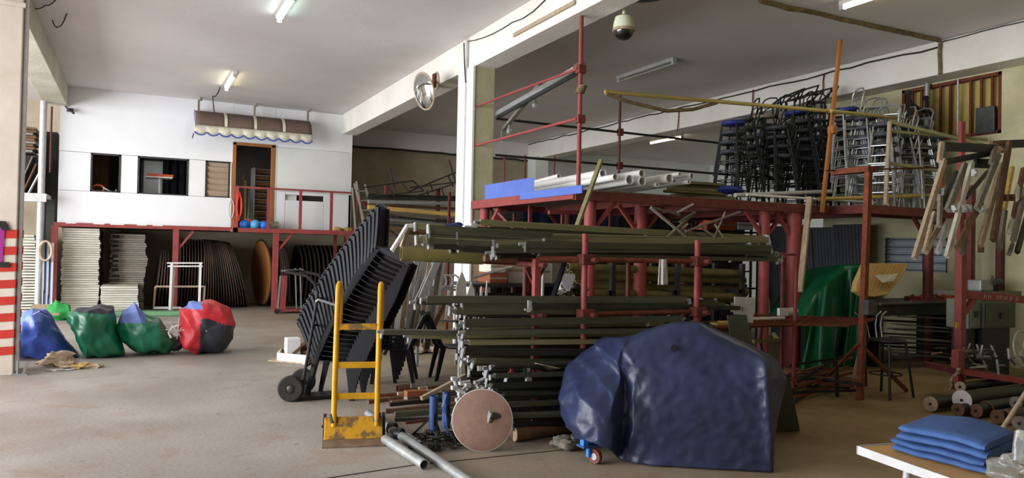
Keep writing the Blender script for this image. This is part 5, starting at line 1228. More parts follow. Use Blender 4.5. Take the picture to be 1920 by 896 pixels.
# ================================================================== ON THE STORAGE DECK
# blue corrugated panel on edge and a flat one below it
a = onX(908, 350, 4.66); b = onX(1000, 338, 4.66)
def corr(p, q, h, n, m, label, nm='corrugated_panel', lean=0.0):
    p = Vector(p); q = Vector(q); d = (q - p); L_ = d.length; d.normalize(); s = Vector((d.y, -d.x, 0)).normalized()
    b_ = MB()
    for i in range(n * 4 + 1):
        u = i / (n * 4); o = s * (.012 * (1 if (i // 2) % 2 else -1)); e = p + (q - p) * u + o
        b_.v += [e, e + Vector((0, 0, h)) + s * lean]
    b_.f = [(2*i, 2*i + 2, 2*i + 3, 2*i + 1) for i in range(n * 4)]; b_.m = [0] * len(b_.f)
    return tag(b_.build(nm, m, thick=.003), label, 'panel')
corr((4.66, a.y, DZ + .0), (4.66, b.y, DZ + .0), .23, 14, 'blue_panel', 'blue corrugated panel standing on edge of the storage deck')
p = onX(1093, 352, 4.60); q = onX(990, 366, 4.60)
tag(MB().bb((4.585, p.y, DZ - .06), (4.60, q.y + .2, DZ + .035)).build('side_board', 'blue_panel'), 'flat blue board tied along deck edge below the pipes', 'board')
# long white pipes lying front to back, open ends towards the hall
ends = sorted([(1131, 325, .055, 3.2), (1154, 332, .042, 3.1), (1204, 325, .05, 3.3), (1181, 337, .062, 3.0), (1205, 340, .06, 3.2), (1256, 335, .062, 3.3), (1298, 330, .045, 3.4), (1048, 330, .035, 1.2), (1233, 346, .03, 2.6), (1275, 326, .03, 3.3), (1292, 341, .03, 3.0)])
for k, (px, py, r, L_) in enumerate(ends):
    Y = 7.75 + (.25 if px in (1131, 1298, 1275) else 0) + (1.8 if px == 1048 else 0)
    e = onY(px, py, Y); f = Vector((e.x - .12, Y + L_, max(DZ + r + .03, e.z - .10)))
    if e.z < DZ + r: e.z = DZ + r
    tag(MB().pipe(e, f, r, .008, 20).build('white_pipe', 'white_paint', smooth=True), ordn(k, 11, 'first', 'last') + ' long white pipe across the deck, counted from the blue panel', 'pipe', 'white pipes on the deck')
for x in (5.0, 6.0, 6.9):
    tag(MB().bb((x - .1, 8.1, DZ), (x + 1.0, 8.2, DZ + .07)).bb((x - .1, 10.3, DZ), (x + 1.0, 10.4, DZ + .07)).build('bearer', 'wood_grey'), 'timber bearer under the white pipes on deck', 'timber', 'bearers under the pipes')
for k in range(7):
    a = onY(1250 + 10 * (k % 3), 357 - k * 5, 8.4); z = DZ + .02 + k * .045
    tag(MB().bar((a.x, 8.4 + .05 * (k % 3), z), (a.x + 1.0 + rnd(-.05, .05), 8.35, z), .16, .038).build('plank', ['tent_bar_pale', 'roll_olive'][k % 2]), 'olive plank in the bundle beside the stool stacks', 'plank', 'planks bundled beside the stools')
# ---------------- stools
def stool(seat_m, leg_m, back=True, r=.175, h=.78):
    t = thing('bar_stool', 'x', 'stool')
    MB().lathe([(.0001, h - .02), (r - .02, h - .02), (r, h), (r, h + .02), (r - .02, h + .04), (.0001, h + .048)], n=20).build('seat', seat_m, t, world=False, smooth=True)
    for sx in (-1, 1):
        for sy in (-1, 1):
            MB().cyl((sx * .115, sy * .115, h - .01), (sx * .20, sy * .20, 0), .0125, 8).build('leg', leg_m, t, world=False, smooth=True)
    for z in (.22, .48):
        w_ = .20 - (.20 - .115) * z / h
        MB().path([(w_, w_, z), (-w_, w_, z), (-w_, -w_, z), (w_, -w_, z)], .009, 5, True).build('stretcher', leg_m, t, world=False)
    if back:
        pts = [(-.15, -.13, h - .03), (-.19, -.14, h + .12), (-.23, -.15, h + .25), (-.25, -.10, h + .31), (-.255, 0, h + .325), (-.25, .10, h + .31), (-.23, .15, h + .25), (-.19, .14, h + .12), (-.15, .13, h - .03)]
        MB().path(pts, .012, 7).build('back_frame', leg_m, t, world=False, smooth=True)
        MB().path([(-.205, -.14, h + .17), (-.215, 0, h + .18), (-.205, .14, h + .17)], .01, 6).build('back_rung', leg_m, t, world=False, smooth=True)
    return t
kinds = {}
def put_stool(kind, loc, rz, tilt, label, grp):
    if kind not in kinds:
        o = kinds[kind] = stool(*kind)
    else: o = dup(kinds[kind])
    o.location = loc; o.rotation_euler = (tilt[0], tilt[1], rz); o['label'] = label; o['group'] = grp
DK = ('stool_grey', 'black_steel', True); DN = ('stool_grey', 'black_steel', False); DB = ('stool_blue', 'black_steel', False); DBB = ('stool_blue', 'black_steel', True)
CG = ('stool_grey', 'chrome', True); CN = ('stool_grey', 'chrome', False); CB = ('stool_blue', 'chrome', True); BG = ('stool_beige', 'black_steel', True)
stacks = [(1371, 8.35, [DN, DN, DN, DB], 'dark', 20), (1404, 8.6, [DK] * 4 + [DK], 'dark', 150), (1438, 8.9, [DK] * 5 + [BG], 'dark', 190), (1462, 8.3, [DK] * 4, 'dark', 170), (1506, 8.3, [DK] * 5 + [DBB], 'dark', 160), (1534, 8.7, [DK] * 7, 'dark', 205),
          (1528, 9.3, [DK] * 7, 'dark', 170), (1478, 9.4, [DK] * 6, 'dark', 140), (1566, 8.9, [DK] * 6, 'dark', 190), (1598, 7.75, [CG] * 5 + [CB], 'chrome', 160), (1630, 7.55, [CG] * 5, 'chrome', 185), (1660, 7.25, [CG] * 4, 'chrome', 200), (1690, 7.3, [CG] * 4, 'chrome', 150), (1722, 7.2, [CG] * 4, 'chrome', 185), (1640, 8.05, [CG] * 6, 'chrome', 170), (1675, 7.75, [CG] * 5, 'chrome', 140), (1742, 7.15, [CN] * 3, 'chrome', 30)]
WHERE = {1371: 'nearest the white pipes', 1404: 'second from white pipes', 1438: 'topped by a beige seat', 1462: 'right of the beige topped one', 1506: 'topped by a blue seat', 1534: 'behind the orange stick', 1528: 'at back behind the blue topped one', 1478: 'at back behind the beige topped one', 1566: 'just right of the orange stick', 1598: 'topped by a blue seat', 1630: 'beside the blue topped one', 1660: 'behind pale upright pole', 1690: 'right of pale upright pole', 1722: 'second right of pale pole', 1640: 'at back near the right beam', 1675: 'at back behind pale pole', 1742: 'next to the boarded window wall'}
for i, (px, Y, ks, tone, rz) in enumerate(stacks):
    x = onY(px, 330, Y).x
    for k, kd in enumerate(ks):
        z = DZ + k * .145
        seatc = {'stool_blue': 'blue seated', 'stool_beige': 'beige seated', 'stool_grey': 'dark seated'}[kd[0]]
        if kd[0] == 'stool_grey': lb = ordn(k, 0) + ' bar stool of ' + ('black legged stack ' if tone == 'dark' else 'chrome legged stack ') + WHERE[px]; gp = tone + ' stools stacked on the deck'
        else: lb = seatc + ' bar stool topping a ' + tone + ' legged stack' + {1371: ' nearest the white pipes', 1506: ' near the orange stick', 1598: ' beside the orange stick', 1438: ' among the dark ones'}.get(px, ''); gp = 'topmost stools of the stacks'
        put_stool(kd, (x + .012 * k * math.cos(R(rz)), Y + rnd(-.01, .01), z), R(rz) + rnd(-.06, .06), (rnd(-.02, .02), R(1.3) * k * (1 if rz > 90 else 0)), lb, gp)
# thrown on top: arm chairs / backs
for k, (pa, pb) in enumerate((((1490, 178), (1535, 160)), ((1500, 185), (1560, 165)), ((1540, 190), (1572, 162)), ((1475, 190), (1500, 172)))):
    a = onY(*pa, 8.6); b = onY(*pb, 8.8)
    tag(MB().path([a - Vector((0, 0, .22)), a, a.lerp(b, .5) + Vector((0, 0, .02)), b, b - Vector((.1, 0, .18))], .016, 7).path([a + Vector((0, .28, -.22)), a + Vector((0, .3, 0)), b + Vector((0, .3, 0)), b + Vector((-.1, .3, -.18))], .016, 7).bar(a, a + Vector((0, .3, 0)), .02, .02).build('stool_frame', 'black_steel', smooth=True), 'bare black stool frame thrown on top of dark stacks', 'frame', 'bare frames on the stacks')
for k, (px, py) in enumerate(((1705, 190), (1725, 205), (1738, 190), (1748, 212))):
    a = onY(px, py, 7.3); d = Vector((.12 * (-1) ** k, .1, .16 - .04 * k))
    tag(MB().path([a - Vector((0, 0, .25)), a, a + d * .6, a + d], .03, 8).ball(a + d, .05, .05, .04, 10, 6).build('saddle_post', 'black_steel', smooth=True), 'black saddle shaped stool end poking above the chrome stacks', 'stool end', 'saddle ends over the chrome stacks')
# loose poles along the front edge of the deck
def pole(pa, Ya, pb, Yb, r, m, nm, label, cat, square=False):
    a = onY(*pa, Ya); b = onY(*pb, Yb)
    o = MB().bar(a, b, r * 2, r * 2).build(nm, m) if square else MB().cyl(a, b, r, 12).build(nm, m, smooth=True)
    return tag(o, label, cat)
pole((1378, 366), 7.6, (1558, 359), 7.75, .03, 'zinc_pale', 'pole', 'thick pale pole lying on the deck edge before the dark stools', 'pole')
pole((1400, 365), 7.5, (1644, 380), 7.5, .018, 'white_paint', 'pole', 'thin white pole lying along the deck edge', 'pole')
pole((1535, 373), 7.40, (1750, 366), 7.0, .028, 'wood_yellow', 'pole', 'yellow wooden pole lying before the chrome stools', 'pole')
pole((1518, 370), 7.38, (1500, 548), 7.2, .035, 'wood_pale', 'plank', 'pale plank leaning up against the deck edge', 'plank', True)
lump('blue_bundle', onY(1380, 359, 7.7) + Vector((0, .1, .03)), (.22, .12, .06), 'stool_blue', 'small blue bundle on the deck edge under the first stools', 'bundle', .3, 2)
pole((1576, 75), 7.25, (1541, 398), 7.3, .022, 'orange_wood', 'stick', 'tall orange wooden stick rising in front of the stools', 'stick', True)
p = onY(1561, 243, 7.27); tag(MB().bb((p.x - .05, p.y - .05, p.z - .06), (p.x + .05, p.y + .05, p.z + .05)).build('clamp', 'orange_wood', bevel=.01), 'orange clamp block on the tall orange stick', 'clamp')
pole((1134, 172), 7.52, (1562, 209), 7.30, .026, 'bamboo', 'bamboo_pole', 'bamboo pole from corner upright to the orange stick', 'pole')
pole((1558, 208), 7.22, (1690, 222), 7.3, .026, 'bamboo', 'bamboo_pole', 'short bamboo pole beyond the orange stick', 'pole')
cable([onY(1136, 176, 7.5), onY(1175, 190, 7.5), onY(1250, 208, 7.5), onY(1300, 205, 7.5), onY(1345, 192, 7.45)], .024, 'cable_tan', 'dark sagging strap hanging below the bamboo pole')
t = thing('rope_lashing', 'olive cloth lashing around the corner upright and bamboo', 'lashing', onY(1140, 175, 7.5))
for k in range(4): MB().path([(RX + .045 * math.cos(j * .52) + .01 * k, DY0 + .08 + .045 * math.sin(j * .52), onY(1134, 172, 7.5).z - .04 + .025 * k) for j in range(12)], .014, 5, True).build('turn', 'cable_tan', t, smooth=True)
pole((1127, 300), 7.4, (1079, 432), 7.0, .022, 'tent_bar_pale', 'stick', 'olive stick leaning against the corner upright of deck', 'stick', True)
pole((1668, 228), 6.95, (1660, 384), 6.95, .03, 'wood_pale', 'upright_pole', 'pale upright pole before the chrome stools', 'pole')
pole((1670, 229), 6.97, (1842, 271), 6.5, .022, 'tent_bar_pale', 'rail_pole', 'upper pale rail tied to the pale upright pole', 'pole', True)
pole((1668, 306), 6.97, (1764, 321), 6.8, .02, 'tent_bar_pale', 'rail_pole', 'lower pale rail tied to the pale upright pole', 'pole', True)
pole((1668, 246), 6.99, (1850, 262), 6.55, .02, 'tent_bar_pale', 'rail_pole', 'olive rail crossing before the boarded window', 'pole', True)
q_ = onY(1803, 228, 6.6); tag(MB().bar((q_.x, 6.6, 0), q_, .09, .06).build('red_post', 'red_paint'), 'tall red post standing before the boarded window', 'post')
# grey channels and clear bulbs under the guard rail
t = thing('lamp_channel', 'grey steel channel tied under the guard rail with wire', 'channel', onX(1010, 170, 4.9))
a = onX(931, 214, 5.02); b = onX(1084, 127, 4.78)
MB().bar(a, b, .05, .07).build('channel', 'zinc', t); MB().bar(a + Vector((.03, 0, -.03)), b + Vector((.03, 0, -.03)), .03, .07).build('flange', 'steel_dark', t)
for k in range(4): MB().path([b + Vector((0, -.08 + .035 * k, 0)) + Vector((.05 * math.cos(j * .52), 0, .05 * math.sin(j * .52))) for j in range(12)], .01, 5, True).build('wire_turn', 'cable_tan', t, smooth=True)
t = thing('hanging_lamp', 'dark flat arm with clear bulbs hanging under the guard rail', 'lamp arm', onX(980, 200, 5.0))
a = onX(1016, 154, 4.95); b = onX(944, 243, 5.15)
MB().bar(a, b, .06, .05).build('arm', 'wood_grey', t)
for px, py in ((955, 240), (1003, 190)):
    q = onX(px, py, 5.13); MB().lathe([(.018, .05), (.02, .02), (.04, -.02), (.045, -.06), (.03, -.09), (.0001, -.1)], q, n=14).build('bulb', 'film', t, smooth=True)
q = onX(940, 255, 5.15); MB().bar(q + Vector((0, 0, .08)), q + Vector((0, 0, -.14)), .012, .012).build('pull_cord', 'white_paint', t)

# ================================================================== REAR TIMBER RACK
t = thing('timber_rack', 'dark steel cantilever rack against the rear wall', 'rack', (7.3, 16.2, 0))
for x in (5.3, 6.6, 7.9, 9.2):
    MB().bb((x - .04, 16.9, 0), (x + .04, 17.0, 3.0)).build('upright', 'red_dark', t)
    for z in (1.4, 1.85, 2.25): MB().bb((x - .03, 16.1, z - .04), (x + .03, 16.9, z)).build('arm', 'steel_dark', t)
rt = [(690, 388, 845, 404, 'wood_yellow', .09), (690, 378, 850, 380, 'zinc', .07), (688, 371, 855, 373, 'steel_dark', .06), (700, 394, 850, 414, 'wood_grey', .06), (690, 382, 850, 392, 'wood_brown', .06), (695, 402, 848, 420, 'steel_dark', .05), (690, 408, 850, 424, 'zinc', .05), (685, 414, 845, 432, 'wood_grey', .05), (690, 366, 845, 368, 'tent_bar_dark', .06), (730, 386, 850, 390, 'rust', .05), (700, 418, 850, 434, 'steel_dark', .05), (690, 424, 845, 442, 'wood_brown', .06)]
for k, (xa_, ya_, xb_, yb_, m, w_) in enumerate(rt):
    Y = 16.2 + .12 * (k % 5)
    tag(MB().bar(onY(xa_, ya_, Y), onY(xb_ + 60, yb_ + 3, Y), w_, w_).build('timber', m), {'wood_yellow': 'long yellow beam', 'zinc': 'long grey tube', 'steel_dark': 'long dark steel bar', 'wood_grey': 'long grey timber', 'wood_brown': 'long brown timber', 'tent_bar_dark': 'long black green bar', 'rust': 'long rusty bar'}[m] + ' lying on the rack against the rear wall', 'timber', 'long stock on the rear rack')
def wire_frame(spec, Y, r, label):
    t_ = thing('rod_lattice', label, 'lattice', onY(*spec[0][0], Y))
    for pa, pb in spec: MB().cyl(onY(*pa, Y), onY(*pb, Y), r, 6).build('rod', 'crate_dark', t_, smooth=True)
wire_frame([((678, 352), (774, 339)), ((700, 350), (712, 368)), ((724, 346), (740, 368)), ((752, 342), (768, 362)), ((774, 339), (795, 358)), ((730, 313), (741, 360)), ((700, 368), (795, 358))], 16.4, .018, 'thin rusty rod frame tilted up on the rear rack left part')
wire_frame([((760, 362), (860, 321)), ((842, 300), (856, 348)), ((806, 341), (812, 360)), ((840, 330), (850, 350)), ((768, 352), (862, 341)), ((780, 368), (850, 345)), ((828, 352), (834, 374)), ((800, 356), (806, 376))], 16.8, .018, 'thin rusty rod frame tilted up on the rear rack beside column')
for k, (pa, pb) in enumerate((((668, 340), (706, 572)), ((684, 345), (732, 572)), ((662, 352), (680, 590)))):
    tag(MB().bar(onY(*pa, 17.6), onY(*pb, 17.4), .09, .05).build('plank', 'wood_grey'), 'grey plank leaning beside the office end wall', 'plank', 'planks beside the office')
t = thing('ladder', 'old grey wooden ladder leaning beside the office', 'ladder', onY(690, 430, 17.2))
for pa, pb in (((664, 344), (722, 566)), ((684, 346), (752, 566))): MB().bar(onY(*pa, 17.0), onY(*pb, 16.8), .06, .04).build('rail', 'wood_grey', t)
for k in range(5): MB().bar(onY(668 + 5 * k, 358 + 18 * k, 17.0 - .04 * k), onY(690 + 5.5 * k, 358 + 18 * k, 17.0 - .04 * k), .035, .03).build('rung', 'wood_grey', t)

# ================================================================== UNDER THE DECK
tag(MB().bb((8.0, 11.9, 0), (8.7, 12.4, .62)).build('plinth_crate', 'wood_brown', bevel=.02), 'brown crate carrying cartons under the storage deck', 'crate')
a = onY(955, 478, 9.4); b = onY(1088, 531, 9.4)
def carton(px0, py0, px1, py1, Y, dep, m, label, flaps=True):
    p = onY(px0, py1, Y); q = onY(px1, py0, Y); t_ = thing('carton', label, 'box', (p.x, Y, p.z))
    MB().bb((p.x, Y, p.z), (q.x, Y + dep, q.z)).build('body', m, t_, bevel=.01)
    MB().bb((p.x, Y - .004, (p.z + q.z) / 2 - .015), (q.x, Y, (p.z + q.z) / 2 + .015)).build('tape', 'wood_pale', t_)
    MB().bb((p.x + .01, Y + .02, q.z), (q.x - .01, Y + dep / 2 - .005, q.z + .008)).build('flap', m, t_); MB().bb((p.x + .01, Y + dep / 2 + .005, q.z), (q.x - .01, Y + dep - .02, q.z + .008)).build('flap', m, t_)
carton(953, 484, 1010, 531, 9.4, .5, 'box_white', 'white carton with dark holes on the bench under deck')
carton(1008, 488, 1036, 531, 9.45, .5, 'box_white', 'pale carton with split side between two red props')
carton(1034, 494, 1076, 532, 9.4, .45, 'stool_beige', 'beige worn carton beside the green bag under deck')
carton(918, 512, 951, 531, 9.3, .4, 'box_orange', 'terracotta coloured box beneath a white one', False)
carton(920, 488, 948, 511, 9.3, .4, 'box_white', 'small white box on top of the terracotta one')
t = thing('bench', 'long dark bench carrying cartons under the storage deck', 'bench', (6.2, 9.5, 0))
bz = onY(1000, 531, 9.3).z; bx0, bx1 = onY(880, 540, 9.3).x, onY(1120, 540, 9.3).x
MB().bb((bx0, 9.2, bz - .05), (bx1, 10.0, bz)).build('top', 'steel_dark', t)
for x in (bx0 + .1, bx1 - .1):
    for y in (9.25, 9.9): MB().bb((x - .03, y, 0), (x + .03, y + .05, bz - .05)).build('leg', 'steel_dark', t)
for k in range(4): tag(MB().bar((bx0 + .05, 9.15 - .06 * k, bz - .16 - .09 * k), (bx1 + .1, 9.1 - .06 * k, bz - .20 - .09 * k), .05, .09).build('black_beam', 'black_steel'), 'black steel beam lying below the bench under deck', 'beam', 'black beams below the bench')
lump('green_sack', onY(1080, 520, 9.5), (.14, .15, .16), 'tarp_green', 'green bag on the bench beside the beige carton', 'bag', .3, 4)
flat([(1062, 513), (1077, 513), (1079, 520), (1068, 547), (1060, 540), (1052, 528), (1056, 516)], 6.9, 'paper_white', 'paper_sheet', 'white crooked paper sheet hanging behind the rack', 'paper', .004)
pole((1060, 488), 6.4, (1034, 566), 6.2, .02, 'black_steel', 'stick', 'dark stick leaning behind the rack beside white paper', 'stick', True)
pole((1019, 490), 7.6, (1012, 718), 7.6, .02, 'zinc', 'prop', 'thin grey prop standing before the cartons', 'prop')
pole((888, 520), 7.6, (968, 497), 7.2, .016, 'wood_grey', 'stick', 'thin grey stick slanting up to the red rack post', 'stick')
for k in range(9):
    p = onY(rnd(1055, 1090), rnd(535, 560), 7.0); lump('scrap', p, (.07, .06, .06), random.choice(['cloth_white', 'wood_grey', 'rag_tan', 'tent_bar_dark']), 'crumpled scrap in the clutter under the white paper', 'scrap', .9, k)['group'] = 'clutter under the paper'
tag(MB().bb((onY(1040, 560, 6.9).x - .1, 6.8, 0), (onY(1095, 560, 6.9).x, 7.3, onY(1060, 562, 6.9).z - .02)).build('clutter_crate', 'black_steel', bevel=.02), 'black crate under the clutter behind the rack', 'crate')
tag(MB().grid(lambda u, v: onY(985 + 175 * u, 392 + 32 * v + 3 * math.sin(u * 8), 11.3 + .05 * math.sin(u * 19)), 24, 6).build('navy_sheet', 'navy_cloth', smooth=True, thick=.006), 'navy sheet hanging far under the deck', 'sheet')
# olive tubes
for k, (xa_, ya_, xb_, yb_, r) in enumerate(((1065, 500, 1392, 512, .05), (1070, 516, 1395, 526, .055), (1075, 535, 1397, 547, .075), (1080, 548, 1380, 556, .05), (1260, 563, 1402, 563, .03), (1150, 508, 1390, 520, .05))):
    tag(MB().pipe(onY(xa_, ya_, 7.9 + .12 * (k % 3)), onY(xb_, yb_, 7.9 + .12 * (k % 3)), r, .01, 18).build('olive_tube', 'roll_olive', smooth=True), ordn(k, 6, 'first', 'last') + ' olive tube down the pile behind the round red posts', 'tube', 'olive tubes under the deck')
tr = thing('tube_trestle', 'dark trestle carrying the olive tubes under the deck', 'trestle', (7.0, 8.0, 0))
for px in (1130, 1250, 1370):
    x = onY(px, 540, 8.0).x
    MB().bb((x - .03, 7.75, 0), (x + .03, 7.81, 1.42)).build('leg', 'steel_dark', tr); MB().bb((x - .03, 8.3, 0), (x + .03, 8.36, 1.42)).build('leg', 'steel_dark', tr); MB().bb((x - .03, 7.75, 1.0), (x + .03, 8.36, 1.06)).build('cross_bar', 'steel_dark', tr)
# black shelves far under the deck with orange and white goods
t = thing('goods_shelf', 'dark shelf with orange and white goods far under deck', 'shelf', (10.0, 10.3, 0))
gx0, gx1 = onY(1300, 450, 10.3).x, onY(1425, 450, 10.3).x
for x in (gx0, gx1): MB().bb((x - .03, 10.3, 0), (x + .03, 10.36, 2.1)).build('upright', 'black_steel', t); MB().bb((x - .03, 10.8, 0), (x + .03, 10.86, 2.1)).build('upright', 'black_steel', t)
for zpx in (432, 482, 540): z = onY(1350, zpx, 10.3).z; MB().bb((gx0, 10.3, z - .03), (gx1, 10.86, z)).build('shelf_board', 'black_steel', t)
carton(1345, 412, 1380, 431, 10.4, .4, 'bright_orange', 'bright orange box on the upper board of dark shelf')
carton(1326, 418, 1342, 431, 10.4, .4, 'bright_orange', 'small orange box at left end of upper dark shelf')
carton(1384, 414, 1413, 430, 10.4, .3, 'paper_white', 'white box on the upper board of dark shelf')
carton(1384, 448, 1415, 481, 10.4, .3, 'zinc_pale', 'grey white box on the lower board of dark shelf')
carton(1346, 452, 1366, 481, 10.4, .3, 'bright_orange', 'orange box on the lower board of dark shelf')
# folded chair frames lying crosswise under the deck edge
t = thing('folding_trestle', 'tangled olive folding trestle thrown on the top tier end', 'trestle', onY(1290, 420, 7.0))
for pa, pb, w_ in (((1220, 389), (1292, 446), 8), ((1221, 388), (1275, 399), 6), ((1270, 398), (1300, 378), 5), ((1388, 397), (1285, 430), 5), ((1300, 400), (1245, 446), 6), ((1303, 398), (1275, 412), 7), ((1285, 432), (1345, 446), 4), ((1262, 442), (1290, 415), 5), ((1310, 422), (1345, 445), 5), ((1340, 420), (1358, 445), 3), ((1360, 398), (1340, 440), 3)):
    MB().bar(onY(*pa, 6.22), onY(pb[0], pb[1] + 4, 6.15), w_ * .0042, .02).build('frame_bar', random.choice(['tent_bar_pale', 'wood_grey', 'tent_bar']), t)
# low rack right of the machine
t = thing('low_rack', 'narrow red tube rack behind the covered machine', 'rack', (6.87, 6.17, 0))
fx = onZ(1487, 734); MB().cyl((fx.x, fx.y, 0), onY(1494, 476, fx.y), .022, 12).build('upright', 'red_paint', t, smooth=True)
MB().cyl(onY(1468, 482, fx.y + .4), Vector((onY(1468, 482, fx.y + .4).x, fx.y + .4, 0)), .025, 12).build('upright', 'red_dark', t, smooth=True)
MB().cyl(onY(1430, 476, fx.y), onY(1494, 477, fx.y), .014, 8).build('rail', 'red_paint', t)
x2 = onY(1335, 600, fx.y).x; MB().cyl((x2, fx.y + .2, 0), (x2, fx.y + .2, 1.45), .025, 12).build('upright', 'red_dark', t, smooth=True)
zz = onY(1420, 612, fx.y).z; MB().cyl((x2, fx.y + .05, zz), (fx.x + .1, fx.y + .05, zz), .02, 10).build('rail', 'red_dark', t, smooth=True); MB().cyl((x2, fx.y + .5, zz), (fx.x + .1, fx.y + .5, zz), .02, 10).build('rail', 'red_dark', t, smooth=True)
MB().cyl((x2, fx.y, zz), (x2, fx.y + .6, zz), .02, 10).build('rail', 'red_dark', t); MB().cyl((fx.x, fx.y, zz), (fx.x, fx.y + .6, zz), .02, 10).build('rail', 'red_dark', t)
for k in range(3): tag(MB().bar(onY(1335 + 20 * k, 607 - 3 * k, fx.y + .15 + .1 * k), onY(1488, 605 - 3 * k, fx.y + .15 + .1 * k), .16, .02).build('yellow_board', 'wood_yellow'), 'yellow wooden board lying on the narrow red rack', 'board', 'yellow boards on the narrow rack')
tag(MB().cyl(onY(1402, 598, fx.y + .1), onY(1470, 596, fx.y + .1), .018, 10).build('white_tube', 'white_paint', smooth=True), 'thin white tube on the yellow boards', 'tube')
t = thing('film_roll', 'white paper roll standing on the narrow red rack', 'roll', onY(1475, 590, fx.y + .2))
MB().cyl(onY(1468, 585, fx.y + .15), onY(1490, 583, fx.y + .35), .045, 16).build('roll', 'box_white', t, smooth=True); MB().bb(onY(1462, 592, fx.y + .1), onY(1474, 577, fx.y + .14)).build('flap', 'paper_white', t)
pole((1412, 640), 6.5, (1458, 637), 6.6, .02, 'tent_bar_pale', 'stick', 'pale angle stick lying low behind covered machine', 'stick', True)
pole((1458, 637), 6.6, (1450, 625), 6.7, .018, 'tent_bar_pale', 'stick', 'short pale stick end behind the covered machine', 'stick', True)
for k in range(22):      # dark scrap rods on the floor behind the machine
    a = onZ(rnd(1470, 1500), rnd(700, 762)); b = onZ(rnd(1560, 1625), rnd(690, 755)); z = rnd(.01, .18); a.z = z; b.z = max(.01, z + rnd(-.06, .06))
    tag(MB().bar(a, b, .025, .025).build('scrap_rod', ['rust', 'black_steel', 'wood_brown'][k % 3]), ['rusty', 'black', 'brown'][k % 3] + ' rod in the floor heap under the lattice table frame', 'rod', 'rods heaped under the lattice frame')
# lattice table frame
t = thing('lattice_frame', 'rusty lattice table frame on bent steel legs', 'table frame', onZ(1580, 750))
LZ = .80
def lz(px, py): return onZ(px, py, LZ)
q = [lz(1480, 606), lz(1500, 598), lz(1625, 610), lz(1560, 618)]
q = [Vector((6.0, 6.05, LZ)), Vector((6.9, 6.9, LZ)), Vector((8.0, 6.0, LZ)), Vector((6.95, 5.52, LZ))]
for i in range(4): MB().bar(q[i], q[(i + 1) % 4], .025, .025).build('edge_bar', 'rust', t)
for k in range(1, 6): MB().bar(q[0].lerp(q[1], k / 6), q[3].lerp(q[2], k / 6), .015, .015).build('lattice_bar', 'rust', t)
for k in range(1, 4): MB().bar(q[0].lerp(q[3], k / 4), q[1].lerp(q[2], k / 4), .015, .015).build('lattice_bar', 'rust', t)
for i, (dx, dy) in enumerate(((.1, .1), (0, -.2), (-.15, 0), (0, .15))):
    e = q[i] + Vector((dx, dy, 0)); MB().path([e, e + Vector((-.04, 0, -.3)), e + Vector((.03, .02, -.5)), Vector((e.x + .02, e.y, 0))], .018, 6).build('leg', 'black_steel', t, smooth=True)

# ================================================================== RIGHT HAND SIDE
# rusty upright with brace in front of the deck
t = thing('rusty_upright', 'rust brown steel upright with cross arm in front of the deck', 'post', (7.05, 5.4, 0))
f0 = onZ(1612, 750); tp_ = onY(1629, 312, f0.y)
MB().bar((f0.x, f0.y, 0), tp_, .06, .06).build('upright', 'rust', t)
MB().bar(onY(1548, 320, f0.y + .4), onY(1762, 314, f0.y + .4), .018, .018).build('cross_arm', 'rust', t)
MB().bb(tp_ - Vector((.06, .04, .06)), tp_ + Vector((.08, .44, 0))).build('bracket', 'rust', t)
MB().bar(onZ(1700, 735) + Vector((0, 0, .02)), onY(1622, 655, f0.y), .035, .035).build('brace', 'rust', t); MB().bar(onZ(1540, 720) + Vector((0, 0, .02)), onY(1610, 645, f0.y), .03, .03).build('brace', 'rust', t)
p = onY(1617, 570, f0.y); MB().box(p + Vector((.03, -.05, -.03)), (.1, .08, .16)).build('switch_box', 'steel_dark', t)
tag(MB().bar(onZ(1604, 738) + Vector((.05, .1, 0)), onY(1612, 655, f0.y + .15), .03, .03).build('stake', 'wood_pale'), 'pale wooden stake beside the rusty upright foot', 'stake')
# black stool with wire back
p = onZ(1660, 742)
t = thing('wire_back_stool', 'black round stool with curled wire back by the rusty upright', 'stool', p)
SHT = onY(1655, 638, p.y).z
MB().lathe([(.0001, SHT - .025), (.2, SHT - .025), (.215, SHT), (.2, SHT + .012), (.0001, SHT + .014)], (p.x, p.y, 0), n=24).build('seat', 'black_plastic', t, smooth=True)
for sx, sy in ((-1, -1), (1, -1), (1, 1), (-1, 1)): MB().cyl((p.x + sx * .14, p.y + sy * .14, SHT - .02), (p.x + sx * .2, p.y + sy * .2, 0), .014, 8).build('leg', 'black_steel', t, smooth=True)
MB().path([(p.x + .17 * math.cos(j * .45), p.y + .17 * math.sin(j * .45), SHT * .4) for j in range(14)], .009, 5, True).build('foot_ring', 'black_steel', t)
for s in (-1, 1):
    for k, o_ in enumerate((.06, .15)): MB().path([(p.x + s * o_, p.y + .16, SHT), (p.x + s * (o_ + .01), p.y + .19, SHT + .15), (p.x + s * (o_ + .05), p.y + .2, SHT + .26), (p.x + s * (o_ + .12), p.y + .2, SHT + .30)], .007, 5).build('back_wire', 'zinc', t, smooth=True)
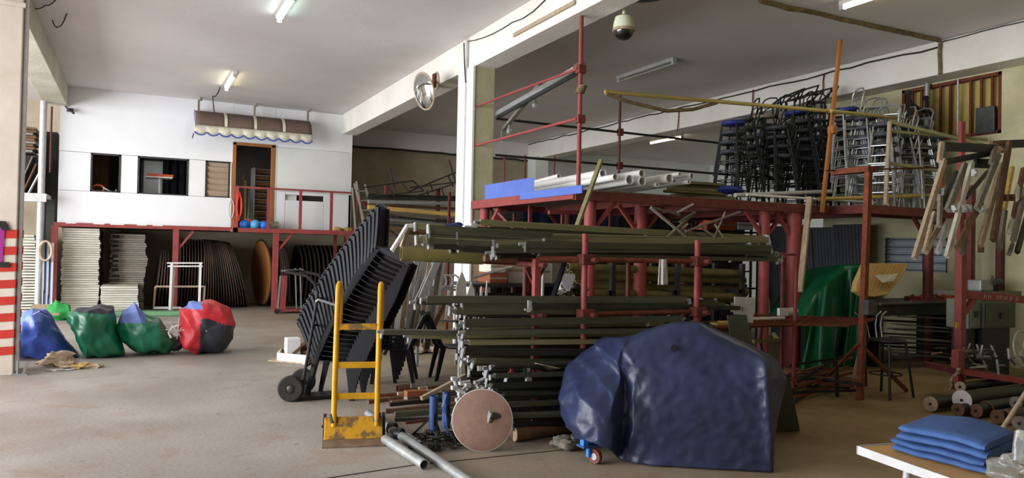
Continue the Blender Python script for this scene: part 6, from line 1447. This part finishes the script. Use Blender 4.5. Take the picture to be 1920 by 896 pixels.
# green tarpaulin over goods
p0 = onZ(1520, 690)
YG = 7.15
def gt(u, v):
    px = 1507 + 115 * u
    top = 600 - 105 * math.sin(min(1, u * 1.1) * math.pi * .5) ** .8
    bot = 712 - 30 * u
    fold = .13 * math.sin(u * 11 + 1.2 * v) + .06 * math.sin(u * 29 + v * 3) + .05 * noise.noise(Vector((u * 5, v * 4, 2)))
    if v < .14:                                   # the part lying back over the load
        f = v / .14; q_ = onY(px, top, YG + .02); q_ += Vector((.1, .75, .0)) * (1 - f); q_.z -= .05 * (1 - f) + .02 * (1 - f) ** 2
        q_.y += fold * .3 * f; return q_
    f = (v - .14) / .86
    return onY(px - 4 * f + 6 * math.sin(f * 5 + u * 9) * f, top + (bot - top) * f, YG + fold * (.3 + .7 * f))
tag(MB().grid(gt, 90, 44).build('green_tarpaulin', 'tarp_green', smooth=70, thick=.006), 'dark green tarpaulin hanging in folds over goods under deck', 'tarpaulin')
tag(MB().bb((onY(1530, 600, 7.5).x, 7.45, 0), (onY(1600, 600, 7.5).x, 8.0, 1.2)).build('covered_crate', 'black_steel', bevel=.03), 'dark crate hidden behind the green tarpaulin', 'crate')
# tan mattress pad
A = [onY(1604, 545, 6.72), onY(1607, 528, 6.78), onY(1622, 493, 6.92), onY(1702, 493, 6.92), onY(1704, 500, 6.9), onY(1672, 546, 6.70), onY(1664, 553, 6.68), onY(1640, 556, 6.66), onY(1620, 554, 6.68)]
b_ = MB(); n = len(A); th = Vector((.02, .10, -.02)); b_.add(A + [x + th for x in A], [tuple(range(n)), tuple(range(2 * n - 1, n - 1, -1))] + [(k, n + k, n + (k + 1) % n, (k + 1) % n) for k in range(n)])
t = thing('mattress_pad', 'tan ribbed mattress pad with a torn flap', 'mattress', (A[0].x, A[0].y, A[0].z))
b_.build('pad', 'mattress_tan', t, bevel=.02, fix=True)
for k in range(9):
    px = 1628 + k * 8.2; MB().bar(onY(px, 496, 6.90), onY(px - 15 - k * 1.6, 548 - k * .4, 6.69), .01, .006, (0, 1, 0)).build('rib', 'mattress_tan', t)
MB().add([onY(1640, 516, 6.74), onY(1672, 514, 6.74), onY(1684, 512, 6.74), onY(1676, 526, 6.70), onY(1655, 530, 6.68)], [(0, 1, 2, 3, 4)]).build('torn_flap', 'box_white', t, thick=.004)
# stacked sheet metal and profiles behind
t = thing('steel_bench', 'long grey steel bench loaded with sheet metal on the right', 'bench', (9.6, 7.0, 0))
bz = onY(1700, 566, 6.9).z
sx0, sx1 = onY(1648, 566, 6.9).x, onY(1800, 566, 6.9).x
MB().bb((sx0, 6.9, bz - .04), (sx1, 7.6, bz)).build('top', 'sheet_metal', t); MB().cyl((sx0, 6.89, bz - .02), (sx1, 6.89, bz - .02), .025, 10).build('front_edge', 'sheet_metal', t, smooth=True)
MB().bb((sx0, 6.93, bz - .2), (sx1, 6.96, bz - .04)).build('apron', 'machine_green', t)
for x in (sx0 + .1, sx1 - .1): MB().bb((x - .04, 7.0, 0), (x + .04, 7.5, bz - .04)).build('leg', 'black_steel', t)
for k in range(10):
    y = 592 + k * 8 + rnd(-2, 2); a = onY(rnd(1648, 1680), y, 6.75 + .05 * (k % 3)); b = onY(1800, y + 6 + (k % 3) * 2, 6.7)
    tag(MB().bar(a, b, .1, .018 + .01 * (k % 2)).build('profile', ['sheet_metal', 'black_steel', 'zinc'][k % 3]), ['grey sheet metal', 'black steel', 'zinc'][k % 3] + ' profile stored below the steel bench', 'profile', 'profiles below the steel bench')
for k, (px, py, m) in enumerate(((1722, 538, 'bright_orange'), (1748, 540, 'wood_brown'), (1764, 541, 'bright_orange'), (1738, 551, 'wood_pale'), (1704, 539, 'rust'), (1785, 543, 'bright_orange'))):
    p = onY(px, py, 7.2); tag(MB().box((p.x, 7.15, bz + .03), (.16, .14, .06), Matrix.Rotation(k * .7, 3, 'Z')).cyl((p.x - .12, 7.1, bz + .05), (p.x + .1, 7.2, bz + .07), .022, 8).build('bench_tool', m, bevel=.008), {'bright_orange': 'orange', 'wood_brown': 'brown', 'wood_pale': 'pale', 'rust': 'rusty'}[m] + ' hand tool lying on the steel bench', 'tool', 'tools on the steel bench')
tag(MB().bar((onY(1708, 553, 6.95).x, 6.95, bz + .015), (onY(1790, 556, 6.95).x, 6.98, bz + .015), .03, .03).build('red_bar', 'red_paint'), 'thin red bar lying across the steel bench', 'bar')
# red shelving at the right edge
t = thing('red_shelving', 'red steel shelving with chalk scribble at the right', 'shelving', (8.8, 5.4, 0))
PZ = 5.45; pf = onY(1799, 700, PZ)
MB().bar((pf.x, PZ, 0), (pf.x, PZ, onY(1800, 455, PZ).z), .10, .09).build('upright', 'red_paint', t, bevel=.008)
MB().bar(onY(1796, 730, 5.0), onY(1796, 655, 5.0), .11, .08).build('upright', 'red_paint', t, bevel=.008)
a = onY(1805, 552, PZ); b = onY(1925, 562, PZ - .1)
MB().bar(a, b, .05, .095).build('beam', 'red_paint', t, bevel=.006)
MB().bar(a + Vector((.02, 0, -.22)), a + Vector((.25, 0, -.02)), .05, .07).build('gusset', 'red_paint', t)
for i, (px, w_) in enumerate(((1842, .10), (1850, .07), (1866, .02), (1872, .06), (1880, .07), (1890, .08), (1902, .05))):   # chalk scribble
    q_ = a.lerp(b, (px - 1805) / 120.0) + Vector((0, -.03, 0))
    MB().path([q_ + Vector((-.03, 0, -.025)), q_ + Vector((-.01, 0, .025)), q_ + Vector((.015, 0, -.02)), q_ + Vector((.03, 0, .02))], .0035, 4).build('chalk_mark', 'chalk', t)
a = onY(1798, 696, 4.95); b = onY(1930, 716, 4.55)
MB().bar(a, b, .05, .06).build('beam', 'red_paint', t); MB().bar(a + Vector((.15, .5, 0)), b + Vector((.15, .5, 0)), .05, .06).build('beam', 'red_dark', t); MB().bar(a, a + Vector((.15, .5, 0)), .05, .06).build('beam', 'red_dark', t)
MB().add([a + Vector((0, 0, .03)), b + Vector((0, 0, .03)), b + Vector((.15, .5, .03)), a + Vector((.15, .5, .03))], [(0, 1, 2, 3)]).build('shelf_sheet', 'rust', t, thick=.01)
MB().bb(onY(1793, 615, PZ - .06), onY(1797, 604, PZ - .05)).build('yellow_mark', 'yellow_paint', t)
for px in (1822, 1878):
    x_ = onY(px, 480, 6.4).x; MB().bb((x_ - .05, 6.38, 0), (x_ + .05, 6.46, 2.6)).build('upright', 'red_dark', t)
# rods on the lower red shelf
for k in range(46):
    f = rnd(0, 1) ** .8; c_ = a.lerp(b, f) + Vector((.07 + rnd(-.05, .1), .25 + rnd(-.22, .22), .06 + rnd(0, .22))); d = Vector((rnd(-.5, .5), rnd(-.3, .3), rnd(-.2, 1.0) if k % 2 else rnd(-.1, .15))).normalized() * rnd(.10, .2)
    if k % 2 == 0: d = Vector((rnd(.5, 1), rnd(-.4, .2), rnd(-.15, .15))).normalized() * rnd(.12, .2)
    tag(MB().cyl(c_ - d * .5, c_ + d * .5, .012, 8).build('short_rod', ['zinc', 'steel_dark', 'worn_steel'][k % 3], smooth=True), ['zinc', 'dark steel', 'worn brown'][k % 3] + ' short rod heaped on the lower red shelf', 'rod', 'short rods on the red shelf')
c_ = onY(1918, 655, 4.5); t = thing('chrome_ring', 'chrome wheel ring leaning on the lower red shelf', 'ring', c_)
MB().path([c_ + Vector((.16 * math.cos(j * .21), .03 * math.sin(j * .21), .19 * math.sin(j * .21))) for j in range(30)], .01, 6, True).build('ring', 'chrome', t, smooth=True)
for k in range(5): MB().bar(c_, c_ + Vector((.15 * math.cos(k * 1.25), 0, .18 * math.sin(k * 1.25))), .006, .006).build('spoke', 'chrome', t)
# green machine cabinet under the beam
def cab(px0, py0, px1, py1, Y, dep, m, label):
    p = onY(px0, py1, Y); q_ = onY(px1, py0, Y); t_ = thing('machine_cabinet', label, 'cabinet', (p.x, Y, 0))
    MB().bb((p.x, Y, p.z), (q_.x, Y + dep, q_.z)).build('body', m, t_, bevel=.012)
    MB().bb((p.x + .03, Y - .012, p.z + .03), (q_.x - .03, Y, q_.z - .03)).build('door', m, t_, bevel=.006)
    MB().bb(((p.x + q_.x) / 2 - .03, Y - .03, (p.z + q_.z) / 2 - .04), ((p.x + q_.x) / 2 + .03, Y - .012, (p.z + q_.z) / 2 + .04)).build('handle', 'black_steel', t_)
    MB().bb((p.x + .05, Y + .05, 0), (q_.x - .05, Y + dep - .05, p.z)).build('plinth', 'black_steel', t_)
cab(1845, 566, 1905, 617, 5.75, .4, 'machine_green', 'dark green machine cabinet behind the chalked red beam')
cab(1816, 561, 1840, 617, 5.8, .3, 'machine_pale', 'narrow pale green cabinet beside the darker one')
p = onY(1838, 535, 6.3)
t = thing('bench_vice', 'small grey bench motor on the shelf above chalked beam', 'motor', p)
MB().box(p, (.3, .2, .16)).build('housing', 'zinc', t, bevel=.02); MB().cyl(p + Vector((.12, -.1, .05)), p + Vector((.3, -.1, .06)), .05, 12).build('spindle', 'steel_dark', t, smooth=True)
for k in range(3): MB().cyl(p + Vector((.2 + .06 * k, -.05, -.08)), p + Vector((.2 + .06 * k, -.05, .14 - .05 * k)), .015, 8).build('lever', 'steel_dark', t)
tag(MB().bb((onY(1806, 545, 6.3).x, 6.15, p.z - .14), (onY(1925, 545, 6.3).x, 6.7, p.z - .08)).build('shelf_plank', 'wood_grey'), 'grey plank shelf carrying the small motor', 'plank')
# hanging wooden slats
def wz(cx_, cy_): return (1690 + cx_ * .3014, 250 + cy_ * .3014)
SL = [((268, 165), (80, 780), 30, 'wood_pale', 0), ((250, 60), (237, 175), 26, 'wood_pale', .05), ((398, 190), (290, 480), 36, 'wood_grey', .2), ((440, 178), (282, 770), 30, 'box_white', .1), ((605, 130), (470, 470), 34, 'wood_grey', .0), ((470, 470), (348, 715), 36, 'wood_brown', .0),
      ((622, 190), (490, 702), 34, 'wood_pale', .1), ((672, 55), (570, 668), 36, 'wood_brown', .05), ((243, 390), (235, 580), 24, 'wood_grey', .25), ((228, 590), (152, 740), 30, 'wood_pale', .2), ((205, 490), (140, 740), 18, 'wood_pale', .22), ((280, 575), (226, 742), 26, 'zinc_pale', .15), ((405, 610), (380, 750), 24, 'wood_grey', .2),
      ((645, 480), (610, 725), 26, 'wood_grey', .2), ((775, 340), (695, 668), 30, 'wood_grey', .05), ((700, 480), (672, 620), 24, 'box_white', .25), ((722, 320), (716, 412), 24, 'box_white', .25), ((590, 60), (560, 190), 30, 'wood_grey', .15), ((345, 240), (300, 420), 22, 'tent_bar_dark', .3), ((540, 235), (400, 400), 24, 'black_steel', .3),
      ((760, 220), (700, 520), 30, 'wood_brown', .3), ((690, 210), (640, 470), 24, 'wood_yellow', .3), ((780, 520), (720, 740), 28, 'tent_bar_dark', .2), ((330, 250), (210, 560), 20, 'tent_bar_dark', .35), ((500, 440), (470, 500), 22, 'rust', .35), ((250, 230), (255, 330), 20, 'rust', .3), ((690, 690), (670, 750), 24, 'wood_grey', .2)]
for k, (pa, pb, w_, m, dy) in enumerate(SL):
    A_ = onY(*wz(*pa), 5.30 + dy); B_ = onY(*wz(*pb), 5.05 + dy)
    tag(MB().bar(A_, B_, .045, w_ * .3014 * .0061, (1, 0, 0)).build('trestle_slat', m, bevel=.003), {'wood_pale': 'pale wooden', 'wood_grey': 'grey wooden', 'box_white': 'cream painted', 'wood_brown': 'reddish brown wooden', 'zinc_pale': 'whitish', 'tent_bar_dark': 'blackish', 'black_steel': 'black', 'wood_yellow': 'yellowish', 'rust': 'rusty'}[m] + ' trestle slat hanging in the bundle above red shelving', 'slat', 'trestle slats hanging above the red shelving')
for k, (pa, pb, w_) in enumerate((((262, 82), (580, 96), .10), ((270, 178), (562, 122), .07), ((600, 70), (790, 62), .10), ((460, 185), (560, 190), .11), ((560, 62), (640, 60), .05))):
    tag(MB().bar(onY(*wz(*pa), 5.45), onY(*wz(*pb), 5.4), .05, w_).build('hanging_rail', 'wood_brown' if k == 4 else 'black_steel'), ['upper', 'slanting', 'thick', 'short middle', 'brown end'][k] + ' rail the trestle slats hang from', 'rail', 'rails of the hanging slats')
for k, (c1_, c2_) in enumerate(((392, 470), (420, 465), (500, 470), (330, 470), (455, 245), (620, 100), (690, 400), (650, 400), (495, 720))):
    tag(MB().box(onY(*wz(c1_, c2_), 5.22), (.06, .04, .08)).box(onY(*wz(c1_, c2_), 5.2), (.03, .06, .03)).build('hinge', 'zinc_pale' if k < 5 else 'wood_brown'), ('pale metal' if k < 5 else 'brown') + ' hinge block on the hanging trestle slats', 'hinge', 'hinges on the hanging slats')
# vertical light and dark boards on the wall behind
for k, (px, w_, m) in enumerate(((1846, 26, 'cream_wall'), (1826, 6, 'wood_yellow'), (1834, 5, 'tent_bar_pale'), (1888, 8, 'wood_grey'), (1905, 16, 'navy_cloth'), (1893, 5, 'wood_yellow'))):
    p = onY(px, 540, 6.9); h_ = onY(px, 470, 6.9).z
    tag(MB().bb((p.x - w_ * .0035, 6.9, 0), (p.x + w_ * .0035, 6.95, h_ + .1 + .12 * (k % 3))).build('upright_board', m), {'cream_wall': 'wide cream', 'wood_yellow': 'narrow yellow', 'tent_bar_pale': 'olive', 'wood_grey': 'grey', 'navy_cloth': 'dark navy'}[m] + ' board standing behind the red shelving', 'board', 'boards behind the red shelving')
# rolls with pale ends
RL = [(1804, 750, 4.55, .098, 'print_white'), (1745, 760, 4.75, .075, 'rag_tan'), (1801, 725, 4.8, .055, 'rag_tan'), (1796, 780, 4.5, .065, 'wood_brown'), (1890, 785, 4.1, .07, 'wood_brown'), (1850, 780, 4.4, .075, 'wood_brown'), (1905, 755, 4.2, .06, 'wood_grey'), (1870, 800, 4.15, .065, 'wood_brown'), (1912, 805, 3.9, .065, 'wood_grey'), (1830, 795, 4.4, .065, 'wood_brown')]
for k, (px, py, Y, r, m) in enumerate(RL):
    c_ = onY(px, py, Y); c_.z = max(c_.z, r + .005); d = Vector((1, .03, -.02 if c_.z > .3 else 0)).normalized()
    nm = {'print_white': 'white capped', 'rag_tan': 'tan capped', 'wood_brown': 'brown ended', 'wood_grey': 'grey ended'}[m]
    t = thing('fabric_roll', nm + ' dark fabric roll in the pile below the red shelf', 'roll', c_, 0, 'fabric rolls below the red shelf')
    MB().cyl(c_, c_ + d * 2.2, r * .82 if k < 4 else r, 18).build('roll', 'tent_bar_dark' if k < 3 else 'black_steel', t, smooth=True)
    MB().lathe([(.012, -.012), (r * .9, -.012), (r, -.004), (r, .006), (.012, .006)], c_, -d, 24).build('end_cap', m, t, smooth=30)
    MB().cyl(c_ - d * .006, c_ - d * .014, .014, 10).build('core_hole', 'black_steel', t)
tag(MB().bar(onY(1740, 764, 4.9) - Vector((0, 0, .07)), onY(1810, 772, 4.9) - Vector((0, 0, .07)), .2, .02).build('sheet_offcut', 'zinc'), 'grey sheet offcut under the capped rolls', 'sheet')
p = onZ(1790, 800); 
tag(MB().grid(lambda u, v: onY(1792 - 14 * v + 8 * u + 3 * math.sin(v * 9), 690 + 40 * v, 4.92 + .03 * math.sin(u * 7 + v * 5)), 6, 10).build('hanging_rag', 'rag_tan', smooth=True, thick=.008), 'tan rag hanging from the lower red shelf corner', 'rag')

# ================================================================== FOLDING TABLE WITH BLUE CLOTHS
TZ = .74
c0_ = onZ(1606, 836, TZ); c1_ = onZ(1702, 789, TZ) ; c1_ = onZ(1700, 826, TZ)
d1 = (onZ(1790, 900, TZ) - c0_).normalized(); d2 = Vector((-d1.y, d1.x, 0)) * -1
if d2.x < 0: d2 = -d2
t = thing('folding_table', 'small folding table with white metal edge and wooden top', 'table', (c0_.x + .5, c0_.y, 0))
Lw, Ld = 1.25, .62
def tb(u, v, z): return c0_ + d1 * (u * Lw) + d2 * (v * Ld) + Vector((0, 0, z - TZ))
def slab(u0, u1, v0, v1, z0, z1): 
    A_ = [tb(u0, v0, z0), tb(u1, v0, z0), tb(u1, v1, z0), tb(u0, v1, z0)]; return MB().add(A_ + [x + Vector((0, 0, z1 - z0)) for x in A_], [(3, 2, 1, 0), (4, 5, 6, 7), (0, 1, 5, 4), (1, 2, 6, 5), (2, 3, 7, 6), (3, 0, 4, 7)])
slab(.01, .99, .02, .98, TZ - .022, TZ).build('top', 'laminate', t, fix=True)
for a_ in ((0, 1, 0, .012), (0, 1, .988, 1), (0, .006, 0, 1), (.994, 1, 0, 1)): slab(*a_, TZ - .034, TZ + .002).build('edge_strip', 'zinc_pale', t, fix=True)
for u, v in ((.16, .12), (.84, .12), (.16, .88), (.84, .88)): MB().cyl(tb(u, v, TZ - .03), tb(u - .06 if u < .5 else u + .06, v, 0), .015, 10).build('leg', 'zinc_pale', t, smooth=True)
def folded(FL, FR, BR, z0, h, seed, label, nlay=3):
    BL = FL + (BR - FR)
    t_ = thing('folded_cloth', label, 'cloth', (FL + BR) / 2 + Vector((0, 0, 0))); NU, K = 44, 20
    def bil(a_, b_): return FL.lerp(FR, a_).lerp(BL.lerp(BR, a_), b_)
    for L_i in range(nlay):
        zc = z0 + h * (L_i + .5) / nlay; hh = h / nlay * .54; m_ = MB(); off = noise.noise(Vector((seed, L_i * 3.7, 1))) * .02
        for i in range(NU + 1):
            a_ = i / NU
            for j in range(K):
                th_ = 2 * math.pi * j / K; cv = math.cos(th_); sv = math.sin(th_)
                b_ = .5 - .5 * math.copysign(abs(cv) ** .28, cv)
                p_ = bil(a_ * (1 - .02 * L_i) + off, b_); p_.z = zc + hh * math.copysign(abs(sv) ** .75, sv)
                e_ = min(a_, 1 - a_ if L_i else 1 - a_)
                if a_ < .06: p_.z = zc + (p_.z - zc) * (.2 + .8 * (a_ / .06) ** .5)
                if a_ > .97: p_.z = zc + (p_.z - zc) * .8
                p_.z += noise.noise(Vector((p_.x * 5, p_.y * 5, seed))) * .016 * (L_i + 1) / nlay + .012 * math.sin(a_ * math.pi) * b_ * (L_i + 1) / nlay
                p_ += d2 * (noise.noise(Vector((a_ * 5, seed, L_i))) * .016)
                m_.v.append(p_)
        for i in range(NU):
            for j in range(K): m_.f.append((i*K + j, i*K + (j+1) % K, (i+1)*K + (j+1) % K, (i+1)*K + j)); m_.m.append(0)
        m_.f += [tuple(range(K - 1, -1, -1)), tuple(NU * K + j for j in range(K))]; m_.m += [0, 0]
        m_.build('fold', 'cloth_blue', t_, smooth=60, fix=True)
folded(onZ(1670, 846, TZ), onZ(1848, 894, TZ), onZ(1905, 858, TZ), TZ + .003, .056, 3.1, 'lower folded blue cloth on the folding table', 2)
folded(onZ(1680, 824, TZ + .058), onZ(1850, 866, TZ + .058), onZ(1910, 832, TZ + .058), TZ + .058, .062, 8.7, 'upper folded blue cloth on top of the other', 2)
# clear plastic bag at the table's far corner
bag = MB().ball(onZ(1912, 884, TZ + .05) + Vector((.05, 0, 0)), .11, .09, .065, 60, 40, .7, seed=5.5)
q_ = onZ(1915, 860, TZ + .13); bag.path([q_ + Vector((.03, .02, -.02)), q_ + Vector((.05, .03, .03)), q_ + Vector((.08, .04, .07))], .025, 8)
tag(bag.build('plastic_bag', 'film', smooth=60), 'crumpled clear plastic bag beside the folded blue cloths', 'bag')
a = onY(1874, 812, 3.2); b = onY(1932, 722, 3.3)
tag(MB().cyl(Vector((a.x - .02, a.y - .05, 0)) if False else a - (b - a) * 1.2, b, .016, 10).build('broom_stick', 'wood_pale', smooth=True), 'pale broom stick leaning behind the folding table', 'stick')

# ================================================================== SHELVING AND SHEETS ADDED TO DARKEN THE SPACE UNDER THE DECK
SHELF_WHERE = ['by the middle column', 'second from the middle column', 'behind the round red posts', 'second from the right wall', 'next to the right wall']
for i in range(5):  # shelving and crates added to block light coming from the side bay
    x0_ = 5.15 + i * 1.24; t = thing('added_shelving', 'added dark steel shelving far under the deck, ' + SHELF_WHERE[i], 'shelving', (x0_ + .6, 11.6, 0))
    for x_ in (x0_, x0_ + 1.16):
        for y_ in (11.3, 11.9): MB().bb((x_, y_, 0), (x_ + .04, y_ + .04, 2.3)).build('upright', 'black_steel', t)
    for z_ in (.12, .68, 1.22, 1.76): MB().bb((x0_, 11.3, z_ - .03), (x0_ + 1.2, 11.94, z_)).build('shelf_board', 'black_steel', t)
    MB().bb((x0_, 11.95, .1), (x0_ + 1.2, 11.97, 2.3)).build('back_sheet', 'added_sheet_grey', t)
    for j, z_ in enumerate((.12, .68, 1.22, 1.76)):
        x_ = x0_ + .05; n_ = 0
        while x_ < x0_ + .95 and n_ < 4:
            w_ = rnd(.2, .36); h_ = rnd(.22, .44); n_ += 1
            tt = thing('crate', ['dark', 'brown', 'dusty'][(i + j + n_) % 3] + ' ' + ordn(n_ - 1, 0, 'first') + ' added crate on ' + ['bottom', 'second', 'third', 'top'][j] + ' board of the shelving ' + SHELF_WHERE[i], 'crate', (x_ + w_ / 2, 11.6, z_), 0, 'added crates on the dark shelving')
            MB().bb((x_, 11.36, z_), (x_ + w_, 11.85, z_ + h_)).build('body', 'crate_dark', tt, bevel=.012)
            MB().bb((x_ - .004, 11.352, z_ + h_ - .05), (x_ + w_ + .004, 11.86, z_ + h_ + .006)).build('lid', 'crate_dark', tt)
            x_ += w_ + rnd(.02, .12)
# dark sheets added against the right wall to darken it below the deck
for k in range(4):
    y0_ = 8.36 + k * .52
    corr((11.02 + .02 * (k % 2), y0_ + .6, .0), (11.02 + .02 * (k % 2), y0_, .0), 2.1 - .04 * (k % 3), 9, 'added_sheet_grey', ordn(k, 4, 'first', 'last') + ' added dark sheet leaning on right wall counting from jalousie', 'added_dark_sheet', .2)['group'] = 'added dark sheets on the right wall'

# look-alikes of one bundle are told apart by counting along it
def renumber(group, ref, key):
    by = {}
    for o in COL.objects:
        if o.parent is None and o.get('group') == group: by.setdefault(o['label'], []).append(o)
    for lb, os_ in by.items():
        if len(os_) < 2: continue
        for k, o in enumerate(sorted(os_, key=key)): o['label'] = ordn(k, 0, 'first') + ' ' + lb + ref
renumber('trestle slats hanging above the red shelving', ', from the deck', lambda o: o.location.x)
renumber('slats leaning behind the chair stack', ', from the chairs', lambda o: o.location.x)
renumber('long stock on the rear rack', ', from top', lambda o: -o.location.z)
renumber('profiles below the steel bench', ', from the bench top', lambda o: -o.location.z)
renumber('lengths heaped left of the disc', ', from hand truck', lambda o: o.location.x)
renumber('planks bundled beside the stools', ', from the deck boards', lambda o: o.location.z)
renumber('fabric rolls below the red shelf', ', from the rag', lambda o: o.location.x)
renumber('boards on the left bay shelf', ', from crate', lambda o: o.location.z)
renumber('frames between the table stacks', ', from the floor', lambda o: o.location.z)
